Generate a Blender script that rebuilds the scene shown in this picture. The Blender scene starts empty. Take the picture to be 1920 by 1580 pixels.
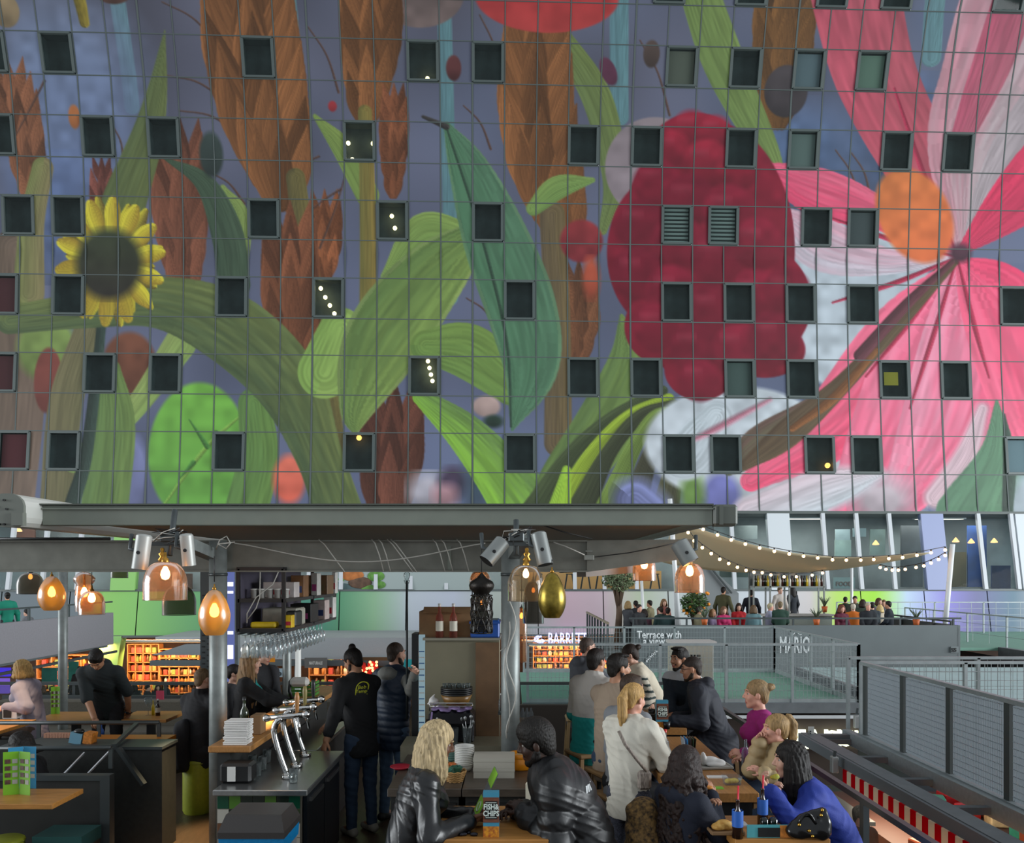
import bpy, math, random
import numpy as np
from mathutils import Vector, Matrix
R = math.radians
rnd = random.Random(7)
sc = bpy.context.scene
COL = sc.collection
ZC, F, CX, CY = 2.5, 1500.0, 960.0, 1075.0   # eye height, focal length (px), vanishing point

def P(px, py, D):
    return Vector(((px-CX)/F*D, D, ZC-(py-CY)/F*D))
def X(px, D): return (px-CX)/F*D
def Z(py, D): return ZC-(py-CY)/F*D

# ---------------------------------------------------------------- materials
def lin(c):
    if isinstance(c, str):
        c = c.lstrip('#'); c = [int(c[i:i+2], 16)/255 for i in (0, 2, 4)]
    return tuple((x/12.92 if x <= .04045 else ((x+.055)/1.055)**2.4) for x in c)
MATS = {}
def mat(name, col='#808080', rough=.5, metal=0., noise=0., nscale=20., stretch=(1, 1, 1), bump=0., bscale=60., spec=.5, coat=0., col2=None, sheen=0.):
    if name in MATS: return MATS[name]
    m = bpy.data.materials.new(name); m.use_nodes = True
    nt = m.node_tree; b = nt.nodes['Principled BSDF']
    c = lin(col); b.inputs['Base Color'].default_value = (*c, 1)
    b.inputs['Roughness'].default_value = rough; b.inputs['Metallic'].default_value = metal
    b.inputs['Specular IOR Level'].default_value = spec
    if coat: b.inputs['Coat Weight'].default_value = coat; b.inputs['Coat Roughness'].default_value = .15
    if sheen: b.inputs['Sheen Weight'].default_value = sheen
    if noise or col2 or bump:
        tc = nt.nodes.new('ShaderNodeTexCoord'); mp = nt.nodes.new('ShaderNodeMapping')
        mp.inputs['Scale'].default_value = stretch
        nt.links.new(tc.outputs['Object'], mp.inputs['Vector'])
    if noise or col2:
        n = nt.nodes.new('ShaderNodeTexNoise'); n.inputs['Scale'].default_value = nscale; n.inputs['Detail'].default_value = 4
        nt.links.new(mp.outputs[0], n.inputs['Vector'])
        r = nt.nodes.new('ShaderNodeValToRGB'); r.color_ramp.elements[0].position = .32; r.color_ramp.elements[1].position = .68
        a = lin(col2) if col2 else tuple(x*(1-noise) for x in c)
        bb = c if col2 else tuple(min(1, x*(1+noise)) for x in c)
        r.color_ramp.elements[0].color = (*a, 1); r.color_ramp.elements[1].color = (*bb, 1)
        nt.links.new(n.outputs['Fac'], r.inputs['Fac']); nt.links.new(r.outputs['Color'], b.inputs['Base Color'])
    if bump:
        n2 = nt.nodes.new('ShaderNodeTexNoise'); n2.inputs['Scale'].default_value = bscale; n2.inputs['Detail'].default_value = 3
        nt.links.new(mp.outputs[0], n2.inputs['Vector'])
        bu = nt.nodes.new('ShaderNodeBump'); bu.inputs['Strength'].default_value = bump; bu.inputs['Distance'].default_value = .01
        nt.links.new(n2.outputs['Fac'], bu.inputs['Height']); nt.links.new(bu.outputs['Normal'], b.inputs['Normal'])
    MATS[name] = m; return m
def emis(name, col, strength):
    if name in MATS: return MATS[name]
    m = bpy.data.materials.new(name); m.use_nodes = True; nt = m.node_tree; nt.nodes.clear()
    o = nt.nodes.new('ShaderNodeOutputMaterial'); e = nt.nodes.new('ShaderNodeEmission')
    e.inputs[0].default_value = (*lin(col), 1); e.inputs[1].default_value = strength
    nt.links.new(e.outputs[0], o.inputs[0]); MATS[name] = m; return m
def glass(name, col='#ffffff', clear=.85, rough=.05, edge=.25, body=None):
    """thin glass: clear pane tinted by col, glossy towards grazing angles; body adds a diffuse share"""
    if name in MATS: return MATS[name]
    m = bpy.data.materials.new(name); m.use_nodes = True; nt = m.node_tree; nt.nodes.clear()
    o = nt.nodes.new('ShaderNodeOutputMaterial'); t = nt.nodes.new('ShaderNodeBsdfTransparent')
    t.inputs[0].default_value = (*lin(col), 1)
    g = nt.nodes.new('ShaderNodeBsdfGlossy'); g.inputs['Roughness'].default_value = rough
    lw = nt.nodes.new('ShaderNodeLayerWeight'); lw.inputs[0].default_value = edge*.5
    mx = nt.nodes.new('ShaderNodeMixShader')
    nt.links.new(lw.outputs['Fresnel'], mx.inputs[0]); nt.links.new(t.outputs[0], mx.inputs[1]); nt.links.new(g.outputs[0], mx.inputs[2])
    last = mx
    d = nt.nodes.new('ShaderNodeBsdfDiffuse'); d.inputs[0].default_value = (*lin(body or col), 1)
    tr = nt.nodes.new('ShaderNodeBsdfTranslucent'); tr.inputs[0].default_value = (*lin(body or col), 1)
    ad = nt.nodes.new('ShaderNodeMixShader'); ad.inputs[0].default_value = .5
    nt.links.new(d.outputs[0], ad.inputs[1]); nt.links.new(tr.outputs[0], ad.inputs[2])
    m2 = nt.nodes.new('ShaderNodeMixShader'); m2.inputs[0].default_value = 1-clear
    nt.links.new(last.outputs[0], m2.inputs[1]); nt.links.new(ad.outputs[0], m2.inputs[2])
    nt.links.new(m2.outputs[0], o.inputs[0]); MATS[name] = m; return m
def attr_mat(name, rough=.6, bump_lines=0):
    if name in MATS: return MATS[name]
    m = bpy.data.materials.new(name); m.use_nodes = True; nt = m.node_tree; b = nt.nodes['Principled BSDF']
    a = nt.nodes.new('ShaderNodeVertexColor'); a.layer_name = 'Col'
    nt.links.new(a.outputs[0], b.inputs['Base Color']); b.inputs['Roughness'].default_value = rough
    b.inputs['Specular IOR Level'].default_value = .3
    MATS[name] = m; return m

# ---------------------------------------------------------------- objects
def tag(o, label=None, cat=None, group=None, kind=None):
    if label: o['label'] = label
    if cat: o['category'] = cat
    if group: o['group'] = group
    if kind: o['kind'] = kind
    return o
def thing(name, label, cat, loc=(0, 0, 0), rz=0., group=None, kind=None):
    o = bpy.data.objects.new(name, None); COL.objects.link(o)
    o.empty_display_size = .05
    o.location = loc; o.rotation_euler = (0, 0, rz)
    return tag(o, label, cat, group, kind)
def kids(o): return [c for c in COL.objects if c.parent == o]
def dup(o, loc=None, rz=None, label=None, parent=None, scale=None):
    c = o.copy(); COL.objects.link(c)
    if parent: c.parent = parent
    if loc is not None: c.location = loc
    if rz is not None: c.rotation_euler = (0, 0, rz)
    if label: c['label'] = label
    if scale: c.scale = scale
    for ch in o.children:
        dup(ch, parent=c)
    return c
def wloc(o):
    v = Vector((0, 0, 0))
    while o is not None: v += Vector(o.location); o = o.parent
    return v

def frame_from(d, up=Vector((0, 0, 1))):
    d = Vector(d).normalized()
    if abs(d.dot(up)) > .98: up = Vector((0, 1, 0))
    s = d.cross(up).normalized(); u = s.cross(d)
    return s, u, d

class MB:
    def __init__(s): s.v = []; s.f = []; s.m = []; s.sm = []
    def add(s, vs, fs, mi=0, smooth=False):
        o = len(s.v); s.v += [tuple(v) for v in vs]
        for f in fs: s.f.append(tuple(i+o for i in f)); s.m.append(mi); s.sm.append(smooth)
        return s
    def box(s, c, size, rz=0., mi=0, M=None, bev=0.):
        x, y, z = [q/2 for q in size]
        if bev:
            b = min(bev, x*.9, y*.9, z*.9)
            vs = []
            for sx in (-1, 1):
                for sy in (-1, 1):
                    for sz in (-1, 1):
                        vs += [(sx*x, sy*(y-b), sz*(z-b)), (sx*(x-b), sy*y, sz*(z-b)), (sx*(x-b), sy*(y-b), sz*z)]
            idx = lambda sx, sy, sz, k: ((sx > 0)*4+(sy > 0)*2+(sz > 0))*3+k
            fs = []
            for a in (-1, 1):
                fs.append([idx(a, -1, -1, 0), idx(a, 1, -1, 0), idx(a, 1, 1, 0), idx(a, -1, 1, 0)])
                fs.append([idx(-1, a, -1, 1), idx(1, a, -1, 1), idx(1, a, 1, 1), idx(-1, a, 1, 1)])
                fs.append([idx(-1, -1, a, 2), idx(1, -1, a, 2), idx(1, 1, a, 2), idx(-1, 1, a, 2)])
            for a in (-1, 1):
                for b2 in (-1, 1):
                    fs.append([idx(a, b2, -1, 0), idx(a, b2, 1, 0), idx(a, b2, 1, 1), idx(a, b2, -1, 1)])
                    fs.append([idx(a, -1, b2, 0), idx(a, 1, b2, 0), idx(a, 1, b2, 2), idx(a, -1, b2, 2)])
                    fs.append([idx(-1, a, b2, 1), idx(1, a, b2, 1), idx(1, a, b2, 2), idx(-1, a, b2, 2)])
                    for c2 in (-1, 1): fs.append([idx(a, b2, c2, 0), idx(a, b2, c2, 1), idx(a, b2, c2, 2)])
        else:
            vs = [(sx*x, sy*y, sz*z) for sx in (-1, 1) for sy in (-1, 1) for sz in (-1, 1)]
            fs = [(0, 1, 3, 2), (4, 6, 7, 5), (0, 4, 5, 1), (2, 3, 7, 6), (0, 2, 6, 4), (1, 5, 7, 3)]
        if M is None: M = Matrix.Rotation(rz, 3, 'Z')
        c = Vector(c)
        return s.add([M @ Vector(v)+c for v in vs], fs, mi)
    def bar(s, a, b, w, h, mi=0, up=Vector((0, 0, 1))):
        a, b = Vector(a), Vector(b); sd, u, d = frame_from(b-a, up)
        vs = []
        for p in (a, b):
            for q, r in ((-1, -1), (1, -1), (1, 1), (-1, 1)): vs.append(p+sd*(q*w/2)+u*(r*h/2))
        return s.add(vs, [(0, 1, 2, 3), (7, 6, 5, 4), (0, 4, 5, 1), (1, 5, 6, 2), (2, 6, 7, 3), (3, 7, 4, 0)], mi)
    def cyl(s, a, b, r0, r1=None, n=12, mi=0, cap=True, smooth=True):
        a, b = Vector(a), Vector(b); r1 = r0 if r1 is None else r1
        sd, u, d = frame_from(b-a); vs = []
        for p, r in ((a, r0), (b, r1)):
            for i in range(n):
                t = 2*math.pi*i/n; vs.append(p+sd*(r*math.cos(t))+u*(r*math.sin(t)))
        fs = [(i, (i+1) % n, n+(i+1) % n, n+i) for i in range(n)]
        s.add(vs, fs, mi, smooth)
        if cap:
            o = len(s.v)-2*n
            s.f.append(tuple(o+i for i in range(n))[::-1]); s.m.append(mi); s.sm.append(False)
            s.f.append(tuple(o+n+i for i in range(n))); s.m.append(mi); s.sm.append(False)
        return s
    def tube(s, pts, r, n=6, mi=0, closed=False):
        pts = [Vector(p) for p in pts]; N = len(pts); rs = r if isinstance(r, (list, tuple)) else [r]*N
        vs = []; up = None
        for i, p in enumerate(pts):
            d = (pts[min(i+1, N-1)]-pts[max(i-1, 0)])
            if d.length < 1e-9: d = Vector((0, 0, 1))
            d.normalize()
            if up is None:
                sd, up, _ = frame_from(d)
            else:
                sd = d.cross(up)
                if sd.length < 1e-6: sd, up, _ = frame_from(d)
                sd.normalize(); up = sd.cross(d).normalized()
            for k in range(n):
                t = 2*math.pi*k/n; vs.append(p+sd*(rs[i]*math.cos(t))+up*(rs[i]*math.sin(t)))
        fs = [(i*n+k, i*n+(k+1) % n, (i+1)*n+(k+1) % n, (i+1)*n+k) for i in range(N-1) for k in range(n)]
        fs += [tuple(range(n))[::-1], tuple((N-1)*n+k for k in range(n))]
        return s.add(vs, fs, mi, True)
    def lathe(s, prof, c=(0, 0, 0), n=24, mi=0, axis=None, closed=False, sx=1., sy=1.):
        """prof: list of (r, z)"""
        c = Vector(c)
        if axis is None: e1, e2, e3 = Vector((1, 0, 0)), Vector((0, 1, 0)), Vector((0, 0, 1))
        else: e1, e2, e3 = frame_from(axis)
        vs = []
        for r, z in prof:
            for k in range(n):
                t = 2*math.pi*k/n; vs.append(c+e1*(r*sx*math.cos(t))+e2*(r*sy*math.sin(t))+e3*z)
        N = len(prof)
        fs = [(i*n+k, i*n+(k+1) % n, (i+1)*n+(k+1) % n, (i+1)*n+k) for i in range(N-1) for k in range(n)]
        return s.add(vs, fs, mi, True)
    def ball(s, c, r, n=12, m=8, mi=0, sc=(1, 1, 1)):
        pr = [(max(1e-4, math.sin(math.pi*i/m)), -math.cos(math.pi*i/m)) for i in range(m+1)]
        c = Vector(c); vs = []
        for q, z in pr:
            for k in range(n):
                t = 2*math.pi*k/n; vs.append(c+Vector((r*sc[0]*q*math.cos(t), r*sc[1]*q*math.sin(t), r*sc[2]*z)))
        fs = [(i*n+k, i*n+(k+1) % n, (i+1)*n+(k+1) % n, (i+1)*n+k) for i in range(m) for k in range(n)]
        return s.add(vs, fs, mi, True)
    def prism(s, poly, h, mi=0, O=(0, 0, 0), U=(1, 0, 0), V=(0, 0, 1), N=None):
        """poly of (u, v) points extruded by h along N"""
        O, U, V = Vector(O), Vector(U), Vector(V); N = Vector(N) if N is not None else U.cross(V)
        n = len(poly); a = [O+U*p[0]+V*p[1] for p in poly]; b = [p+N*h for p in a]
        fs = [tuple(range(n))[::-1], tuple(range(n, 2*n))]+[(i, (i+1) % n, n+(i+1) % n, n+i) for i in range(n)]
        return s.add(a+b, fs, mi)
    def quad(s, a, b, c, d, mi=0): return s.add([a, b, c, d], [(0, 1, 2, 3)], mi)
    def build(s, name, mats, parent=None, label=None, world=True, cat=None, group=None, kind=None, org=None):
        me = bpy.data.meshes.new(name)
        off = wloc(parent) if (parent is not None and world) else Vector((0, 0, 0))
        if org is not None: off = Vector(org)
        vs = [tuple(Vector(v)-off) for v in s.v] if off.length else s.v
        me.from_pydata(vs, [], s.f)
        if not isinstance(mats, (list, tuple)): mats = [mats]
        for m in mats: me.materials.append(m)
        if s.f:
            me.polygons.foreach_set('material_index', s.m); me.polygons.foreach_set('use_smooth', s.sm)
        me.update()
        o = bpy.data.objects.new(name, me); COL.objects.link(o)
        if parent is not None: o.parent = parent
        if org is not None and parent is None: o.location = org
        return tag(o, label, cat, group, kind)

def text_mb(body, size, O, U=(1, 0, 0), V=(0, 0, 1), depth=.004, align='LEFT', bold=0., spacing=1., xs=1.):
    """lettering as solid mesh; O is the baseline start, U the reading direction, V up"""
    cu = bpy.data.curves.new('lettering', 'FONT'); cu.body = body; cu.size = size; cu.extrude = depth
    cu.offset = bold; cu.align_x = align; cu.space_character = spacing; cu.resolution_u = 2
    ob = bpy.data.objects.new('lettering', cu); COL.objects.link(ob)
    dg = bpy.context.evaluated_depsgraph_get(); me = bpy.data.meshes.new_from_object(ob.evaluated_get(dg))
    U, V, O = Vector(U), Vector(V), Vector(O); N = U.cross(V)
    mb = MB(); mb.add([O+U*(v.co.x*xs)+V*v.co.y+N*v.co.z for v in me.vertices], [tuple(p.vertices) for p in me.polygons])
    bpy.data.objects.remove(ob); bpy.data.curves.remove(cu); bpy.data.meshes.remove(me)
    return mb

# ---------------------------------------------------------------- signed distance modelling (bodies, clothes, hair)
class SDF:
    """smooth unions of round cones and ellipsoids, meshed with surface nets into one continuous surface"""
    def __init__(s, h=.01): s.p = []; s.h = h
    def cone(s, a, b, r0, r1=None, k=.02, ax=None, sq=1., ridge=0., amp=0., ph=0.):
        s.p.append(('c', Vector(a), Vector(b), r0, r0 if r1 is None else r1, k, ax, sq, ridge, amp, ph)); return s
    def ell(s, c, r, k=.02, B=None, op=1):
        s.p.append(('e', Vector(c), r, k, B, op)); return s
    def chain(s, pts, rs, k=.01, ax=None, sq=1.):
        rs = rs if isinstance(rs, (list, tuple)) else [rs]*len(pts)
        for i in range(len(pts)-1): s.cone(pts[i], pts[i+1], rs[i], rs[i+1], k, ax, sq)
        return s
    def run(s, noise=None, cut=None):
        h = s.h; lo = np.full(3, 1e9); hi = -lo
        bb = []
        for p in s.p:
            if p[0] == 'c':
                r = max(p[3], p[4])*1.02+p[9]; a = np.array(p[1]); b = np.array(p[2])
                l, u = np.minimum(a, b)-r, np.maximum(a, b)+r
            else:
                r = max(p[2]); a = np.array(p[1]); l, u = a-r, a+r
            bb.append((l, u))
            if not (p[0] == 'e' and p[5] < 0): lo = np.minimum(lo, l); hi = np.maximum(hi, u)
        lo -= 3*h; hi += 3*h; n = np.ceil((hi-lo)/h).astype(int)+1
        d = np.full(n, 1.0, np.float32)
        axs = [lo[i]+h*np.arange(n[i]) for i in range(3)]
        for p, (l, u) in zip(s.p, bb):
            k = p[5] if p[0] == 'c' else p[3]
            m = k+2.5*h
            i0 = np.clip(np.floor((l-m-lo)/h).astype(int), 0, n-1); i1 = np.clip(np.ceil((u+m-lo)/h).astype(int)+1, 1, n)
            if (i1 <= i0).any(): continue
            sl = tuple(slice(i0[i], i1[i]) for i in range(3))
            g = [axs[i][sl[i]].astype(np.float32) for i in range(3)]
            x, y, z = g[0][:, None, None], g[1][None, :, None], g[2][None, None, :]
            if p[0] == 'c':
                a, b = p[1], p[2]; ba = b-a; L2 = max(ba.length_squared, 1e-9)
                px, py, pz = x-a.x, y-a.y, z-a.z
                if p[6] is not None:
                    ax, q = p[6], 1/p[7]-1
                    t0 = (px*ax.x+py*ax.y+pz*ax.z)*q; px = px+t0*ax.x; py = py+t0*ax.y; pz = pz+t0*ax.z
                    t1 = ba.dot(ax)*q; ba = ba+ax*t1; L2 = max(ba.length_squared, 1e-9)
                t = np.clip((px*ba.x+py*ba.y+pz*ba.z)/L2, 0, 1)
                r = p[3]+(p[4]-p[3])*t
                if p[8]: r = r+p[9]*(np.abs(np.sin(math.pi*(t*math.sqrt(L2)/p[8]+p[10])))-.5)
                dd = np.sqrt((px-t*ba.x)**2+(py-t*ba.y)**2+(pz-t*ba.z)**2)-r
                if p[6] is not None: dd = dd*max(p[7], .6)
            else:
                c, r, B = p[1], p[2], p[4]
                px, py, pz = x-c.x, y-c.y, z-c.z
                if B is not None:
                    px, py, pz = [px*e.x+py*e.y+pz*e.z for e in B]
                k0 = np.sqrt((px/r[0])**2+(py/r[1])**2+(pz/r[2])**2)
                dd = (k0-1)*min(r)*.5+(k0-1)*max(r)*.5
            D = d[sl]
            if p[0] == 'e' and p[5] < 0:
                hh = np.clip(.5-.5*(dd+D)/k, 0, 1); d[sl] = D*(1-hh)+(-dd)*hh+k*hh*(1-hh)
            else:
                hh = np.clip(.5+.5*(D-dd)/k, 0, 1); d[sl] = D*(1-hh)+dd*hh-k*hh*(1-hh)
        if noise is not None:
            x, y, z = axs[0][:, None, None], axs[1][None, :, None], axs[2][None, None, :]
            d += noise(x, y, z).astype(np.float32)
        if cut is not None:
            x, y, z = axs[0][:, None, None], axs[1][None, :, None], axs[2][None, None, :]
            d = np.maximum(d, cut(x, y, z).astype(np.float32))
        d[0] = d[-1] = 1; d[:, 0] = d[:, -1] = 1; d[:, :, 0] = d[:, :, -1] = 1
        return nets(d, lo, h)
def nets(d, lo, h):
    s = d < 0; nx, ny, nz = d.shape
    cnt = np.zeros((nx-1, ny-1, nz-1), np.int8)
    for a in (0, 1):
        for b in (0, 1):
            for c in (0, 1): cnt += s[a:nx-1+a, b:ny-1+b, c:nz-1+c]
    act = (cnt > 0) & (cnt < 8); ijk = np.argwhere(act); N = len(ijk)
    if not N: return np.zeros((0, 3)), np.zeros((0, 4), int)
    idx = np.full(act.shape, -1, np.int64); idx[act] = np.arange(N)
    cor = [(a, b, c) for a in (0, 1) for b in (0, 1) for c in (0, 1)]
    val = {q: d[ijk[:, 0]+q[0], ijk[:, 1]+q[1], ijk[:, 2]+q[2]] for q in cor}
    pos = np.zeros((N, 3)); w = np.zeros(N)
    for q in cor:
        for ax in range(3):
            if q[ax] == 0:
                q2 = list(q); q2[ax] = 1; q2 = tuple(q2)
                va, vb = val[q], val[q2]; m = (va < 0) != (vb < 0)
                t = np.where(m, va/np.where(m, va-vb, 1), 0)
                pt = np.tile(np.array(q, float), (N, 1)); pt[:, ax] += t
                pos += pt*m[:, None]; w += m
    V = lo+(ijk+pos/w[:, None])*h
    Fs = []
    for ax in range(3):
        o1, o2 = [(1, 2), (2, 0), (0, 1)][ax]
        sa = [slice(None)]*3; sb = [slice(None)]*3; sa[ax] = slice(0, -1); sb[ax] = slice(1, None)
        e = np.argwhere(s[tuple(sa)] != s[tuple(sb)])
        ok = (e[:, o1] > 0) & (e[:, o2] > 0) & (e[:, o1] < d.shape[o1]-1) & (e[:, o2] < d.shape[o2]-1); e = e[ok]
        def at(a, b):
            q = e.copy(); q[:, o1] += a; q[:, o2] += b; return idx[q[:, 0], q[:, 1], q[:, 2]]
        f = np.stack([at(-1, -1), at(0, -1), at(0, 0), at(-1, 0)], 1)
        ins = s[e[:, 0], e[:, 1], e[:, 2]]
        f[~ins] = f[~ins][:, ::-1]; Fs.append(f)
    return V, np.concatenate(Fs)
def mesh_np(name, V, Fq, mats, parent=None, mi=None, label=None, off=None, smooth=True):
    me = bpy.data.meshes.new(name); n, m = len(V), len(Fq)
    if off is None and parent is not None: off = wloc(parent)
    if off is not None: V = V-np.array(off)
    me.vertices.add(n); me.vertices.foreach_set('co', np.asarray(V, np.float32).ravel())
    me.loops.add(4*m); me.loops.foreach_set('vertex_index', np.asarray(Fq, np.int32).ravel())
    me.polygons.add(m); me.polygons.foreach_set('loop_start', np.arange(0, 4*m, 4, dtype=np.int32))
    try: me.polygons.foreach_set('loop_total', np.full(m, 4, np.int32))
    except Exception: pass
    if not isinstance(mats, (list, tuple)): mats = [mats]
    for q in mats: me.materials.append(q)
    if mi is not None: me.polygons.foreach_set('material_index', np.asarray(mi, np.int32))
    if smooth: me.polygons.foreach_set('use_smooth', np.ones(m, bool))
    me.update(calc_edges=True); me.validate()
    o = bpy.data.objects.new(name, me); COL.objects.link(o)
    if parent is not None: o.parent = parent
    if label: o['label'] = label
    return o

# ---------------------------------------------------------------- camera and view
cam = bpy.data.cameras.new('camera'); camo = bpy.data.objects.new('camera', cam); COL.objects.link(camo)
camo.location = (0, 0, ZC); camo.rotation_euler = (R(90), 0, 0)
cam.sensor_fit = 'HORIZONTAL'; cam.sensor_width = 36; cam.lens = F/1920*36
cam.shift_y = (CY-790)/1920; cam.clip_start = .05; cam.clip_end = 300
sc.camera = camo
sc.view_settings.view_transform = 'Standard'; sc.view_settings.look = 'None'
sc.view_settings.gamma = 1; sc.view_settings.use_curve_mapping = False
# ================================================================= the painted hall wall (an arch that leans out, then curls in)
KY = .035
_py = np.array([-240, -130, 0, 160, 310, 480, 670, 813, 946, 1105, 1190, 1300, 1400]); _pd = np.array([34.6, 35.7, 36.75, 37.7, 38.25, 38.5, 38.35, 38.1, 37.8, 37.1, 36.75, 36.4, 36.2])
def wD0(y): return np.interp(y, _py, _pd)
def wall_pt(c, y, off=0.):
    """c: panel column (1.52 m each), y: row in wall profile, off: towards the hall"""
    D0 = wD0(y); z = ZC-(y-CY)/F*D0
    Xs = -3.41+c*1.52
    x = Xs-KY*(D0-38.5); d = D0+KY*Xs-off
    return x, d, z
def mural_a(c):
    Xs = -3.41+np.asarray(c)*1.52
    return CX+F*Xs/(38.5+KY*Xs)
_rs = np.random.RandomState(3)
_perm = _rs.rand(64, 64)
def vnoise(x, y):
    xi = np.floor(x).astype(int); yi = np.floor(y).astype(int); fx = x-xi; fy = y-yi
    fx = fx*fx*(3-2*fx); fy = fy*fy*(3-2*fy)
    g = lambda i, j: _perm[i % 64, j % 64]
    return (g(xi, yi)*(1-fx)+g(xi+1, yi)*fx)*(1-fy)+(g(xi, yi+1)*(1-fx)+g(xi+1, yi+1)*fx)*fy
class Mural:
    """a generic field of plants: blades, plumes, petals and round fruit, drawn per panel point"""
    def __init__(s, a, b):
        s.a, s.b = a, b; n = len(a)
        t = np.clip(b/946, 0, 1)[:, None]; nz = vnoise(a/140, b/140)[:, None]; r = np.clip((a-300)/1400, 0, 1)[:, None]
        s.c = (np.array([.37, .37, .43])*(1-t)+np.array([.40, .43, .54])*t)*(.86+.3*nz)  # ground greyer and duller towards the top: the hall's haze put into the paint
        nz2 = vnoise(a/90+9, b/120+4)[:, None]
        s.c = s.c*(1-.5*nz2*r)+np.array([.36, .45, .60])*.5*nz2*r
    def paint(s, m, col, al):
        al = np.asarray(al)[:, None]; s.c[m] = s.c[m]*(1-al)+np.asarray(col)*al
    def blade(s, pts, col, col2=None, stripes=0., soft=1.2, edge=0.):
        pts = np.array(pts, float)
        # resample as smooth curve
        t = np.arange(len(pts)); tt = np.linspace(0, len(pts)-1, 8*(len(pts)-1)+1)
        q = np.empty((len(tt), 3))
        for k in range(3):
            p = pts[:, k]; pp = np.concatenate([[2*p[0]-p[1]], p, [2*p[-1]-p[-2]]])
            i = np.minimum(tt.astype(int), len(pts)-2); f = tt-i
            p0, p1, p2, p3 = pp[i], pp[i+1], pp[i+2], pp[i+3]
            q[:, k] = .5*(2*p1+(p2-p0)*f+(2*p0-5*p1+4*p2-p3)*f*f+(3*p1-p0-3*p2+p3)*f**3)
        q[:, 2] = np.maximum(q[:, 2], .5); w = q[:, 2].max()+4
        m = np.where((s.a > q[:, 0].min()-w) & (s.a < q[:, 0].max()+w) & (s.b > q[:, 1].min()-w) & (s.b < q[:, 1].max()+w))[0]
        if not len(m): return
        A, B = s.a[m], s.b[m]; best = np.full(len(m), 1e9); lat = np.zeros(len(m)); lon = np.zeros(len(m)); wid = np.ones(len(m))
        L = 0
        for i in range(len(q)-1):
            dx, dy = q[i+1, 0]-q[i, 0], q[i+1, 1]-q[i, 1]; l2 = dx*dx+dy*dy+1e-9; l = math.sqrt(l2)
            u = np.clip(((A-q[i, 0])*dx+(B-q[i, 1])*dy)/l2, 0, 1)
            ex, ey = A-q[i, 0]-u*dx, B-q[i, 1]-u*dy; dd = np.hypot(ex, ey); ww = q[i, 2]+(q[i+1, 2]-q[i, 2])*u
            sc_ = dd-ww; k = sc_ < best
            best = np.where(k, sc_, best); lat = np.where(k, np.sign(dx*ey-dy*ex)*dd/ww, lat); lon = np.where(k, L+u*l, lon); wid = np.where(k, ww, wid); L += l
        al = np.clip(.5-best/soft/2, 0, 1)
        col = np.asarray(lin_s(col)); c2 = np.asarray(lin_s(col2)) if col2 is not None else col*.62
        mix = np.clip(.5+.55*lat, 0, 1)
        if stripes: mix = np.clip(mix*.6+.4*stripes*(vnoise(lat*9+50, lon/60)), 0, 1)
        cc = col*(1-mix[:, None])+c2*mix[:, None]
        cc = cc*(.9+.2*vnoise(lat*12+7, lon/45))[:, None]
        if edge: cc = cc*(1-edge*(np.abs(lat) > .9))[:, None]+np.array([.72, .74, .5])*edge*(np.abs(lat) > .9)[:, None]
        s.paint(m, cc, al)
    def ell(s, x, y, rx, ry, col, col2=None, rot=0., soft=1.5, cells=0., al=1.):
        R_ = max(rx, ry)+5
        m = np.where((abs(s.a-x) < R_) & (abs(s.b-y) < R_))[0]
        if not len(m): return
        A, B = s.a[m]-x, s.b[m]-y; cr, sr = math.cos(rot), math.sin(rot)
        u, v = (A*cr+B*sr)/rx, (-A*sr+B*cr)/ry; k = np.hypot(u, v)
        a_ = np.clip(.5-(k-1)*min(rx, ry)/soft/2, 0, 1)
        col = np.asarray(lin_s(col)); c2 = np.asarray(lin_s(col2)) if col2 is not None else col*.75
        mix = np.clip(.5+.5*v, 0, 1)[:, None]
        cc = (col*(1-mix)+c2*mix)*(.9+.2*vnoise(A/18+x, B/18+y))[:, None]
        s.paint(m, cc, a_*al)
    def plume(s, pts, w, col, n=9, seed=0):
        """a feathery seed head: overlapping pointed scales either side of a line"""
        r = random.Random(seed); pts = np.array(pts, float)
        for i in range(n):
            t = i/(n-1)*(len(pts)-1); j = min(int(t), len(pts)-2); f = t-j; x, y = pts[j]*(1-f)+pts[j+1]*f
            ww = w*(.58+.45*math.sin(math.pi*min(1, .15+.8*i/(n-1))))
            for sd in (-1, 1, 0):
                k = .72+.4*r.random(); c = tuple(q*k for q in lin_s(col))
                s.blade([(x+sd*ww*.2, y+ww*1.15, ww*.2), (x+sd*ww*.55, y+ww*.1, ww*.34), (x+sd*ww*(.74+.15*r.random()), y-ww*1.25, 1)], c, tuple(q*.74 for q in c), stripes=1.)
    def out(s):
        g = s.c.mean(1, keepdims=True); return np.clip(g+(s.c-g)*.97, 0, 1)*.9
def lin_s(c):
    if isinstance(c, str):
        c = c.lstrip('#'); c = [int(c[i:i+2], 16)/255 for i in (0, 2, 4)]
    return c
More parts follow.
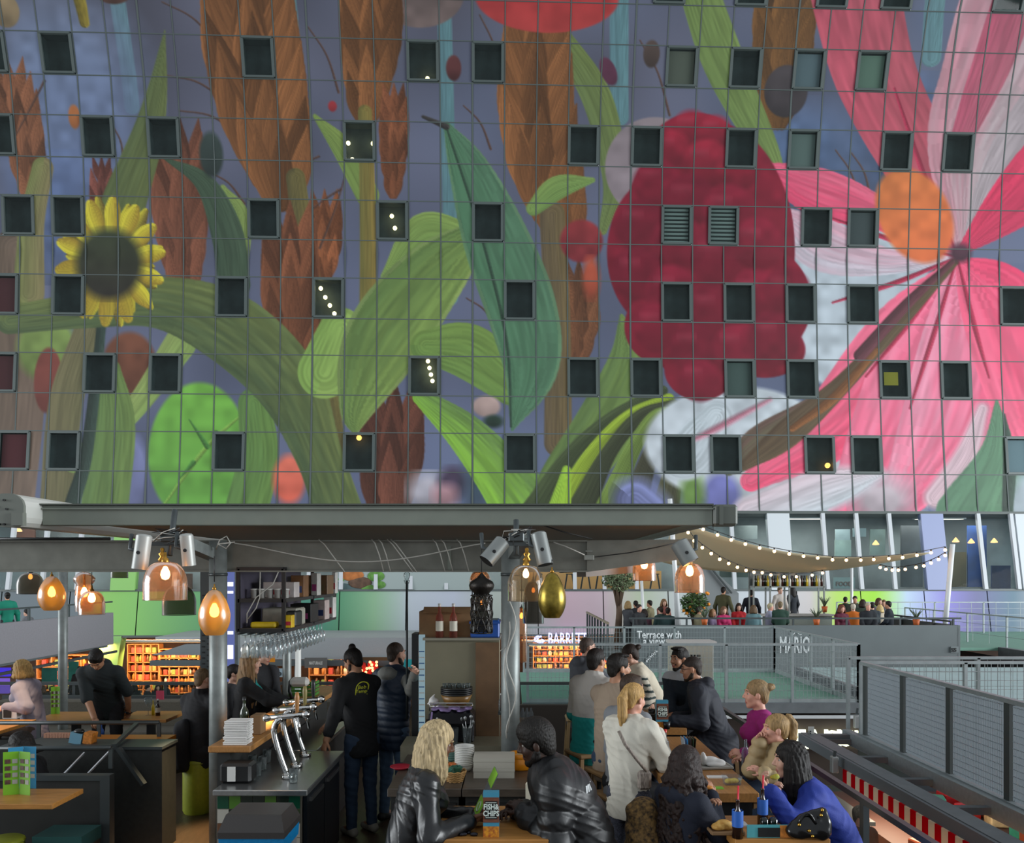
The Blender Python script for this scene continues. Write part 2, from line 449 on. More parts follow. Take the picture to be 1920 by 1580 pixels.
def mural(a, b):
    M = Mural(a, b)
    for x, w, y0, y1 in ((250, 14, -80, 215), (838, 13, -80, 560), (1150, 17, -80, 215), (562, 9, -80, 190), (1712, 18, -80, 90)):
        M.blade([(x-4, y0, w), (x+8, y1, w)], '#648c92', '#5d8088')
    M.ell(130, 200, 150, 190, '#7b88a4', '#6f80a6', soft=60); M.ell(1480, 300, 130, 110, '#5b7196', soft=40); M.ell(1690, 250, 90, 130, '#566a8e', soft=30)
    M.ell(110, 420, 80, 120, '#6d80ab', soft=40)
    br = '#98623a'; og = '#a2603c'
    M.ell(790, -10, 82, 66, '#5f5250', '#7c6a66'); M.ell(45, 42, 26, 32, '#a48d6a'); M.blade([(172, -40, 12), (182, 20, 11), (186, 62, 9)], '#a8943a')
    M.ell(243, 4, 32, 22, '#6a4a40')
    M.plume([(700, -30), (705, 60), (690, 190)], 62, br, 8, 1); M.plume([(742, 190), (738, 350)], 30, '#93583a', 6, 2)
    M.plume([(1440, -40), (1450, 60), (1450, 180)], 62, '#80572f', 6, 3); M.ell(1462, 160, 40, 50, '#4c4548')
    M.plume([(345, 290), (338, 400), (345, 520)], 58, '#8d5640', 7, 4); M.plume([(35, 170), (50, 260), (62, 360)], 44, '#9a6244', 6, 5)
    M.plume([(610, 400), (600, 520)], 40, og, 5, 7); M.plume([(195, 330), (190, 420)], 24, '#8e5246', 4, 8)
    M.plume([(1085, 520), (1090, 600), (1075, 680)], 38, '#8d5a3c', 5, 9)
    for q in ((330, 20, 420, 90), (320, 155, 420, 190), (345, 220, 440, 250), (590, 60, 640, 180), (560, 330, 600, 300), (900, 30, 940, 160), (870, 200, 920, 280), (1190, 70, 1250, 210), (20, 300, 100, 170), (1560, 270, 1610, 370), (1590, 275, 1630, 365), (560, 420, 640, 360), (650, 330, 600, 470), (875, 560, 930, 620), (220, 250, 235, 330), (390, 330, 460, 390)):
        M.blade([(q[0], q[1], 1.2), ((q[0]+q[2])/2+6, (q[1]+q[3])/2-8, 1.6), (q[2], q[3], 2.2)], '#6d4f44')
    M.blade([(330, 72, 1), (292, 240, 26), (232, 400, 42), (225, 470, 40)], '#6d7846', '#5c6a44', 1)
    M.blade([(1040, 60, 20), (1115, 180, 28), (1150, 330, 22), (1130, 430, 8)], '#738348', '#67784a', 1)
    M.blade([(1285, -40, 34), (1345, 110, 38), (1430, 270, 24), (1465, 330, 4)], '#7b9250', '#6b8248', 1)
    M.blade([(595, 225, 4), (650, 290, 22), (690, 370, 22)], '#8aa052', '#728a48', 1)
    M.plume([(490, -40), (480, 90), (500, 220), (530, 320)], 96, br, 9, 6)
    M.plume([(1000, 60), (1000, 180), (1015, 300), (1055, 400)], 76, br, 9, 10)
    M.blade([(556, 340, 18), (580, 520, 20), (610, 680, 18), (640, 860, 14)], '#7b6f3e', '#5c5638', 1)
    M.plume([(545, 440), (545, 560), (560, 700)], 60, '#93593c', 7, 11)
    M.blade([(688, 215, 13), (690, 420, 15), (690, 660, 16)], '#978040', '#6d6a3a', 1)
    M.blade([(1035, 400, 24), (1045, 600, 24), (1045, 830, 26)], '#7a6844', '#5f5240', 1)
    M.plume([(740, 770), (735, 860), (730, 946)], 66, '#7c4a3a', 5, 12)
    M.blade([(420, 360, 5), (455, 420, 16), (440, 540, 18)], '#8a9f56', '#7b9150')
    M.blade([(312, 308, 2), (385, 352, 18), (425, 440, 30), (440, 540, 30)], '#4c604a', '#3f5240', 1)
    M.blade([(720, 520, 6), (790, 430, 26), (880, 440, 20)], '#8ba556', '#75924c', 1)
    # lower foliage
    M.blade([(30, 480, 40), (35, 600, 50), (40, 760, 50), (20, 946, 60)], '#7e6a5c', '#6a5a4c'); M.ell(90, 660, 55, 60, '#8fa95a', soft=8)
    M.blade([(85, 330, 20), (60, 440, 24), (55, 560, 30)], '#8b8058', '#7f8650'); M.ell(95, 720, 26, 60, '#8d4a40')
    M.blade([(170, 620, 26), (130, 760, 32), (120, 946, 30)], '#6f6c4a', '#7a7252', 1); M.ell(255, 890, 30, 70, '#8a90bf', soft=6)
    M.ell(245, 690, 50, 60, '#82503c', soft=4); M.blade([(150, 870, 20), (250, 780, 20), (340, 650, 30)], '#98ab62', '#8aa45a')
    M.blade([(210, 700, 20), (222, 800, 38), (210, 946, 44)], '#748d4c', '#64804a', 1)
    M.blade([(200, 520, 9), (192, 620, 9), (172, 850, 12), (150, 946, 14)], '#40544a')
    M.ell(378, 850, 92, 128, '#78b84a', '#6aa648', soft=3); M.blade([(320, 946, 2), (395, 840, 4), (470, 770, 1)], '#9acb5a')
    for q in ((360, 790, 395, 840), (345, 900, 370, 870), (430, 830, 410, 815)): M.blade([(q[0], q[1], 1), (q[2], q[3], 5)], '#5a9a48')
    M.blade([(480, 760, 30), (490, 860, 38), (470, 960, 40)], '#6d8f48', '#62864a', 1)
    M.ell(548, 900, 30, 46, '#e87862', '#dc6450', soft=6)
    M.blade([(20, 610, 26), (160, 590, 34), (300, 575, 48), (430, 620, 66), (540, 720, 62), (600, 850, 44), (640, 960, 44)], '#76824a', '#4d5f40', 1)
    # yellow daisy, seen from behind
    for i in range(20):
        t = 2*math.pi*i/20+.1; k = .78+.3*((i*7) % 5)/5
        M.blade([(207+40*math.cos(t), 500+46*math.sin(t), 9), (207+75*k*math.cos(t), 500+85*k*math.sin(t), 14), (207+100*k*math.cos(t), 500+122*k*math.sin(t), 6)], '#e0d23c' if i % 3 else '#c9b836', '#6a5a2c')
    for i in range(14):
        t = 2*math.pi*i/14+.3; M.blade([(207+50*math.cos(t), 500+55*math.sin(t), 10), (207+78*math.cos(t), 500+90*math.sin(t), 15), (207+96*math.cos(t), 500+112*math.sin(t), 9)], '#e6d840' if t < 1 or t > 3.4 else '#b8a234', '#a88c30')
    M.ell(205, 505, 62, 66, '#3c4630', '#332f2a', soft=10)
    M.blade([(640, 620, 40), (610, 700, 50)], '#9ab860', '#86a854')
    M.blade([(905, 430, 20), (810, 520, 62), (720, 640, 74), (672, 760, 34), (668, 815, 3)], '#86a052', '#5f7a44', 1, edge=.25)
    M.blade([(800, 650, 30), (880, 660, 52), (960, 720, 40)], '#7c9a4c', '#6a8a46', 1)
    M.ell(805, 925, 40, 40, '#c9c4d0', soft=18); M.ell(850, 905, 26, 30, '#54465e', soft=10); M.ell(835, 930, 26, 22, '#c99aa2', soft=12); M.ell(895, 900, 22, 60, '#4a5e6e', soft=18)
    M.ell(912, 762, 26, 20, '#cdb0a8', soft=3); M.ell(925, 790, 18, 12, '#33473c', soft=4)
    M.blade([(790, 745, 16), (870, 810, 36), (940, 890, 50), (990, 960, 62)], '#6a8a4e', '#8ec442', 1)
    M.ell(1090, 450, 40, 40, '#9a383c', '#7c2c32', soft=3); M.ell(1108, 520, 16, 40, '#cf5f44', soft=6)
    M.blade([(1165, 590, 4), (1185, 680, 46), (1130, 800, 56), (1060, 900, 50), (1040, 960, 50)], '#7f9a4c', '#5c7444', 1)
    for k, (dx, c) in enumerate(((0, '#52603e'), (30, '#a9c63e'), (52, '#4a5238'), (84, '#7f9a48'), (112, '#4c4c38'), (150, '#5a5a40'))):
        M.blade([(1000+dx*1.6, 960, 26), (1070+dx*1.3, 850, 15), (1150+dx*.9, 780, 13), (1240+dx*.4, 730+dx*.5, 10)], c, None, 1)
    M.blade([(1060, 880, 8), (1048, 946, 20)], '#a6cf3e', '#96c040'); M.blade([(1000, 390, 14), (1045, 350, 22), (1110, 335, 5)], '#84a055', '#6f8e4c', 1)
    # one long dark leaf hanging in the middle
    M.blade([(838, 236, 6), (880, 320, 38), (930, 450, 62), (978, 580, 66), (995, 690, 50), (960, 805, 3)], '#587f62', '#4f7a5a', 1, edge=.15)
    M.blade([(838, 240, 2), (905, 450, 3), (950, 640, 3), (958, 800, 2)], '#42604c')
    M.blade([(795, 222, 3), (838, 240, 6)], '#4a4644'); M.ell(400, 300, 22, 42, '#3c4a46', soft=3); M.ell(150, 235, 11, 22, '#d2804a'); M.ell(628, 206, 8, 10, '#b03a40')
    M.ell(852, 130, 14, 24, '#6a3a3a'); M.ell(1135, 130, 14, 28, '#6d3a52', rot=-.4); M.ell(1212, 95, 15, 26, '#5a4a44')
    # fruit
    M.ell(1020, -6, 128, 66, '#c0383c', '#b4403e'); M.ell(1225, 310, 92, 96, '#8d8084', '#94868c')
    M.blade([(1185, 938, 44), (1210, 960, 44)], '#8a92c8', None, 0, 14)
    # pale and rose petals on the right
    M.ell(1600, 560, 150, 170, '#b4bfc8', '#bcc6ce', soft=4); M.ell(1380, 830, 175, 110, '#c0c8cf', '#c6cdd3', soft=4); M.ell(1530, 930, 190, 80, '#c4ccd2', soft=12)
    M.ell(1345, 925, 34, 40, '#7d80c4', soft=8); M.ell(1292, 925, 22, 40, '#7aa050', soft=10)
    M.ell(1830, 880, 80, 120, '#6a9270', '#5f8a66', soft=20); M.ell(1925, 950, 60, 70, '#b7c4cc', soft=20)
    M.blade([(1790, 470, 14), (1650, 640, 20), (1540, 750, 24), (1420, 830, 34), (1360, 880, 10)], '#5d6446', '#6b5048', 1)
    pk = '#f2486e'; pd = '#d6506e'
    M.blade([(1800, 460, 10), (1720, 300, 62), (1620, 120, 74), (1560, -60, 80)], '#d0586c', '#a8505c', 1)
    M.blade([(1800, 450, 10), (1790, 260, 60), (1830, 110, 88), (1860, -60, 100)], '#cf8a98', '#b0a4a6', 1)
    M.blade([(1790, 250, 20), (1830, 110, 36), (1860, -60, 40)], '#c05670', '#a85c6c', 1)
    M.blade([(1810, 440, 8), (1880, 280, 40), (1960, 160, 60)], '#b0a2a6', '#a89ca0', 0)
    M.blade([(1800, 460, 8), (1880, 380, 44), (1960, 300, 70)], '#e23a60', '#c03858', 1)
    M.blade([(1790, 470, 6), (1650, 392, 30), (1530, 350, 46), (1410, 300, 6)], '#ea4a70', '#e06a84', 1)
    M.blade([(1790, 470, 8), (1660, 480, 26), (1540, 450, 50), (1470, 400, 20)], '#c8c4ce', '#d8a0b0', 1)
    M.blade([(1800, 478, 12), (1690, 620, 64), (1570, 780, 66), (1400, 900, 20)], pk, '#f07894', 1)
    M.blade([(1800, 478, 12), (1740, 640, 84), (1690, 800, 100), (1600, 960, 60)], '#f54e78', '#ee86a0', 1)
    M.blade([(1800, 478, 12), (1810, 620, 80), (1760, 800, 82), (1680, 930, 40)], '#f2587e', '#e89ab0', 1)
    M.blade([(1800, 478, 10), (1880, 570, 80), (1925, 720, 84), (1940, 860, 40)], '#f44a72', '#ee6c8a', 1)
    M.blade([(1740, 930, 22), (1800, 850, 22), (1835, 760, 12)], '#d6b6bf', '#c8a8b0', 0, 6); M.ell(1640, 935, 60, 46, '#cdbcc4', soft=24)
    for q in ((1620, 700), (1700, 760), (1560, 560), (1850, 700), (1660, 150), (1560, 400)):
        M.blade([(1795, 470, 2), ((1795+q[0])/2, (470+q[1])/2+6, 5), (q[0], q[1], 2)], '#d03a5c')
    M.blade([(1862, 745, 3), (1858, 850, 34), (1800, 965, 62)], '#628c6a', '#567c60', 1); M.blade([(1875, 770, 2), (1880, 860, 12), (1870, 965, 10)], '#3f5648')
    M.blade([(1790, 480, 7), (1690, 590, 13), (1580, 710, 17), (1470, 810, 26), (1390, 870, 10)], '#6a5a42', '#52402f', 1); M.blade([(1640, 650, 6), (1560, 740, 9), (1480, 800, 6)], '#9a6238')
    M.blade([(1640, 885, 10), (1540, 915, 40), (1400, 965, 36)], '#c8d0d6', '#d6c0c8', 0, 8); M.blade([(1340, 780, 30), (1290, 850, 44), (1250, 880, 10)], '#c4ccd2', '#bcc6cc', 0, 4); M.blade([(1440, 745, 3), (1340, 800, 6), (1280, 830, 2)], '#dc8aa0', None, 0, 4)
    M.ell(1712, 392, 66, 96, '#d97c44', '#e06e3e', rot=-.5, soft=4); M.ell(1800, 462, 20, 18, '#5a3444', soft=6)
    M.blade([(1785, 480, 5), (1700, 560, 10), (1610, 660, 12)], '#74424a')
    # one big red fruit, gently lobed
    for x, y, rx, ry in ((1325, 470, 165, 250), (1300, 300, 96, 96), (1230, 470, 92, 140), (1420, 430, 66, 110), (1440, 560, 80, 100), (1310, 690, 66, 58), (1430, 650, 78, 54), (1240, 610, 70, 70)):
        M.ell(x, y, rx, ry, '#8c1f34', '#761a2a')
    for i, (x, y, r_) in enumerate([(1290, 235, 34), (1335, 240, 30), (1255, 275, 36), (1320, 300, 44), (1380, 310, 40), (1230, 340, 44), (1290, 370, 48), (1365, 390, 50), (1200, 420, 48), (1270, 450, 50), (1345, 480, 52), (1420, 450, 48), (1195, 510, 48), (1260, 545, 50), (1335, 580, 52), (1415, 550, 50), (1475, 540, 44), (1230, 610, 44), (1300, 650, 46), (1380, 650, 46), (1450, 630, 50), (1310, 710, 38)]):
        M.ell(x, y, r_, r_*1.05, '#b0263e' if y < 330 else ('#98203a' if i % 2 else '#801c32'), '#661826', soft=5, al=.8)
        M.ell(x-r_*.3, y-r_*.45, r_*.32, r_*.12, '#c05060', soft=8, al=.45)
    return M.out()
ROWS = [-75, 2, 79, 158, 232, 309, 380, 455, 525, 600.7, 669, 743, 812.7, 886, 957]
C0, C1 = -19, 23
WIN = {0: [6.5, 9, 11.5, 13.5, 17], 2: [-14, -12, -6, -1, 1, 7, 9, 11, 13], 4: [-14, -11, -9, -3, 4, 6, 9, 11, 14, 16], 6: [-13.5, -12, -6, -2, 1, 7, 8.5, 11.5, 13],
       8: [-14, -12, -7, -4, 2, 7, 9, 11, 13, 18], 10: [-14, -11, -9, -1, 4, 6, 9, 11, 14, 16], 12: [-13.5, -12, -7, -3, 2, 7, 8.5, 11.5, 13, 18]}
LIT = {(2, -1): [(.62, .8)], (4, -3): [(.1, .45), (.9, .45), (.22, .85)], (6, -2): [(.45, .3), (.55, .6)], (8, -4): [(.2, .2), (.35, .42), (.5, .62), (.65, .82)], (10, -1): [(.6, .08), (.65, .25), (.7, .42), (.75, .58)], (12, -3): [(.45, .1)], (12, 11.5): [(.85, .75)]}
PALE = {(2, 11): '#8f9ca8', (2, 13): '#93ab98', (4, 11): '#8f9c98', (6, 7): '#a8b4b0', (6, 8.5): '#a8b4b0', (12, 18): '#b4c4d4', (10, 14): '#c8b428', (8, -14): '#7a2a34', (10, -14): '#7a2a34', (12, -13.5): '#8a2a38', (2, 7): '#8a8678', (6, 13): '#6a6c70', (10, 9): '#6e7c78'}
def rows_cells():
    for ri in range(len(ROWS)-1):
        wins = [(w, w+.96) for w in WIN.get(ri, [])]
        e = set(float(c) for c in range(C0, C1+1))
        for a, b in wins:
            e = {x for x in e if not (a-.3 < x < b+.3)} | {a, b}
        e = sorted(e)
        for i in range(len(e)-1):
            yield ri, e[i], e[i+1], any(abs(e[i]-a) < .01 and abs(e[i+1]-b) < .01 for a, b in wins)
VV, FF, AA = [], [], []; nv = 0; grid = MB()
NU, NV = 30, 36; g = .012
winlist = []
for ri, ca, cb, isw in rows_cells():
    y0, y1 = ROWS[ri], ROWS[ri+1]
    if isw: winlist.append((ri, ca, cb)); continue
    nu = max(3, int(NU*(cb-ca)+.5))
    cs = np.linspace(ca+g, cb-g, nu); ys = np.linspace(y0+.7, y1-.7, NV); cc, yy = np.meshgrid(cs, ys)
    x, d, z = wall_pt(cc.ravel(), yy.ravel()); VV.append(np.stack([x, d, z], 1)); AA.append(np.stack([mural_a(cc.ravel()), yy.ravel()], 1))
    i = np.arange(nu*NV).reshape(NV, nu)+nv
    FF.append(np.stack([i[:-1, :-1].ravel(), i[1:, :-1].ravel(), i[1:, 1:].ravel(), i[:-1, 1:].ravel()], 1)); nv += nu*NV
    # the grey joints round each panel
for ri in range(len(ROWS)):
    p = [Vector(wall_pt(c, ROWS[ri], -.03)) for c in (C0, 2, C1)]
    grid.bar(p[0], p[1], .09, .045); grid.bar(p[1], p[2], .09, .045)
for ri in range(len(ROWS)-1):
    for c in range(C0, C1+1):
        if any(w+.04 < c < w+.92 for w in WIN.get(ri, [])): continue
        grid.bar(wall_pt(c, ROWS[ri], -.03), wall_pt(c, ROWS[ri+1], -.03), .05 if (c+9) % 5 else .08, .09)
VV = np.concatenate(VV); FF = np.concatenate(FF); AA = np.concatenate(AA)
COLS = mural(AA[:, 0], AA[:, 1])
def srgb2lin(c): return np.where(c <= .04045, c/12.92, ((c+.055)/1.055)**2.4)
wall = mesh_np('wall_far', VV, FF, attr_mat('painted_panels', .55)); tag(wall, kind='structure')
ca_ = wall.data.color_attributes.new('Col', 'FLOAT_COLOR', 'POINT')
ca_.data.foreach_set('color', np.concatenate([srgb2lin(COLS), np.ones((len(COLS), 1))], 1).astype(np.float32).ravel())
M_joint = mat('panel_joint', '#4e5755', .6)
tag(grid.build('trim_panel_joints', M_joint), kind='structure')
M_wfr = mat('window_frame', '#4b5553', .5); M_wglass = glass('window_glass', '#c8d2d0', .84, .03, .4, '#667472')
M_room = mat('dark_room', '#525c5e', .8, noise=.35, nscale=1.2); M_wlamp = emis('room_lamp', '#ffe9a8', 9.)
M_wlamp2 = emis('room_lamp_dim', '#ffb45a', 5.)
for n, (ri, ca, cb) in enumerate(winlist):
    y0, y1 = ROWS[ri], ROWS[ri+1]
    q = lambda u, v, o: Vector(wall_pt(ca+(cb-ca)*u, y0+(y1-y0)*v, o))
    root = thing('window_%d' % (n+1), None, None, q(.5, .5, 0), kind='structure')
    m = MB()
    for a, b in (((.03, .04), (.97, .04)), ((.03, .96), (.97, .96)), ((.03, .04), (.03, .96)), ((.97, .04), (.97, .96))):
        m.bar(q(*a, .02), q(*b, .02), .13, .1)
    m.build('window_frame', M_wfr, root)
    m = MB(); f = [q(0, 0, -.02), q(1, 0, -.02), q(1, 1, -.02), q(0, 1, -.02)]; b = [q(0, 0, -.7), q(1, 0, -.7), q(1, 1, -.7), q(0, 1, -.7)]
    m.add(f+b, [(4, 5, 6, 7), (0, 1, 5, 4), (1, 2, 6, 5), (2, 3, 7, 6), (3, 0, 4, 7)]); m.build('room', M_room, root)
    if (ri, ca) in PALE:
        m = MB(); big = (ri, ca) not in ((10, 14),)
        u0, u1, v0, v1 = (.08, .92, .08, .92) if big else (.2, .68, .28, .62)
        if (ri, ca) in ((6, 7), (6, 8.5)):
            for i in range(9): m.bar(q(.1, .1+.1*i, -.12), q(.9, .1+.1*i, -.12), .07, .1)
        else:
            a_, b_, c_, d_ = q(u0, v0, -.14), q(u1, v0, -.14), q(u1, v1, -.14), q(u0, v1, -.14); nn = Vector((0, .04, 0))
            m.add([a_, b_, c_, d_, a_+nn, b_+nn, c_+nn, d_+nn], [(0, 1, 2, 3), (7, 6, 5, 4), (0, 4, 5, 1), (1, 5, 6, 2), (2, 6, 7, 3), (3, 7, 4, 0)])
        m.build('blind', mat('blind_%s' % PALE[(ri, ca)][1:], PALE[(ri, ca)], .7), root)
    for u, v in LIT.get((ri, ca), []):
        m = MB(); m.ball(q(u, v, -.35), .1 if ri != 12 else .13); m.build('ceiling_or_fill_lamp', M_wlamp if ri < 12 else M_wlamp2, root)
    m = MB(); m.quad(q(.04, .05, -.03), q(.96, .05, -.03), q(.96, .95, -.03), q(.04, .95, -.03)); m.build('window_pane', M_wglass, root)

# ---------------------------------------------------------------- lower facade: glazed floor, painted parapet, shop fronts
def strip(name, ca, cb, y0, y1, m, off=0., th=.12, kind='structure', **k):
    b = MB(); f = [Vector(wall_pt(c, y, off)) for c, y in ((ca, y0), (cb, y0), (cb, y1), (ca, y1))]; n = Vector((0, th, 0))
    b.add(f+[p+n for p in f], [(0, 3, 2, 1), (4, 5, 6, 7), (0, 1, 5, 4), (1, 2, 6, 5), (2, 3, 7, 6), (3, 0, 4, 7)])
    o = b.build(name, m, **k); return tag(o, kind=kind)
def col_at(px):
    Xs = (px-CX)/F*37.4/(1-KY*(px-CX)/F); return (Xs+3.41)/1.52
strip('trim_soffit_edge', C0, C1, 957.5, 961.5, mat('soffit_edge', '#4d5552', .5), .05, .5)
# painted parapet, one gradient coat
bx = np.array([-200, 150, 195, 250, 330, 420, 590, 640, 700, 770, 850, 930, 1000, 1060, 1130, 1200, 1260, 1420, 1520, 1570, 1640, 1680, 1700, 1780, 1830, 1900, 1960, 2200])
bc = ['#6a7478', '#707a80', '#92c86a', '#8cc66e', '#78b070', '#5f9a72', '#4d8676', '#5d9270', '#8ab08c', '#b4bcc4', '#b4bac8', '#a8b0a8', '#b0b0b0', '#c4aab4', '#c2aeb6', '#aab49c', '#b4bab8', '#c4cad0', '#cbc4c2', '#b4d868', '#9ed83e', '#b4d8b0', '#b8cce2', '#8c86cc', '#73739c', '#627c8c', '#b0a8ac', '#9aa88a']
bc = np.array([lin_s(c) for c in bc])
VV, FF, AA, nv = [], [], [], 0
for c in range(C0, C1, 2):
    cs = np.linspace(c+.015, c+1.985, 40); ys = np.linspace(1108, 1189, 5); cc, yy = np.meshgrid(cs, ys)
    x, d, z = wall_pt(cc.ravel(), yy.ravel()); VV.append(np.stack([x, d, z], 1)); AA.append(CX+F*x/d)
    i = np.arange(200).reshape(5, 40)+nv; FF.append(np.stack([i[:-1, :-1].ravel(), i[1:, :-1].ravel(), i[1:, 1:].ravel(), i[:-1, 1:].ravel()], 1)); nv += 200
VV = np.concatenate(VV); FF = np.concatenate(FF); AA = np.concatenate(AA)
o = mesh_np('wall_parapet', VV, FF, attr_mat('painted_panels')); tag(o, kind='structure')
cl = np.stack([np.interp(AA, bx, bc[:, k]) for k in range(3)], 1)
o.data.color_attributes.new('Col', 'FLOAT_COLOR', 'POINT').data.foreach_set('color', np.concatenate([srgb2lin(cl), np.ones((len(cl), 1))], 1).astype(np.float32).ravel())
strip('trim_parapet_top', C0, C1, 1104, 1108, mat('steel_dark', '#555d5c', .5), .04, .3)
strip('trim_parapet_foot', C0, C1, 1189, 1193, mat('steel_dark'), .06, .3)
strip('wall_parapet_back', C0, C1, 1106, 1192, mat('steel_dark'), -.2, .1)
# glazed floor
M_post = mat('white_post', '#c4c8cc', .45); M_in = mat('facade_interior', '#8c9496', .8, noise=.35, nscale=.5); M_glz = glass('facade_glass', '#c8d4d6', .86, .02, .18, '#8a9698')
strip('wall_glazed_floor_back', C0, C1, 955, 1190, M_in, -3.2, .1)
strip('ceiling_glazed_floor', C0, C1, 958, 961, mat('soffit_edge'), .0, 3.2); 
GREEN = mat('green_paint', '#8fc56c', .5); WHITE = mat('white_paint', '#c6ccd0', .5); LILAC = mat('lilac_paint', '#8f98bc', .5)
pn = 0
for px in (22, 85, 150, 330, 395, 460, 520, 580, 640, 705, 770, 836, 900, 960, 1075, 1130, 1190, 1310, 1372, 1545, 1608, 1670, 1838, 1900, 1965, 2030, -40, -100):
    c = col_at(px); b = MB(); b.bar(wall_pt(c, 961, .06), wall_pt(c, 1105, .06), .17, .17)
    pn += 1; tag(b.build('trim_post_%d' % pn, M_post), kind='structure')
b = MB(); cs = [C0+.01+2*i for i in range(int((C1-C0)/2)+1)]
gn = 0
for i in range(len(cs)-1):
    b = MB(); b.quad(*[wall_pt(c, y, -.02) for c, y in ((cs[i], 961), (cs[i+1], 961), (cs[i+1], 1105), (cs[i], 1105))])
    gn += 1; tag(b.build('window_glazing_%d' % gn, M_glz), kind='structure')
strip('wall_pier_green', col_at(212), col_at(258), 961, 1106, GREEN, .1, .3); strip('wall_pier_white', col_at(1440), col_at(1482), 961, 1106, WHITE, .1, .3); strip('wall_pier_lilac', col_at(1730), col_at(1772), 961, 1106, LILAC, .1, .3)
strip('wall_pier_white', col_at(1908), col_at(1990), 961, 1106, WHITE, .1, .3)
# painted leaning pier and shop front below the parapet
for (a0, a1, b0, b1) in ((190, 240, 178, 228),):
    b = MB(); f = [Vector(wall_pt(col_at(p), y, .1)) for p, y in ((a0, 1190), (a1, 1190), (b1, 1330), (b0, 1330))]; n = Vector((0, .5, 0))
    b.add(f+[p+n for p in f], [(0, 3, 2, 1), (4, 5, 6, 7), (0, 1, 5, 4), (1, 2, 6, 5), (2, 3, 7, 6), (3, 0, 4, 7)]); tag(b.build('wall_pier_leaning', GREEN), kind='structure')

for i in range(7):  # added fill lamps that brighten the rooms behind the glazing
    x_ = -21+7*i; c = (x_, 38.6+KY*x_, 5.2); t = thing('ceiling_or_fill_lamp', 'added fill lamp behind the glazing, number %d from the left' % (i+1) if False else ['added fill lamp behind the glazing above the far left terrace', 'added fill lamp behind the glazing above the green pier', 'added fill lamp behind the glazing above the bar shelf', 'added fill lamp behind the glazing above the beige cabinet', 'added fill lamp behind the glazing above the olive tree', 'added fill lamp behind the glazing above the far terrace bar', 'added fill lamp behind the glazing at the far right'][i], 'lamp', c)
    b = MB(); b.box(c, (2.4, .5, .06)); b.build('housing', mat('white_post'), t); b = MB(); b.box((c[0], c[1], c[2]-.04), (2.2, .4, .02)); b.build('diffuser', emis('glazing_fill_light', '#fff0dc', 3.), t)
    l = bpy.data.lights.new('glazing_fill_light', 'AREA'); l.shape = 'RECTANGLE'; l.size = 5; l.size_y = 1.4; l.energy = 170; l.color = (1, .95, .88); o = bpy.data.objects.new('glazing_fill_light', l); COL.objects.link(o); o.location = (c[0], c[1], 5.1)
# ================================================================= the terrace: floor, canopy, bar, tables, things on them
M_floor = mat('dark_floor', '#4a3b2c', .35, noise=.25, nscale=6, stretch=(8, .7, 1), bump=.15)
M_galv = mat('galvanised_steel', '#7f8583', .45, .35, noise=.18, nscale=9, bump=.08)
M_galvd = mat('dull_steel_beam', '#7c7c73', .55, .3, noise=.12, nscale=7)
M_rail = mat('grey_green_rail', '#7b8177', .5, .1, noise=.05, nscale=5)
M_black = mat('black_plastic', '#121314', .4); M_dark = mat('dark_panel', '#272826', .55, noise=.2, nscale=5)
M_anth = mat('anthracite_steel', '#474d4e', .4, .3); M_steel = mat('brushed_steel', '#a9abaa', .28, .9, noise=.1, nscale=30, stretch=(1, 12, 1)); M_chrome = mat('chrome', '#d8d8d6', .08, 1.)
M_wood = mat('oak_top', '#a5743f', .4, noise=.16, nscale=7, stretch=(14, 1, 6), bump=.05); M_wood2 = mat('honey_wood', '#b07a3c', .4, noise=.2, nscale=6, stretch=(1, 12, 6))
M_darkwood = mat('dark_stained_wood', '#4a4138', .38, noise=.25, nscale=8, stretch=(1, 10, 4)); M_white = mat('white_plastic', '#d9d8d2', .4); M_paper = mat('paper', '#e4e2de', .7)
M_card = mat('cardboard', '#8a6a48', .8, noise=.08, nscale=14); M_beige = mat('beige_laminate', '#7d7862', .5, noise=.06, nscale=4); M_brownp = mat('brown_board', '#6d5238', .5, noise=.15, nscale=8)
M_fab = mat('grey_upholstery', '#575349', .9, noise=.1, nscale=60); M_cable = mat('white_cable', '#b4b2aa', .5); M_cablek = mat('black_cable', '#1c1c1c', .5)
M_green = mat('lime_leather', '#9aa42c', .5, noise=.08, nscale=30); M_blue = mat('blue_plastic', '#1d4f9e', .4); M_bag = mat('blue_bag', '#1286c4', .35, bump=.6, bscale=25)
M_clear = glass('clear_glass', '#f0f4f4', .9, .03, .35, '#c8d0d0'); M_pet = glass('clear_plastic', '#e8eeF2', .84, .06, .3, '#c4ccd4')
M_amber = glass('amber_glass', '#f2d0b4', .8, .1, .45, '#e8b48c'); M_smoke = glass('smoked_glass', '#8a8880', .8, .08, .35, '#6a675e')
M_mesh = glass('grey_gauze', '#b0aeA4', .62, .3, .2, '#7a7a70')
M_goldin = mat('gold_leaf', '#b8893a', .32, .85, noise=.3, nscale=40); M_eggl = glass('gold_glass', '#eec478', .34, .22, .9, '#b08a44'); M_bronze = mat('bronze_leaf', '#8d7a34', .3, .85, noise=.25, nscale=30)
M_bulb = emis('bulb', '#ffc98a', 26.); M_bulbdim = emis('bulb_dim', '#ff9a4a', 7.); M_glow = emis('filament', '#ffd9a8', 16.)
BOX = lambda name, m, x0, x1, y0, y1, z0, z1, parent=None, bev=0., **k: MB().box(((x0+x1)/2, (y0+y1)/2, (z0+z1)/2), (x1-x0, y1-y0, z1-z0), bev=bev).build(name, m, parent, **k)
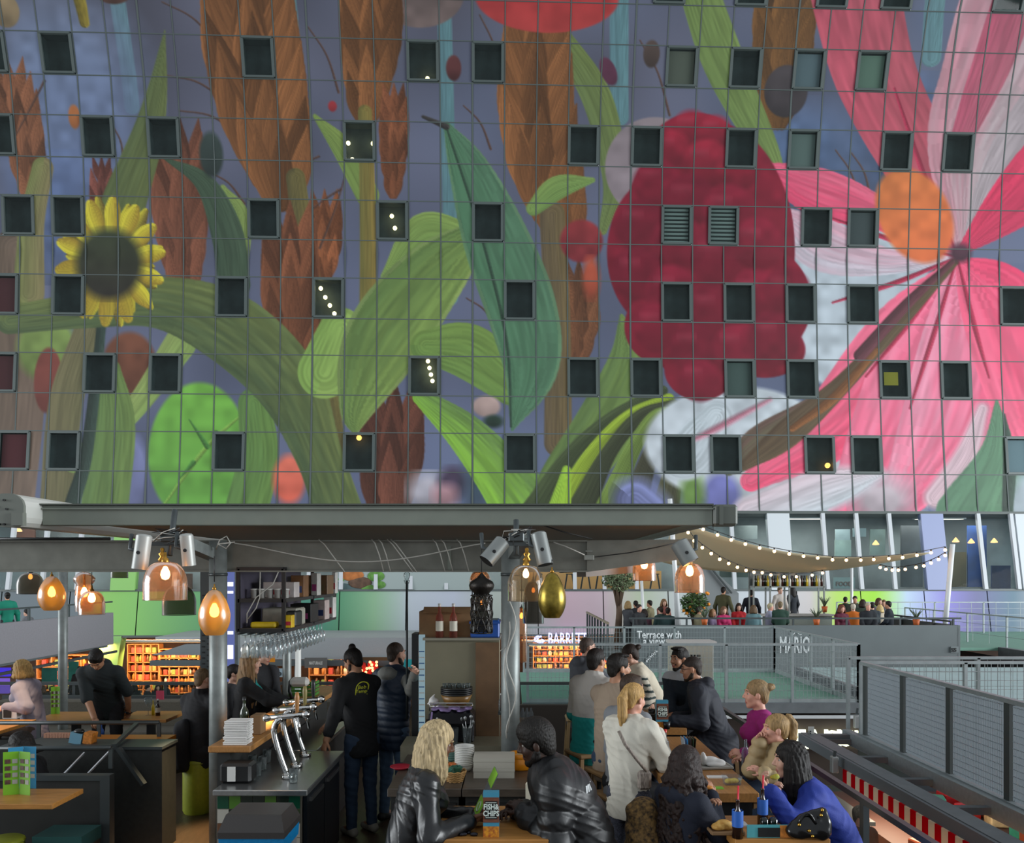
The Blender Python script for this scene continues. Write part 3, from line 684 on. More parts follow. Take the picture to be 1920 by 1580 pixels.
# floors
f = MB(); f.box((-3.4, 5, -.15), (11.6, 12.3, .3)); tag(f.build('floor_terrace', M_floor), kind='structure')
f = MB(); f.box((0, 24, -4.7), (110, 60, .3)); tag(f.build('floor_market', mat('market_floor', '#34363a', .5, noise=.2, nscale=2)), kind='structure')
# ---- canopy
D0 = 7.0
def post(px, D, r, z0, z1, label, m=M_galv, name='steel_post', collar=True):
    t = thing(name, label, 'post', (X(px, D), D, z0))
    b = MB(); b.cyl((X(px, D), D, z0+.012), (X(px, D), D, z1), r, n=20); b.build('shaft', m, t)
    b = MB(); b.box((X(px, D), D, z0+.006), (r*3.2, r*3.2, .012)); b.build('base_plate', m, t)
    if collar:
        b = MB(); b.cyl((X(px, D), D, z1-.3), (X(px, D), D, z1-.275), r*1.06, n=20); b.build('collar', M_anth, t)
    return t
post(409, D0-.12, .074, 0, 2.78, 'round galvanised post in front of the bar counter end'); post(957, D0-.12, .08, 0, 2.78, 'round galvanised post with white cables beside the beige cabinet')
post(118, 10.5, .058, 0, 2.9, 'thin galvanised post beside the bending man in dark clothes'); post(538, 9.3, .05, 0, 2.6, 'grey post behind the beer taps, far end of the bar')
t = thing('perforated_post', 'dark perforated square post behind the golden egg lamp', 'post', (X(389, 9.9), 9.9, 0))
b = MB(); b.box((X(389, 9.9), 9.9, 1.3), (.14, .1, 2.6)); b.build('shaft', M_anth, t)
b = MB()
for i in range(40): b.box((X(389, 9.9)-.03+.06*(i % 2), 9.847, .9+.035*i), (.03, .006, .018))
b.build('slots', M_black, t)
post(559, 14.5, .05, -4.5, 1.4, 'slim white post standing below among the stalls', M_white, 'white_post', False)
t = thing('steel_beam', 'long dull steel beam across the posts under the awning', 'beam', (0, D0, 2.5))
b = MB(); x0, x1 = X(-80, D0), X(1100, D0); zb, zt = Z(1072, D0), Z(1013, D0)
b.box(((x0+x1)/2, D0, (zb+zt)/2), (x1-x0, .012, zt-zb)); b.box(((x0+x1)/2, D0-.02, zb+.006), (x1-x0, .1, .012)); b.box(((x0+x1)/2, D0-.02, zt-.006), (x1-x0, .1, .012))
b.build('channel', M_galvd, t)
b = MB(); e = X(1296, D0); b.prism([(x1, zb), (e, Z(1046, D0)), (e, Z(1011, D0)), (x1, zt)], .05, O=(0, D0+.02, 0), U=(1, 0, 0), V=(0, 0, 1)); b.build('tapered_end', M_galvd, t)
b = MB(); b.tube([(X(-60, D0), D0-.08, zt+.01), (X(215, D0), D0-.08, zt+.012)], .014); b.build('cable_duct', M_black, t)
b = MB(); b.bar((X(843, D0), D0-.012, Z(1024, D0)), (X(843, D0), D0-.012, Z(1068, D0)), .03, .012); b.build('stiffener', M_rail, t)
t = thing('awning', 'wide grey awning frame with fabric underside above the bar', 'awning', (X(700, 6.6), 6.6, 2.9))
xa, xb = X(80, 6.6), X(1336, 6.6); z0, z1 = Z(985, 6.6), Z(947, 6.6)
b = MB(); b.box(((xa+xb)/2, 6.64, (z0+z1)/2), (xb-xa, .1, z1-z0), bev=.006); b.box(((xa+xb)/2, 6.58, z1-.03), (xb-xa, .03, .012)); b.build('front_rail', M_rail, t)
b = MB(); b.box(((xa+xb)/2-.01, 6.62, z1+.004), (xb-xa+.02, .12, .014)); b.build('rail_cap', mat('rail_cap', '#4b5048', .5), t)
b = MB(); b.box((xb+.1, 6.63, (z0+z1)/2), (.2, .14, z1-z0+.01), bev=.02); b.box((xb+.06, 6.555, (z0+z1)/2), (.03, .02, z1-z0-.01)); b.build('end_bracket', mat('bracket_grey', '#595e57', .5), t)
b = MB(); b.box(((xa+xb)/2, 8.8, 2.955), (xb-xa-.1, 4.2, .012)); b.build('fabric', mat('awning_fabric', '#8f8a7c', .85, noise=.03, nscale=90), t)
b = MB(); b.box(((xa+xb)/2, 10.9, 2.97), (xb-xa, .1, .12)); b.build('rear_rail', M_rail, t)
# left cassette running into the depth
b = MB(); pr = []
for i in range(20):
    a = 2*math.pi*i/20; r_ = .145; px_ = r_*math.cos(a)*1.0; pz_ = r_*math.sin(a)
    pr.append((max(-.13, min(.13, px_)), max(-.12, min(.14, pz_))))
b.prism(pr, 4.5, O=(xa-.125, 6.36, 2.992), U=(1, 0, 0), V=(0, 0, 1), N=(0, 1, 0)); b.build('cassette', mat('cassette_white', '#b9bab4', .4), t)
b = MB(); b.prism([(p*1.02, q*1.02) for p, q in pr], .03, O=(xa-.125, 6.33, 2.992), U=(1, 0, 0), V=(0, 0, 1), N=(0, 1, 0)); b.box((xa-.03, 6.33, 2.93), (.09, .05, .1)); b.build('end_cap', mat('cap_grey', '#6c7068', .5), t)
b = MB()
for dx, dz in ((-.02, .09), (-.1, .04), (.05, -.03), (-.06, -.1), (-.02, -.1), (0, .02)): b.cyl((xa-.12+dx, 6.31, 2.99+dz), (xa-.12+dx, 6.332, 2.99+dz), .008, n=8)
b.build('screw', M_black, t)
b = MB(); b.box((xb+.02, 8.8, 2.98), (.1, 4.2, .13)); b.build('side_rail', M_rail, t)
# white fairy cable wound on the beam
t = thing('cable', 'white cable looped along the steel beam above the bar', 'cable', (X(640, 6.9), 6.9, 2.75))
pts = [P(440+i*(470/24), 1018+35*math.sin(math.pi*i/24)**1.2, 6.85) for i in range(25)]
b = MB(); b.tube(pts, .006)
for px in (600, 728, 735, 812, 827, 857, 697, 710):
    b.tube([P(px-2, 1011, 6.93), P(px+8, 1020, 6.86), P(px+30, 1050, 6.85), P(px+46, 1072, 6.9)] if px in (600, 728, 735) else [P(px, 1011, 6.93), P(px+6, 1018, 6.86), P(px+14, 1040, 6.86), P(px+22, 1071, 6.9)], .005)
b.tube([P(405, 1030, 6.75), P(412, 1012, 6.7), P(425, 1005, 6.7), P(432, 1018, 6.7), P(424, 1028, 6.7), P(408, 1020, 6.7), P(440, 1016, 6.8)], .006); b.build('cord', M_cable, t)
t = thing('cable', 'white cables hanging down the round post next to the beige cabinet', 'cable', (X(960, 6.7), 6.7, 1.5))
b = MB(); b.tube([P(958+9*math.sin(i*.55-.6), 1120+12*i, 6.705) for i in range(23)], .006); b.tube([P(951+5*math.sin(i*.45+1), 1165+11*i, 6.71) for i in range(20)], .005)
b.tube([P(938, 1220, 6.74), P(949, 1212, 6.72), P(941, 1232, 6.74)], .004); b.build('cord', M_cable, t)
t = thing('cable', 'thin dark cable sagging to the junction box on the tapered beam end', 'cable', (X(1150, 6.9), 6.9, 2.7))
b = MB(); b.tube([P(1010, 982, 6.7), P(1060, 998, 6.8), P(1110, 1010, 6.9)], .006); b.tube([P(1115, 1044, 6.92), P(1180, 1036, 6.92), P(1230, 1026, 6.92), P(1275, 1016, 6.92)], .005); b.tube([P(1038, 1016, 6.9), P(1060, 1024, 6.88), P(1096, 1040, 6.9)], .006, mi=1)
b.build('cord', [M_cablek, M_cable], t)
b = MB(); b.box(P(1104, 1045, 6.94), (.085, .05, .045), bev=.004); b.box(P(1104, 1033, 6.94), (.06, .03, .01)); b.build('junction_box', mat('box_grey', '#8d9089', .5), t)
t = thing('heater', 'long brown infrared heater bar hung under the tapered beam end', 'heater', (X(1140, 7.2), 7.2, 2.5))
b = MB(); b.bar(P(1090, 1072, 7.2), P(1192, 1064, 7.9), .1, .09); b.build('housing', mat('heater_brown', '#5a4c40', .5), t)
b = MB(); b.bar(P(1050, 1070, 7.3), P(1088, 1068, 7.35), .05, .04); b.build('bracket', M_anth, t)
b = MB(); b.bar(P(1092, 1061, 7.18), P(1190, 1053, 7.88), .11, .012); b.build('reflector', M_steel, t)

# ---- pendant lamps
def lat_bell(r, h, top=.2, n=14):
    out = [(r*top, h)]
    for i in range(1, n+1):
        a = math.pi/2*i/n*1.12; out.append((r*(top*(1-i/n)+(1-top*(1-i/n))*math.sin(min(a, math.pi/2))**.8)*(1 if a < 1.5 else 1-.05*(a-1.5)), h*(1-(1-math.cos(min(a, math.pi/2)))*.62) if a < math.pi/2 else h*.38*(1-(a-math.pi/2)/(math.pi/2*.12))))
    return out
def lat_egg(r, h):
    p = [(.05*r, h)]
    for i in range(1, 19):
        t = i/18; z = 1-t; q = math.sin(math.pi*min(1, (.04+t*.86)))**.62*(.74+.3*t); p.append((r*min(1., q), h*z))
    return p
def pendant(px, py0, py1, wpx, D, label, kind='bell', m=None, bulb=M_bulb, cord_to=2.56, bulb_at=.55, name='pendant_lamp', bs=1., capm=None):
    x, zb, zt = X(px, D), Z(py1, D), Z(py0, D); h = zt-zb; r = wpx/2/F*D
    t = thing(name, label, 'lamp', (x, D, zb)); m = m or M_amber
    if kind == 'bell': pr = lat_bell(r, h)
    elif kind == 'egg': pr = lat_egg(r, h)
    elif kind == 'tube': pr = [(r*.25, h), (r*.9, h*.97), (r, h*.9), (r, h*.04), (r*.96, 0)]
    elif kind == 'pot': pr = [(r*.2, h), (r*.55, h*.97), (r, h*.84), (r*.95, h*.76), (r*.7, h*.68), (r*.78, h*.6), (r*.86, h*.3), (r*.8, .0)]
    b = MB(); b.lathe(pr, (x, D, zb), n=28); b.build('lamp_shade', m, t)
    if kind in ('bell', 'tube'):
        b = MB(); b.tube([Vector((x+pr[-1][0]*math.cos(a*math.pi/12), D+pr[-1][0]*math.sin(a*math.pi/12), zb+pr[-1][1])) for a in range(25)], .003); b.build('rim', M_anth if m is M_mesh else m, t)
    b = MB(); q = .5 if kind == 'egg' else min(1., r*7); b.lathe([(.001, h+.07*q), (.009*q, h+.07*q), (.012*q, h+.03*q), (.022*q, h+.025*q), (.028*q, h+.005), (.028*q, h-.004), (.001, h-.006)], (x, D, zb), n=14); b.build('cap', capm or M_goldin, t)
    b = MB(); b.tube([(x, D, zt+.05), (x, D, max(cord_to, zt+.08))], .004); b.build('cord', M_cablek, t)
    if bulb is not None:
        b = MB(); z = zb+h*bulb_at; b.lathe([(.004, .05*bs), (.014*bs, .04*bs), (.03*bs, .005), (.033*bs, -.02*bs), (.024*bs, -.045*bs), (.002, -.055*bs)], (x, D, z), n=14); b.build('bulb', bulb, t)
        b = MB(); b.cyl((x, D, z+.045*bs), (x, D, zt), .012, n=8); b.build('bulb_holder', M_goldin, t)
    return t
pendant(310, 1053, 1124, 78, 5.9, 'large copper coloured glass bell lamp below the twin grey spotlights, left', bulb_at=.72, cord_to=2.62)
pendant(336, 1098, 1152, 60, 7.6, 'unlit grey gauze bell lamp behind the large copper bell lamp', m=M_mesh, bulb=None, capm=M_anth)
pendant(402, 1104, 1190, 63, 5.6, 'larger golden egg lamp in front of the round post at the bar', 'egg', M_eggl, cord_to=2.62, bulb_at=.55)
pendant(97, 1079, 1144, 52, 7.4, 'smaller golden egg lamp on the far left', 'egg', M_eggl, bulb_at=.55)
pendant(172, 1108, 1151, 46, 7.6, 'small amber bell lamp left of the green pier', bulb_at=.75)
pendant(158, 1072, 1146, 38, 8.0, 'amber pot-shaped lamp behind the small amber bell lamp', 'pot', M_amber, bulb_at=.5)
pendant(57, 1074, 1113, 46, 8.0, 'small grey gauze bell lamp at the left edge', m=M_mesh, bulb=M_bulbdim, bulb_at=.85, capm=M_anth, bs=.6)
pendant(224, 1064, 1083, 30, 8.4, 'grey gauze lamp half hidden behind the steel beam', m=M_mesh, bulb=None, capm=M_anth, cord_to=2.6)
pendant(986, 1059, 1126, 68, 5.9, 'clear glass bell lamp with brass neck right beside the middle post', m=glass('pale_amber_glass', '#efe0c8', .86, .05, .35, '#c8b090'), bulb=M_glow, bulb_at=.78, bs=.7, cord_to=2.62)
pendant(1000, 1090, 1168, 40, 7.6, 'grey glass bell lamp hanging behind the clear bell lamp', m=M_smoke, bulb=M_bulbdim, bulb_at=.8, bs=.5, capm=M_anth)
pendant(1035, 1072, 1158, 58, 5.7, 'bronze egg lamp hanging right of the middle post', 'egg', M_bronze, bulb=None, cord_to=2.6)
pendant(978, 1138, 1240, 21, 8.0, 'slim amber tube lamp behind the middle post', 'tube', M_amber, bulb=M_bulbdim, bulb_at=.85, bs=.6, capm=M_anth)
pendant(1208, 1042, 1088, 44, 7.6, 'lit amber bell lamp under the tapered beam end', bulb_at=.7)
pendant(1293, 1056, 1110, 56, 6.6, 'lit amber bell lamp at the end of the beam, right', bulb_at=.78, cord_to=2.62)
pendant(900, 1070, 1105, 40, 8.8, 'copper bell lamp behind the dark pierced lantern', bulb_at=.6, bs=.6, cord_to=2.6)
# moroccan lantern
D = 6.5; x = X(903, D); s = D/F
t = thing('lantern', 'dark pierced metal lantern with onion top in front of the beige cabinet', 'lamp', (x, D, Z(1188, D)))
zq = lambda py: Z(py, D)-Z(1188, D)
M_iron = mat('dark_iron', '#2a2724', .4, .7, bump=.3, bscale=80)
b = MB(); b.lathe([(.001, zq(1072)), (3*s, zq(1076)), (9*s, zq(1083)), (21*s, zq(1090)), (24*s, zq(1097)), (22*s, zq(1104)), (15*s, zq(1111)), (14*s, zq(1114))], (x, D, Z(1188, D)), n=24); b.build('onion_top', M_iron, t)
b = MB(); rr = 20*s
for i in range(14):
    a = 2*math.pi*i/14; pts = []
    for k in range(9):
        zz = zq(1114)+(zq(1186)-zq(1114))*k/8; q = rr*(.72 if k == 0 else 1.)*(1+.04*math.sin(k*2)); aa = a+.18*math.sin(k*1.6+i*math.pi)
        pts.append((x+q*math.cos(aa), D+q*math.sin(aa), Z(1188, D)+zz))
    b.tube(pts, .0055, n=5)
for k in range(6):
    zz = Z(1188, D)+zq(1116)+(zq(1186)-zq(1116))*k/5; b.tube([(x+rr*math.cos(2*math.pi*i/20), D+rr*math.sin(2*math.pi*i/20), zz) for i in range(21)], .005, n=5)
b.build('pierced_body', M_iron, t)
b = MB(); b.lathe([(rr*.9, zq(1118)), (rr*.93, zq(1150)), (rr*.93, zq(1184))], (x, D, Z(1188, D)), n=20); b.build('glass_liner', M_smoke, t)
b = MB(); b.ball((x, D, Z(1128, D)), .014, sc=(.8, .8, 1.7)); b.build('bulb', M_bulbdim, t)
b = MB(); b.tube([(x, D, Z(1073, D)), (x, D, Z(1013, D))], .004); b.build('cord', M_cablek, t)
# spotlights
def spot(px, py, D, L, r, dirv, label, m=None):
    c = P(px, py, D); d = Vector(dirv).normalized()
    t = thing('spotlight', label, 'spotlight', c); m = m or mat('spot_grey', '#848886', .4, .3)
    b = MB(); b.cyl(c-d*L/2, c+d*L/2, r, n=22, cap=False); b.cyl(c+d*L/2, c+d*(L/2-.05), r*.93, r*.5, n=22, mi=1); b.lathe([(r, 0), (r*.8, .012), (.001, .018)], c-d*L/2, n=22, axis=-d); b.build('housing', [m, M_black], t)
    up = Vector((0, 0, 1)); b = MB(); b.tube([c+Vector((0, 0, 0)), c+Vector((.09 if px in (268, 920, 1284) else -.09, 0, .03)), c+Vector((.1 if px in (268, 920, 1284) else -.1, .05, .14))], .016); b.build('arm', M_anth, t)
    b = MB(); b.cyl(c+Vector((0, -r*.98, 0)), c+Vector((0, -r*1.1, 0)), .014, n=10); b.build('knob', M_black, t)
    return t
M_spotw = mat('spot_pale', '#a4a6a2', .4, .2)
spot(266, 1036, 6.0, .25, .058, (-.12, -.05, -1), 'pale cylinder spotlight on the left of the left node, aimed down', M_spotw)
spot(352, 1032, 6.1, .23, .05, (.06, .1, -1), 'pale cylinder spotlight on the right of the left node', M_spotw)
spot(927, 1034, 6.0, .2, .062, (-.62, -.3, -.75), 'grey spotlight tilted left beside the middle post')
spot(1016, 1030, 6.0, .24, .06, (.22, -.2, -1), 'grey spotlight tilted right of the middle post')
spot(1284, 1036, 6.4, .18, .072, (.5, -.2, -.9), 'grey spotlight at the far end of the beam above the amber lamp')
for px, lb in ((318, 'tangle of brackets and cables of the left lamp node'), (968, 'tangle of brackets and cables of the middle lamp node')):
    D = 6.2; t = thing('lamp_node', lb, 'bracket', P(px, 1015, D)); c = P(px, 1012, D)
    b = MB(); b.cyl(c+Vector((0, .1, .24 if px < 500 else .16)), c+Vector((0, 0, -.12)), .022); b.bar(c+Vector((-.17, 0, -.03)), c+Vector((.17, 0, -.03)), .03, .03); b.box(c+Vector((0, 0, .02)), (.12, .08, .07), bev=.008); b.build('bracket', M_anth, t)
    b = MB(); r_ = random.Random(px)
    for i in range(7): b.tube([c+Vector((r_.uniform(-.16, .16), r_.uniform(-.06, .02), r_.uniform(-.05, .1))) for _ in range(5)], .004, mi=i % 2)
    b.build('cords', [M_cablek, M_cable], t)
    b = MB(); b.lathe([(.001, .11), (.016, .1), (.012, .075), (.03, .06), (.016, .04), (.034, .015), (.02, 0)], c+Vector((-.03 if px < 500 else .08, -.06, -.17)), n=14); b.build('brass_stem', M_goldin, t)
    b = MB(); b.bar(c+Vector((.05, .05, 0)), P(px+86 if px < 500 else 960, 1042, D0-.05), .1, .09); b.build('stub_beam', M_galv, t)
# ---- thin rod
t = thing('rod', 'thin grey rod standing behind the man in the blue vest', 'pole', (X(763, 7.7), 7.7, 1.2))
b = MB(); b.cyl((X(763, 7.7), 7.7, 1.1), (X(763, 7.7), 7.7, Z(1088, 7.7)), .011); b.build('shaft', M_anth, t)
b = MB(); b.lathe([(.018, 0), (.03, .03), (.018, .04), (.03, .07), (.03, .1), (.016, .11)], (X(763, 7.7), 7.7, Z(1094, 7.7)), n=12); b.build('glass_head', M_clear, t)

# ---- bar counter
t = thing('bar_counter', 'oak topped bar counter running back behind the beer taps', 'counter', (-2.2, 7.5, 0))
b = MB(); b.box((-2.21, 7.95, 1.125), (.33, 3.4, .05), bev=.006); b.build('countertop', M_wood, t)
b = MB(); b.box((-2.27, 7.95, .55), (.1, 3.3, 1.1)); b.build('body', M_dark, t)
t = thing('worktop_unit', 'steel worktop unit with coloured tiles on its end below the bar', 'counter', (-1.86, 6.6, 0))
b = MB(); b.box((-1.86, 6.56, .88), (.7, 1.32, .045), bev=.006); b.build('worktop', M_steel, t)
b = MB(); b.box((-1.89, 6.6, .43), (.62, 1.18, .855)); b.build('carcass', M_dark, t)
t2 = thing('worktop_unit', 'narrower steel worktop unit behind the bar tender, far part of the bar', 'counter', (-1.97, 8.0, 0))
b = MB(); b.box((-1.99, 8.02, .88), (.44, 1.56, .045), bev=.006); b.build('worktop', M_steel, t2); b = MB(); b.box((-2.0, 8.02, .43), (.4, 1.5, .855)); b.build('carcass', M_dark, t2)
b = MB(); tm = ['#0f4a34', '#4f7a2a', '#8d8a80', '#1e2b22', '#6d4a34', '#3f4c34', '#b8b4a8', '#2f6a48']; pat = [0, 1, 3, 3, 1, 3, 0, 6, 3, 1, 2, 5, 3, 5, 4, 0, 3, 2, 1, 0, 6, 2, 5, 3, 1, 0, 4, 6, 3, 1, 0, 2, 5, 4, 1, 6, 3, 0, 1, 2, 5, 4, 3, 0, 1, 6, 2, 5, 0]
for i in range(7):
    for j in range(8):
        b.box((-2.165+.089*i, 6.0, .79-.107*j), (.084, .014, .102), mi=pat[(j*7+i) % 49])
b.build('tiles', [mat('tile_%d' % i, c, .15, coat=.4) for i, c in enumerate(tm)], t)
b = MB(); b.box((-1.895, 6.004, .43), (.64, .01, .85)); b.build('grout', mat('grout', '#6a655a', .8), t)
for k in range(2):
    d = BOX('door', mat('fridge_door', '#2a3138', .35, .5), -1.575, -1.545, 6.03+.57*k, 6.58+.57*k, .12, .84, t)
    b = MB(); b.box((-1.535, 6.05+.57*k+.25, .78), (.02, .4, .03)); b.build('handle', M_steel, d)
# beer taps
for i, (px, D) in enumerate(((533, 6.25), (549, 6.6), (566, 7.0))):
    x = X(px, D); t = thing('beer_tap', ['nearest chrome beer tap column on the steel worktop', 'middle chrome beer tap column on the steel worktop', 'farthest chrome beer tap column on the steel worktop'][i], 'beer tap', (x, D, .905), group='beer taps')
    b = MB(); pts = []
    for k in range(13):
        u = k/12; pts.append((x+.03-.13*math.sin(u*2.2)*(1-.2*u)+.1*max(0, u-.6), D, .905+.46*math.sin(u*math.pi/2)))
    b.tube(pts, [.025]*13, n=12); b.cyl((x+.03, D, .905), (x+.03, D, .93), .05, n=16); b.build('column', M_chrome, t)
    b = MB(); b.cyl((x-.14, D, 1.37), (x+.16, D, 1.4), .022); b.ball((x+.17, D, 1.4), .034); b.ball((x-.14, D, 1.37), .03); b.cyl((x+.1, D, 1.39), (x+.13, D, 1.22), .016, .012); b.build('spout', M_chrome, t)
    b = MB(); b.lathe([(.012, 0), (.016, .05), (.02, .12), (.014, .16), (.001, .165)], (x+.1, D, 1.41), n=10); b.build('handle', [mat('tap_wood', '#9a6b3a', .4), mat('tap_wood2', '#7d7040', .4), M_black][i], t)
def lathe_thing(name, label, cat, c, prof, m, n=20, group=None, **k):
    b = MB(); b.lathe(prof, c, n=n); o = b.build(name, m, org=c); return tag(o, label, cat, group)
def bottle(name, label, c, h, r, m, capm=None, labm=None, group=None, lab=(.2, .5)):
    t = thing(name, label, 'bottle', c, group=group)
    b = MB(); b.lathe([(.001, 0), (r, 0), (r, h*.55), (r*.85, h*.65), (r*.36, h*.76), (r*.33, h*.96), (r*.36, h*.97), (r*.36, h), (.001, h)], c, n=18); b.build('body', m, t)
    if labm:
        b = MB(); b.lathe([(r*1.02, h*lab[0]), (r*1.02, h*lab[1])], c, n=18); b.build('paper_label', labm, t)
    if capm:
        b = MB(); b.lathe([(r*.4, h*.93), (r*.42, h*1.02), (.001, h*1.02)], c, n=12); b.build('cap', capm, t)
    return t
M_wineg = mat('dark_green_glass', '#243018', .1, coat=.5); M_brownglass = mat('brown_glass', '#2a160c', .1, coat=.5); M_lab = mat('cream_label', '#c8c4b4', .6); M_labr = mat('red_label', '#a8201c', .5); M_labb = mat('blue_label', '#2a62b8', .5)
bottle('wine_bottle', 'green wine bottle on the near end of the oak bar', (X(458, 6.75), 6.75, 1.152), .3, .037, M_wineg, M_black, M_lab, lab=(.05, .3))
D = 6.36; t = thing('napkin_stack', 'tall stack of white paper napkins at the near end of the oak bar', 'napkins', (X(447, D), D, 1.15))
r_ = random.Random(4); b = MB()
for i in range(14): b.box((X(447, D)+r_.uniform(-.006, .006), D+r_.uniform(-.005, .005), 1.157+.0135*i), (.185, .15, .012), rz=r_.uniform(-.04, .04), bev=.004)
b.build('napkins', M_paper, t)
BOX('box', M_card, X(473, 6.75), X(492, 6.75), 6.7, 6.85, 1.152, 1.31, bev=.003, label='small brown cardboard box behind the white napkin stack', cat='box')
t = thing('dispenser', 'black dispenser box with pale front on the steel worktop', 'dispenser', (X(447, 6.15), 6.15, .905))
b = MB(); b.box((X(447, 6.15), 6.15, .98), (.24, .16, .15), bev=.02); b.build('body', M_black, t); b = MB(); b.box((X(441, 6.15), 6.064, .98), (.06, .01, .11)); b.build('front_plate', M_white, t)
gl = [(.001, 0), (.028, 0), (.03, .01), (.034, .11), (.032, .11), (.028, .012)]
for i, (px, D) in enumerate(((487, 6.3), (497, 6.5), (505, 6.75), (555, 6.1), (478, 6.55))):
    lathe_thing('tumbler', 'clear tumbler on the steel worktop by the beer taps', 'glass', (X(px, D)-.02, D, .904), gl, M_clear, group='tumblers by the taps')
t = thing('bin', 'waste bin with dark swing lid and blue bag before the tiled bar end', 'bin', (X(488, 5.35), 5.35, 0))
xx = X(488, 5.35); b = MB(); f = lambda w, d, z: [(xx-w, 5.35-d, z), (xx+w, 5.35-d, z), (xx+w, 5.35+d, z), (xx-w, 5.35+d, z)]
b.add(f(.17, .15, .0)+f(.2, .18, .78), [(3, 2, 1, 0), (0, 1, 5, 4), (1, 2, 6, 5), (2, 3, 7, 6), (3, 0, 4, 7), (4, 5, 6, 7)]); b.build('body', mat('bin_grey', '#8a8c8c', .5), t)
b = MB(); b.add(f(.205, .185, .7)+f(.212, .19, .8), [(0, 1, 5, 4), (1, 2, 6, 5), (2, 3, 7, 6), (3, 0, 4, 7)]); b.box((xx-.02, 5.16, .66), (.08, .01, .1)); b.build('bag', M_bag, t)
b = MB(); b.add(f(.215, .195, .79)+f(.215, .195, .83)+f(.18, .14, .93), [(3, 2, 1, 0), (0, 1, 5, 4), (1, 2, 6, 5), (2, 3, 7, 6), (3, 0, 4, 7), (4, 5, 9, 8), (5, 6, 10, 9), (6, 7, 11, 10), (7, 4, 8, 11), (8, 9, 10, 11)]); b.build('lid', mat('bin_lid', '#3c3836', .45), t)
# hanging shelf unit with stock, glasses under it
xl, xr, ya, yb, za, zb_ = X(425, 6.95), X(532, 6.95), 6.95, 8.95, Z(1182, 6.95), 2.54
t = thing('hanging_shelf', 'black metal shelf hung above the bar, filled with stock', 'shelf', (xl, ya, za))
b = MB()
for x_ in (xl+.1, xr):
    for y_ in (ya, (ya+yb)/2, yb): b.bar((x_, y_, za), (x_, y_, zb_), .03, .03)
for z_ in (za, za+.26, zb_):
    b.bar((xl+.1, ya, z_), (xr, ya, z_), .03, .03); b.bar((xl+.1, yb, z_), (xr, yb, z_), .03, .03); b.bar((xr, ya, z_), (xr, yb, z_), .03, .03); b.bar((xl+.1, ya, z_), (xl+.1, yb, z_), .03, .03)
b.build('frame', M_black, t)
for z_ in (za+.012, za+.27): BOX('shelf_board', M_darkwood, xl+.1, xr, ya, yb, z_-.008, z_+.008, t)
BOX('back_panel', mat('shelf_back', '#4c4858', .7), xl+.1, xl+.115, ya, yb, za, zb_, t)
b = MB(); b.tube([P(488, 1072, 6.93), P(487, 1120, 6.93), P(480, 1140, 6.93), P(465, 1160, 6.93)], .005); b.tube([P(522, 1072, 6.93), P(512, 1095, 6.93), P(480, 1120, 6.93), P(463, 1150, 6.93), P(463, 1168, 6.93)], .005); b.build('cable', M_cable, t)
xs = xl+.13
stock = [('box', 'white and red carton on the upper board of the hanging shelf', 'box', .1, 7.35, .28, .24, .14, 1, '#d8d0cc'), ('box', 'tall brown carton beside the white and red carton', 'box', .3, 7.5, .14, .18, .2, 1, '#8a6038'),
         ('tray', 'yellow plastic tray on the front of the lower board', 'tray', .06, 7.05, .22, .12, .05, 0, '#d8b818'), ('bag', 'clear bag of printed cups on the lower board', 'bag', .08, 7.4, .32, .3, .16, 0, '#b0aea0'), ('bag', 'dark folded bag in the middle of the hanging shelf', 'bag', .33, 7.25, .1, .22, .14, 0, '#262a28'),
         ('box', 'yellow box beside the shelf post', 'box', .36, 7.05, .07, .1, .11, 0, '#d4b010'), ('box', 'white upright box near the middle post of the hanging shelf', 'box', .36, 8.0, .06, .16, .22, 1, '#c8c6c0'), ('box', 'pale printed carton at the far end of the lower board', 'box', .3, 8.35, .14, .2, .2, 0, '#b8a8a4'),
         ('box', 'tall pale carton at the far end of the hanging shelf', 'box', .32, 8.7, .12, .16, .22, 0, '#c8c8c4'), ('box', 'brown carton at the far end of the upper board', 'box', .2, 8.5, .22, .3, .2, 1, '#74583c'), ('box', 'black box on the lower board behind the middle post', 'box', .2, 7.9, .2, .3, .18, 0, '#1c1e1e'), ('box', 'white narrow carton on the upper far end', 'box', .38, 8.8, .05, .12, .24, 1, '#d0d0cc')]
for nm, lb, ct, dx, y_, w, d, h, lv, c_ in stock:
    z_ = (za+.021) if lv == 0 else (za+.279); h = min(h, .23)
    t2 = thing(nm, lb, ct, (xs+dx, y_, z_)); b = MB(); b.box((xs+dx+w*.0+min(w, .42-dx)/2-.0, y_, z_+h/2), (min(w, .42-dx), d, h), bev=.012 if nm != 'box' else .003); b.build('body', mat('stock_%s' % c_[1:], c_, .5, noise=.12, nscale=18), t2)
    if nm == 'box':
        b = MB(); b.box((xs+dx+min(w, .42-dx)/2, y_-d/2-.002, z_+h*.35), (min(w, .42-dx)*.7, .004, h*.3)); b.build('printed_band', mat('print_%d' % (len(lb) % 4), ['#b02838', '#2a3a6a', '#6a5a3a', '#a8407a'][len(lb) % 4], .5), t2)
for k in range(5): lathe_thing('tub', 'white lidded tub in the row on the upper board', 'tub', (xs+.06+.07*k, 7.1, za+.279), [(.001, 0), (.026, 0), (.03, .07), (.033, .07), (.033, .082), (.001, .084)], M_white, group='white tubs on the hanging shelf')
t = thing('glass_rack', 'black rail rack under the hanging shelf', 'rack', (xl, ya, za-.04))
b = MB()
for k in range(5): b.bar((xl+.1+.085*k, ya, za-.03), (xl+.1+.085*k, yb, za-.03), .012, .016)
b.build('rails', M_anth, t)
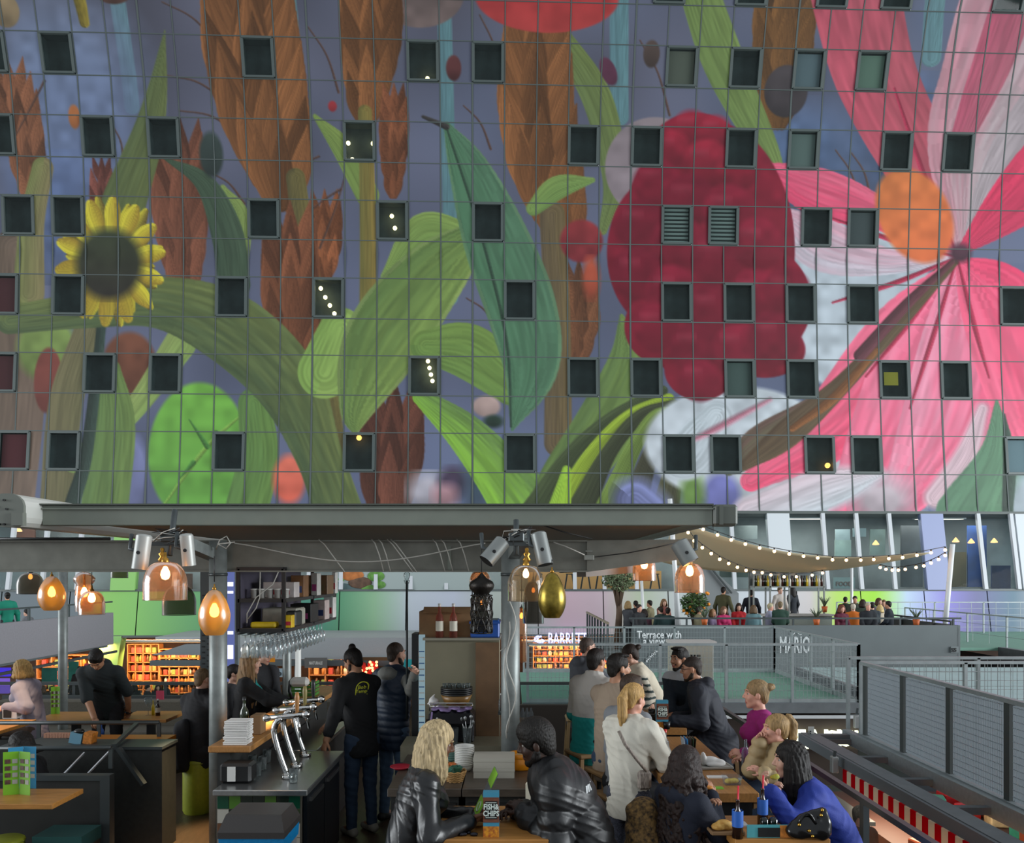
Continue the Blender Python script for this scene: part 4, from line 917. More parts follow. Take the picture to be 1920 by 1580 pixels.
wg = [(.036, -.03), (.036, -.034), (.006, -.042), (.005, -.09), (.007, -.105), (.03, -.125), (.042, -.155), (.043, -.185), (.038, -.215), (.033, -.235)]
b = MB(); b.lathe(wg, (0, 0, 0), n=14); g0 = b.build('wine_glass', glass('wine_glass_clear', '#eef4f6', .74, .04, .6, '#dfe8ea')); tag(g0, 'wine glass hanging upside down under the black shelf above the bar', 'glass', 'wine glasses hanging in the rack')
first = True
for i in range(13):
    for k in range(4):
        o = g0 if first else dup(g0); first = False; o.location = (xl+.143+.085*k, ya+.06+.145*i, za-.008)
# ---- cabinet, fridge, coffee corner
D = 7.4; x0, x1 = X(797, D), X(936, D); zt = Z(1200, D)
t = thing('cabinet', 'tall beige cabinet behind the coffee machine', 'cabinet', ((x0+x1)/2, D+.3, 0))
BOX('body', M_beige, x0, x1, D+.012, D+.6, .05, zt, t); BOX('front_panel', M_beige, x0, X(892, D), D, D+.012, .9, zt-.02, t); BOX('side_board', M_brownp, X(892, D), x1, D-.02, D+.012, .9, zt-.02, t); BOX('top_edge', mat('edge_grey', '#8b8878', .5), x0-.02, x1+.01, D-.02, D+.6, zt, zt+.022, t)
ZT = zt+.022
t = thing('fridge', 'black drinks fridge with blue lit door edge beside the beige cabinet', 'fridge', (X(784, 7.5), 7.8, 0))
BOX('body', M_black, X(772, 7.5), X(784, 7.5)+.0, 7.5, 7.75, .05, Z(1188, 7.5), t); BOX('door_edge', emis('fridge_light', '#b4d4e0', .5), X(785, 7.45), X(796, 7.45), 7.45, 7.5, .75, Z(1190, 7.45), t)
b = MB()
for i in range(16): b.box((X(790.5, 7.44), 7.445, .95+.055*i), (.05, .006, .01), mi=i % 2)
b.build('shelf_strips', [M_white, mat('strip_blue', '#4a7ab0', .4)], t)
t = thing('box', 'brown cardboard box with open flaps on top of the beige cabinet', 'box', (X(838, 7.6), 7.6, ZT))
BOX('carton', M_card, X(786, 7.5), X(892, 7.5), 7.5, 7.85, ZT, ZT+.24, t); b = MB(); b.box((X(838, 7.5), 7.5, ZT+.255), (.44, .1, .006), M=Matrix.Rotation(.5, 3, 'X')); b.build('flap', M_card, t)
M_rose = glass('rose_glass', '#e0a898', .7, .05, .3, '#c88878')
bottle('wine_bottle', 'rosé bottle before the cardboard box, left of two', (X(824, 7.42), 7.43, ZT), .31, .036, M_rose, M_white, M_lab); bottle('wine_bottle', 'rosé bottle before the cardboard box, right of two', (X(850, 7.42), 7.43, ZT), .31, .036, M_rose, M_white, M_lab)
t = thing('crate', 'blue plastic crate on the beige cabinet behind the dark lantern', 'crate', (X(910, 7.5), 7.55, ZT)); BOX('body', M_blue, X(882, 7.42), X(936, 7.42), 7.42, 7.8, ZT, ZT+.16, t, bev=.01); BOX('rim', M_blue, X(880, 7.4), X(938, 7.4), 7.4, 7.82, ZT+.13, ZT+.15, t)
D = 7.0; x0, x1 = X(752, D), X(951, D)
t = thing('counter', 'beige counter slab carrying the coffee machine', 'counter', ((x0+x1)/2, 7.2, 0)); BOX('top_slab', mat('slab', '#77725f', .5, noise=.06), x0, x1, 6.95, 7.38, .86, 1.0, t); BOX('base', M_dark, x0+.03, x1-.03, 7.0, 7.36, 0, .86, t)
t = thing('coffee_machine', 'black coffee machine with rack of bowls on the beige counter', 'coffee machine', (X(846, 7.2), 7.2, 1.0))
BOX('body', mat('machine_black', '#17171c', .25), X(802, 7.05), X(888, 7.05), 7.1, 7.36, 1.0, 1.26, t, bev=.015); BOX('head', mat('machine_black'), X(806, 7.0), X(886, 7.0), 6.98, 7.2, 1.17, 1.3, t, bev=.02)
b = MB(); b.tube([(X(806, 7), 6.98, 1.3), (X(806, 7), 6.98, 1.37), (X(886, 7), 6.98, 1.37), (X(886, 7), 6.98, 1.3)], .006); b.tube([(X(806, 7), 7.0, 1.34), (X(886, 7), 7.0, 1.34)], .005); b.cyl((X(798, 7), 7.0, 1.0), (X(800, 7), 7.05, 1.22), .016); b.build('rack', M_chrome, t)
b = MB(); b.ball((X(820, 7), 6.97, 1.24), .01); b.ball((X(840, 7), 6.97, 1.18), .012); b.build('button', M_chrome, t)
t = thing('cloth', 'lilac cloth draped over the black coffee machine', 'cloth', (X(848, 7), 7.0, 1.3)); sd = SDF(.008); 
for i in range(9): sd.ell((X(815+8*i, 7), 7.04+.03*math.sin(i*2), 1.31+.012*math.sin(i*1.7)), (.035, .08, .014), .02)
sd.cone((X(811, 7), 6.96, 1.29), (X(809, 7), 6.95, 1.2), .01, .008, .01); V, Fq = sd.run(); mesh_np('fabric', V, Fq, mat('lilac_cloth', '#8f7aa8', .8), t)
t = thing('cloth', 'crumpled white napkin left of the stacked bowls', 'napkin', (X(815, 7.15), 7.15, 1.32)); sd = SDF(.008); sd.ell((X(814, 7.15), 7.15, 1.36), (.045, .05, .03), .02); sd.cone((X(810, 7.15), 7.13, 1.38), (X(815, 7.15), 7.15, 1.42), .02, .006, .02); sd.cone((X(812, 7.15), 7.13, 1.35), (X(803, 7.15), 7.12, 1.34), .02, .008, .02); V, Fq = sd.run(); mesh_np('paper', V, Fq, M_paper, t)
c = (X(856, 7.15), 7.15, 1.33)
lathe_thing('bowl', 'wide brown bowl on the coffee machine rack', 'bowl', c, [(.001, 0), (.09, 0), (.115, .03), (.14, .09), (.135, .09), (.1, .03)], mat('brown_bowl', '#7d5a26', .35, noise=.2, nscale=9), n=28)
for i in range(4): lathe_thing('bowl', 'black bowl in the pile above the brown bowl', 'bowl', (c[0], c[1], 1.405+.017*i), [(.1, 0), (.135, .012), (.145, .03), (.14, .03), (.1, .01), (.001, .008)], M_black, n=28, group='black bowls on the coffee machine')
for i in range(6): lathe_thing('cup', 'small clear cup on the black bowls', 'cup', (c[0]-.105+.042*i, 7.13+.02*(i % 2), 1.478), [(.001, 0), (.014, 0), (.02, .045), (.018, .045), (.013, .004)], M_clear, 12, group='clear cups on top of the coffee machine')
for i, px in enumerate((826, 851, 876)):
    g = thing('glass', ['clear glass left of the cutlery glass on the beige counter', 'clear glass in the middle before the coffee machine', 'tall clear glass holding cutlery before the coffee machine'][i], 'glass', (X(px, 6.99), 6.99, 1.0))
    b = MB(); b.lathe([(.001, 0), (.03, 0), (.032, .01), (.042, .155), (.039, .155), (.029, .012)], (X(px, 6.99), 6.99, 1.0), n=20); b.build('vessel', M_clear, g)
    if i == 2:
        for k in range(6):
            t2 = thing('fork' if k % 2 else 'spoon', 'steel cutlery standing in the tall clear glass', 'cutlery', (X(px, 6.99), 6.99, 1.02), group='cutlery in the glass'); a = k*1.1
            b = MB(); e = Vector((X(px, 6.99)+.05*math.cos(a), 6.99+.04*math.sin(a), 1.2+.01*k)); b.tube([(X(px, 6.99)+.006*k-.015, 6.99, 1.015), e], .004); b.ball(e, .014, sc=(1, .4, 1.6)); b.build('blade', M_steel, t2)
# ---- dark service counter
D = 5.78; x0, x1 = X(727, D), X(1003, D); xm = X(866, D)
for k, (a, b_, lb) in enumerate(((x0, xm-.004, 'dark wooden counter block behind the blonde woman'), (xm+.004, x1, 'dark wooden counter block under the pale boxes, right half'))):
    t = thing('service_counter', lb, 'counter', ((a+b_)/2, 6.2, 0)); BOX('countertop', M_darkwood, a, b_, 5.76, 6.86, .89, .95, t, bev=.004); BOX('carcass', M_dark, a+.02, b_-.02, 5.8, 6.8, 0, .888, t)
    w = (b_-a-.1)/2
    for q in range(2):
        dd = BOX('door', mat('counter_door', '#201f1e', .45), a+.04+q*(w+.02), a+.04+q*(w+.02)+w, 5.785, 5.8, .1, .84, t); BOX('handle', M_anth, a+.04+q*(w+.02)+w*.4, a+.04+q*(w+.02)+w*.6, 5.77, 5.785, .78, .8, dd)
def at_z(px, py, z): D = (ZC-z)*F/(py-CY); return Vector((X(px, D), D, z))
TOP = .95
for i in range(11): lathe_thing('bowl', 'white bowl in the tall pile on the dark counter', 'bowl', at_z(870, 1447, TOP)+Vector((0, .06, .0135*i)), [(.001, 0), (.05, 0), (.066, .03), (.071, .052), (.078, .054), (.078, .06), (.07, .06), (.05, .008)], M_white, 26, group='pile of white bowls')
for i in range(4): lathe_thing('bowl', 'sea green bowl in the pile behind the blonde hair', 'bowl', at_z(843, 1437, TOP)+Vector((0, .12, .018*i)), [(.001, 0), (.04, 0), (.07, .03), (.075, .05), (.07, .05), (.04, .01)], mat('sea_green', '#5a7a70', .3), 24, group='pile of sea green bowls')
c = at_z(926, 1460, TOP)
for i in range(2):
    t = thing('box', ['pale flat carton, lower of two on the dark counter', 'pale flat carton, upper of two on the dark counter'][i], 'box', c+Vector((0, .1, .074*i))); z_ = TOP+.074*i
    BOX('carton', mat('pale_carton', '#b5b1a4', .6), c.x-.155, c.x+.155, c.y+.02, c.y+.27, z_, z_+.06, t); BOX('lid', mat('pale_carton'), c.x-.158, c.x+.158, c.y+.017, c.y+.273, z_+.05, z_+.073, t)
c = at_z(976, 1446, TOP); t = thing('tub', 'round orange tub with lid at the right end of the dark counter', 'tub', c+Vector((0, .1, 0)))
M_or = mat('orange_plastic', '#e89010', .3); b = MB(); b.lathe([(.001, 0), (.09, 0), (.094, .01), (.098, .1), (.001, .1)], c+Vector((0, .1, 0)), n=30); b.build('body', M_or, t); b = MB(); b.lathe([(.1, .095), (.102, .12), (.095, .124), (.085, .115), (.001, .112)], c+Vector((0, .1, 0)), n=30); b.build('lid', M_or, t); b = MB(); b.lathe([(.001, .118), (.03, .118), (.032, .112)], c+Vector((0, .1, 0)), n=20); b.build('lid_button', mat('tan_plastic', '#b09060', .5), t)
def basket(label, c, r, h, m):
    t = thing('basket', label, 'basket', c); b = MB(); n = 20
    for k in range(6):
        z = h*k/5; q = r*(.68+.32*k/5); b.tube([c+Vector((q*math.cos(2*math.pi*i/n), q*math.sin(2*math.pi*i/n), z+.004*(-1)**i+.006)) for i in range(n+1)], h*.11, n=5)
    b.lathe([(.001, .004), (r*.68, .004), (r*.98, h)], c, n=20); b.build('weave', m, t); return t
M_wick = mat('wicker', '#9a7440', .7, noise=.3, nscale=80); M_sach = mat('green_sachet', '#2f5a44', .5)
c = at_z(852, 1468, TOP)+Vector((0, .06, 0)); basket('wicker basket full of green sachets on the dark counter', c, .082, .07, M_wick)
r_ = random.Random(2)
for i in range(16):
    o = MB().box((0, 0, 0), (.032, .006, .07), M=Matrix.Rotation(r_.uniform(-.5, .5), 3, 'Y') @ Matrix.Rotation(r_.uniform(-.4, .4), 3, 'X')).build('sachet', M_sach if i % 3 else mat('teal_sachet', '#3f7a6a', .5))
    o.location = c+Vector((r_.uniform(-.055, .055), r_.uniform(-.04, .04), .075)); tag(o, 'green sachet standing in the wicker basket', 'sachet', 'sachets in the basket')
c = at_z(844, 1449, TOP)+Vector((0, .05, 0)); basket('small basket of orange packets behind the green sachets', c, .06, .05, M_wick)
for i in range(8):
    o = MB().ball((0, 0, 0), .016, sc=(1.2, 1, .7)).build('packet', mat('orange_packet', '#c86a30', .5)); o.location = c+Vector((r_.uniform(-.035, .035), r_.uniform(-.03, .03), .055)); tag(o, 'orange packet in the small basket', 'packet', 'orange packets')
lathe_thing('plate', 'red plate at the left end of the dark counter', 'plate', at_z(748, 1447, TOP)+Vector((0, .1, 0)), [(.001, 0), (.05, 0), (.085, .02), (.084, .024), (.05, .006), (.001, .006)], mat('red_plate', '#b0283a', .35), 28)
# high chair
D = 5.45; t = thing('high_chair', 'cream plastic high chair between the dark counter and the puffer jacket', 'high chair', (X(1022, D), D, 0)); M_cream = mat('cream_plastic', '#d6d0bc', .4)
xh = X(1022, D); b = MB(); pl = [(-.13, 0)]+[(-.13+.26*i/10, .3+.1*math.sin(math.pi*i/10)) for i in range(11)]+[(.13, 0)]
b.prism(pl, .03, O=(xh, D+.12, .72), U=(1, 0, 0), V=(0, .12, 1), N=(0, 1, 0)); b.build('backrest', M_cream, t)
b = MB(); b.box((xh, D, .69), (.28, .28, .05), bev=.02); b.build('seat', M_cream, t); b = MB(); b.box((xh, D-.16, .85), (.3, .12, .03), bev=.012); b.box((xh-.13, D-.05, .8), (.03, .25, .1), bev=.01); b.box((xh+.13, D-.05, .8), (.03, .25, .1), bev=.01); b.build('tray', M_cream, t)
for sx in (-1, 1):
    for sy in (-1, 1): b = MB(); b.cyl((xh+sx*.12, D+sy*.12, .68), (xh+sx*.19, D+sy*.18, 0), .02); b.build('leg', M_cream, t)
b = MB(); b.box((xh-.06, D-.145, .7), (.12, .02, .11), bev=.01); b.build('crotch_bar', M_cream, t)
# blue bag, crates behind the middle post
t = thing('crate', 'dark blue crate with cardboard top right of the middle post', 'crate', (X(990, 7.7), 7.7, 0)); BOX('body', mat('navy_plastic', '#1a2048', .5), X(974, 7.6), X(1006, 7.6), 7.6, 7.9, 0, .98, t); BOX('carton', M_card, X(975, 7.58), X(1005, 7.58), 7.58, 7.9, .98, 1.08, t)
for i in range(3): lathe_thing('bottle', 'clear bottle lying in the carton on the blue crate', 'bottle', (X(980+8*i, 7.65), 7.68, 1.08), [(.001, 0), (.02, 0), (.022, .08), (.01, .11), (.009, .13), (.001, .13)], M_pet, 12, group='bottles in the carton')
for i in range(6): bottle('water_bottle', 'blue capped water bottle in the pack behind the orange tub', (X(977+9*(i % 3), 6.75), 6.72+.06*(i//3), .86), .15, .022, mat('blue_water', '#4a7ab8', .15, coat=.4), M_white, group='pack of water bottles')
t = thing('stool', 'low black stand carrying the water bottle pack', 'stool', (X(986, 6.75), 6.75, 0)); BOX('seat', M_black, X(974, 6.75), X(999, 6.75), 6.66, 6.86, .8, .86, t)
for sx in (976, 997): BOX('leg', M_black, X(sx, 6.75)-.01, X(sx, 6.75)+.01, 6.7, 6.72, 0, .8, t)
BOX('ledge_shelf', M_anth, X(934, 7.1), X(954, 7.1), 7.05, 7.2, 1.255, 1.27, label='small ledge with two clear bottles beside the beige cabinet', cat='shelf')
for i, px in enumerate((939, 948)): bottle('bottle', ['small clear bottle on the ledge beside the beige cabinet, left', 'small clear bottle on the ledge beside the beige cabinet, right'][i], Vector((X(px, 7.12), 7.12, 1.271)), .16, .02, M_pet, M_white)

# ---- high tables on the right, front tables
def table(name, label, x0, x1, y0, y1, z, m=M_wood, th=.065, leg=M_black, ped=False):
    t = thing(name, label, 'table', ((x0+x1)/2, (y0+y1)/2, 0)); BOX('tabletop', m, x0, x1, y0, y1, z-th, z, t, bev=.004)
    if ped:
        b = MB(); b.box(((x0+x1)/2, (y0+y1)/2, .015), (.4, .4, .03)); b.build('base', leg, t); b = MB(); b.box(((x0+x1)/2, (y0+y1)/2, (z-th)/2+.015), (.08, .08, z-th-.03)); b.build('column', leg, t)
    else:
        for a in (x0+.06, x1-.06):
            for c in (y0+.08, y1-.08): BOX('leg', leg, a-.03, a+.03, c-.03, c+.03, 0, z-th, t)
        BOX('apron', leg, x0+.05, x1-.05, y0+.05, y0+.09, z-th-.22, z-th, t)
    return t
TB = 1.05
table('high_table', 'long oak high table with trays of food, right', 1.06, 1.635, 5.29, 7.12, TB); table('high_table', 'long oak high table with fish and chips stand, behind the food trays', 1.06, 1.64, 7.5, 8.6, TB)
table('high_table', 'oak high table between the blonde woman and the man in the puffer jacket', -.42, .2, 4.36, 5.0, TB, M_wood2); table('high_table', 'oak high table with the black bag and turquoise menu, front right', 1.22, 1.74, 4.37, 4.8, TB, M_wood2)
def stand(label, c, w, h, face, text=True, yaw=0., d=.05):
    """three sided card stand for a fish and chips menu"""
    t = thing('menu_stand', label, 'menu', c); b = MB(); b.box(c+Vector((0, 0, h/2)), (w, d, h)); cd = b.build('card', mat('teal_card', '#3f8ca8', .5), t)
    b = MB(); b.box(c+Vector((0, -d/2-.002, h*.61)), (w, .004, h*.56)); b.build('wood_print', mat('plank_print', '#6e3f2c', .6, noise=.25, nscale=30, stretch=(1, 1, 6)), t)
    b = MB(); b.box(c+Vector((0, -d/2-.005, h*.61)), (w*.78, .004, h*.4)); b.build('board', mat('slate_print', '#131516', .6), t)
    b = MB(); b.box(c+Vector((0, -d/2-.002, h*.12)), (w, .004, h*.24)); b.build('chips_print', mat('chips_print', '#d89420', .6, col2='#9a4a1c', nscale=60), t)
    tx = mat('print_white', '#d8e4dc', .6); y = c.y-d/2-.008
    m = MB()
    for s_, zz in (('FISH&', .63), ('CHIPS', .48)):
        q = text_mb(s_, h*.17, (c.x, y, c.z+h*zz), align='CENTER', depth=.001, bold=.0012, xs=.8); m.add(q.v, q.f)
    for zz in (.78, .445): m.box((c.x, y, c.z+h*zz), (w*.68, .002, h*.012))
    m.build('lettering', tx, t); return t
stand('fish and chips menu stand on the front middle table', Vector((X(921, 4.42), 4.43, TB)), .088, .245, 0); stand('fish and chips menu stand on the farther high table', at_z(1243, 1367, TB)+Vector((0, .05, 0)), .11, .265, 0)
def menu_card(label, a, b_, wv, m, acc=None, name='menu'): ...
# things on the food table
bottle('water_bottle', 'clear plastic bottle with red cap on the food table', at_z(1247, 1428, TB), .245, .032, M_pet, mat('red_cap', '#c8281e', .4))
def tray(label, c, w, d, rz=0., m=None):
    t = thing('tray', label, 'tray', c, rz); b = MB(); b.box((0, 0, .006), (w, d, .012), bev=.003)
    for s_ in (-1, 1): b.box((s_*w/2, 0, .012), (.012, d, .018), bev=.003); b.box((0, s_*d/2, .012), (w, .012, .018), bev=.003)
    b.build('base', m or mat('tray_grey', '#a7a49c', .5), t, world=False); return t
c = at_z(1262, 1432, TB); tray('grey tray with half eaten sandwich and wrapper', c, .2, .16)
def blob(name, label, cat, c, parts, m, h=.006, noise=None):
    sd = SDF(h)
    for p, r in parts: sd.ell(Vector(c)+Vector(p), r, .012)
    V, Fq = sd.run(noise); o = mesh_np(name, V, Fq, m, off=c, label=label); o.location = c; o['category'] = cat; return o
M_bread = mat('bread', '#b98a48', .8, noise=.2, nscale=30); M_leafy = mat('salad', '#8a9a38', .7, col2='#c8b038', nscale=60)
blob('sandwich', 'yellow and green sandwich on the grey tray', 'food', c+Vector((0, 0, .014)), [((-.02, 0, .02), (.05, .035, .02)), ((.03, .02, .03), (.03, .03, .03)), ((.02, -.03, .015), (.04, .02, .015))], M_leafy)
blob('wrapper', 'crumpled white wrapper beside the sandwich', 'wrapper', c+Vector((.07, .02, .014)), [((0, 0, .012), (.04, .03, .012)), ((.02, .02, .015), (.02, .02, .018))], M_paper)
c = at_z(1338, 1438, TB); tray('grey paper-lined tray with white wrap', c, .24, .16, .1)
blob('wrapper', 'large folded white paper on the right grey tray', 'wrapper', c+Vector((-.02, 0, .012)), [((-.05, .03, .045), (.02, .05, .05)), ((0, .02, .03), (.07, .05, .035)), ((.06, 0, .02), (.05, .04, .03)), ((.02, -.03, .015), (.06, .03, .018))], M_paper)
c = at_z(1293, 1445, TB); t = thing('menu_stand', 'leaning blue and black menu cards in a holder on the food table', 'menu', c)
for i, (dx, cc) in enumerate(((-.03, '#b0c0d0'), (-.014, '#1f8fd0'), (.004, '#3a2a24'), (.016, '#2c4a34'), (.028, '#15201a'))):
    b = MB(); b.box(c+Vector((dx, .03, .12)), (.004, .13, .24), M=Matrix.Rotation(-.14+.06*i, 3, 'Y')); b.build('card', mat('menu_%d' % i, cc, .4, noise=.3, nscale=30), t)
BOX('holder', M_black, c.x-.04, c.x+.04, c.y-.03, c.y+.09, TB, TB+.02, t)
def mill(label, c):
    t = thing('pepper_mill', label, 'pepper mill', c); b = MB(); b.lathe([(.001, 0), (.02, 0), (.018, .03), (.013, .05), (.018, .075), (.018, .08)], c, n=16); b.build('body', mat('mill_clear', '#5a5a50', .2), t); b = MB(); b.lathe([(.018, .08), (.024, .095), (.022, .112), (.012, .12), (.001, .122)], c, n=16); b.build('head', M_black, t)
mill('black topped pepper mill beside the menu cards on the food table', at_z(1308, 1455, TB))
c = at_z(1372, 1470, TB); t = thing('food_box', 'clear takeaway box of yellow food on the food table', 'food box', c); b = MB(); b.add([c+Vector(v) for v in ((-.05, -.035, 0), (.05, -.035, 0), (.05, .035, 0), (-.05, .035, 0), (-.06, -.045, .06), (.06, -.045, .06), (.06, .045, .06), (-.06, .045, .06))], [(0, 1, 5, 4), (1, 2, 6, 5), (2, 3, 7, 6), (3, 0, 4, 7), (3, 2, 1, 0)]); b.build('box', M_pet, t)
blob('food', 'yellow diced food inside the clear box', 'food', c+Vector((0, 0, .004)), [((-.02, 0, .018), (.03, .025, .018)), ((.02, .005, .02), (.03, .025, .018))], mat('yellow_food', '#d8a820', .6, col2='#e8d060', nscale=80))
o = BOX('napkin', M_paper, -.07, .07, -.03, .03, 0, .008); o.location = at_z(1345, 1457, TB); tag(o, 'folded white napkin left of the clear food box', 'napkin')
o = BOX('card', mat('green_card', '#6fae2c', .5), -.035, .035, -.03, .03, 0, .004); o.location = at_z(1346, 1477, TB); tag(o, 'small green card lying at the edge of the food table', 'card')
blob('bread', 'brown bread roll at the near edge of the food table', 'bread', at_z(1318, 1486, TB)+Vector((0, .03, .0)), [((0, 0, .02), (.045, .03, .02)), ((.03, 0, .025), (.03, .025, .02))], M_bread)
# front right table
c = at_z(1362, 1562, TB); tray('brown tray with burger remains beside the cola bottle', c+Vector((0, .02, 0)), .18, .12, 0, M_card)
blob('burger', 'half eaten burger in its wrapper on the brown tray', 'food', c+Vector((-.01, .02, .012)), [((-.03, 0, .02), (.04, .03, .022)), ((.02, .01, .02), (.04, .03, .025)), ((.0, .0, .04), (.04, .03, .02))], mat('burger', '#b07a30', .7, col2='#d8b060', nscale=40))
o = BOX('napkin', M_paper, -.1, .1, -.04, .04, 0, .006); o.location = c+Vector((.06, .16, 0)); tag(o, 'white paper sheet behind the burger tray', 'napkin')
def cola(label, c):
    t = bottle('cola_bottle', label, c, .21, .03, M_brownglass, None, M_labb, lab=(.3, .72)); b = MB(); b.tube([c+Vector((0, 0, .05)), c+Vector((.004, 0, .285))], .005); b.build('straw', mat('red_straw', '#d8203a', .4), t)
cola('cola bottle with red straw beside the burger tray', at_z(1383, 1570, TB)); cola('cola bottle with red straw behind the two black jars', at_z(1436, 1552, TB)+Vector((0, .06, 0)))
for i in range(2): lathe_thing('jar', ['round black jar, left of two by the turquoise menu', 'round black jar, right of two by the turquoise menu'][i], 'jar', at_z(1433+17*i, 1552, TB), [(.001, 0), (.02, 0), (.026, .02), (.024, .05), (.012, .062), (.001, .064)], mat('black_glass', '#0e1614', .1, coat=.5), 18)
c = at_z(1447, 1572, TB); t = thing('menu', 'turquoise menu card with black panel on the front right table', 'menu', c); b = MB(); b.box(c+Vector((0, .02, .035)), (.26, .006, .07)); b.build('card', mat('turquoise', '#5ab4bc', .5), t); b = MB(); b.box(c+Vector((-.01, .014, .03)), (.12, .006, .05)); b.build('black_panel', mat('slate_print'), t); b = MB(); b.box(c+Vector((.08, .014, .035)), (.06, .006, .066)); b.build('orange_panel', mat('orange_print', '#c87a2c', .5, noise=.3, nscale=40), t)
c = at_z(1517, 1572, TB); t = thing('handbag', 'black leather handbag with gold clasps on the front right table', 'bag', c); sd = SDF(.008)
sd.cone(c+Vector((-.08, 0, .045)), c+Vector((.06, 0, .05)), .045, .05, .03); sd.cone(c+Vector((-.05, 0, .1)), c+Vector((.07, .01, .14)), .03, .03, .04); sd.ell(c+Vector((.08, 0, .07)), (.04, .05, .07), .03); V, Fq = sd.run(lambda x, y, z: .004*np.sin(x*60+z*40)*np.sin(z*50)); mesh_np('body', V, Fq, mat('black_leather', '#131313', .22), t)
b = MB(); b.tube([c+Vector((-.07+.012*i, -.03, .09+.06*math.sin(math.pi*i/8))) for i in range(9)], .008); b.build('strap', mat('black_leather'), t); b = MB()
for q in ((.05, -.04, .14), (.06, -.03, .165), (-.07, -.045, .09), (-.02, -.055, .06), (.0, -.05, .03)): b.ball(c+Vector(q), .009)
b.build('clasp', mat('gold', '#c89a40', .2, 1.), t)
# front middle table
blob('keys', 'bunch of dark keys and beads on the front middle table', 'keys', at_z(868, 1568, TB)+Vector((0, .02, 0)), [((-.05+.02*i, .02*math.sin(i*2), .01), (.014, .012, .01)) for i in range(7)], mat('dark_metal', '#33333a', .25, .8))
blob('bread', 'brown bread bag beside the menu on the front middle table', 'bread', at_z(895, 1548, TB), [((0, 0, .02), (.05, .04, .02))], mat('kraft', '#c49a5c', .7))
# things on the far high table
for i, (px, py, lb) in enumerate(((1222, 1342, 'black cup cluster on the farther high table'), (1226, 1352, 'clear glass with dark drink on the farther high table'), (1250, 1366, 'black pot beside the farther menu stand'))): lathe_thing('cup', lb, 'cup', at_z(px, py, TB), [(.001, 0), (.03, 0), (.036, .07), (.032, .07), (.001, .05)], M_black if i != 1 else M_smoke, 16)

# ---- seats on the right
def bar_stool(label, x, y, z=.76, m=None, rz=0.):
    t = thing('bar_stool', label, 'stool', (x, y, 0), rz); m = m or mat('stool_wood', '#8a6a44', .5, noise=.15, nscale=12); b = MB(); b.box((0, 0, z-.02), (.34, .34, .04), bev=.012); b.build('seat', m, t, world=False)
    for sx in (-1, 1):
        for sy in (-1, 1): b = MB(); b.bar((sx*.14, sy*.14, z-.04), (sx*.18, sy*.18, 0), .035, .035); b.build('leg', m, t, world=False)
    b = MB(); b.bar((-.165, -.165, .3), (.165, -.165, .3), .025, .025); b.bar((-.165, .165, .3), (.165, .165, .3), .025, .025); b.build('footrest', M_anth, t, world=False); return t
# ---- left dining side
table('table', 'oak table with green menus at the lower left', -5.4, -3.39, 5.9, 6.33, .80, M_wood2, .04, ped=True)
t = thing('partition', 'dark partition panel with steel frame behind the lower left table', 'partition', (-4.4, 6.6, 0)); BOX('panel', M_dark, -5.8, -3.38, 6.58, 6.62, 0, .80, t); BOX('top_rail', M_anth, -5.8, -3.30, 6.56, 6.64, .80, .845, t); BOX('end_post', M_anth, -3.38, -3.30, 6.56, 6.64, 0, .80, t)
t = thing('partition', 'tall dark partition block beside the green pouf', 'partition', (-4.2, 7.2, 0)); BOX('panel', mat('partition_dark', '#2b2d2b', .5, noise=.15), -4.6, -3.15, 7.2, 7.5, 0, .92, t); BOX('top_edge', M_anth, -4.62, -3.14, 7.18, 7.52, .92, .945, t)
def handrail(label, a, b_, z0, n, r=.02, name='handrail', low=True):
    a, b_ = Vector(a), Vector(b_); t = thing(name, label, 'railing', ((a.x+b_.x)/2, (a.y+b_.y)/2, z0)); m = MB(); m.tube([a, b_], r, n=10); m.build('top_rail', M_anth, t)
    for i in range(n):
        p = a+(b_-a)*((i+.5)/n if n == 1 else i/(n-1)); m = MB(); m.bar((p.x, p.y, z0), (p.x, p.y, p.z), .035, .02); m.build('baluster', M_anth, t)
    return t
handrail('steel handrail above the lower left partition', P(-40, 1403, 6.8), P(208, 1401, 6.8), .845, 2); handrail('steel handrail in front of the person in the pale jacket', P(-40, 1355, 8.0), P(298, 1354, 8.0), 0, 4)
t = thing('stair_rail', 'sloping stair rail with bright edges left of the partition block', 'railing', P(235, 1380, 7.6)); m = MB(); m.bar(P(213, 1398, 7.1), P(256, 1357, 7.9), .04, .03); m.bar(P(222, 1402, 7.12), P(270, 1470, 7.12), .06, .03); m.build('rail', M_anth, t)
M_bst = mat('bright_steel', '#d8dce0', .2, .8); m = MB(); m.bar(P(118, 1453, 6.7), P(158, 1411, 7.0), .014, .014); m.build('edge_strip', M_bst, t); m = MB(); m.bar(P(162, 1453, 6.7), P(210, 1403, 7.0), .014, .014); m.build('edge_strip', M_bst, t)
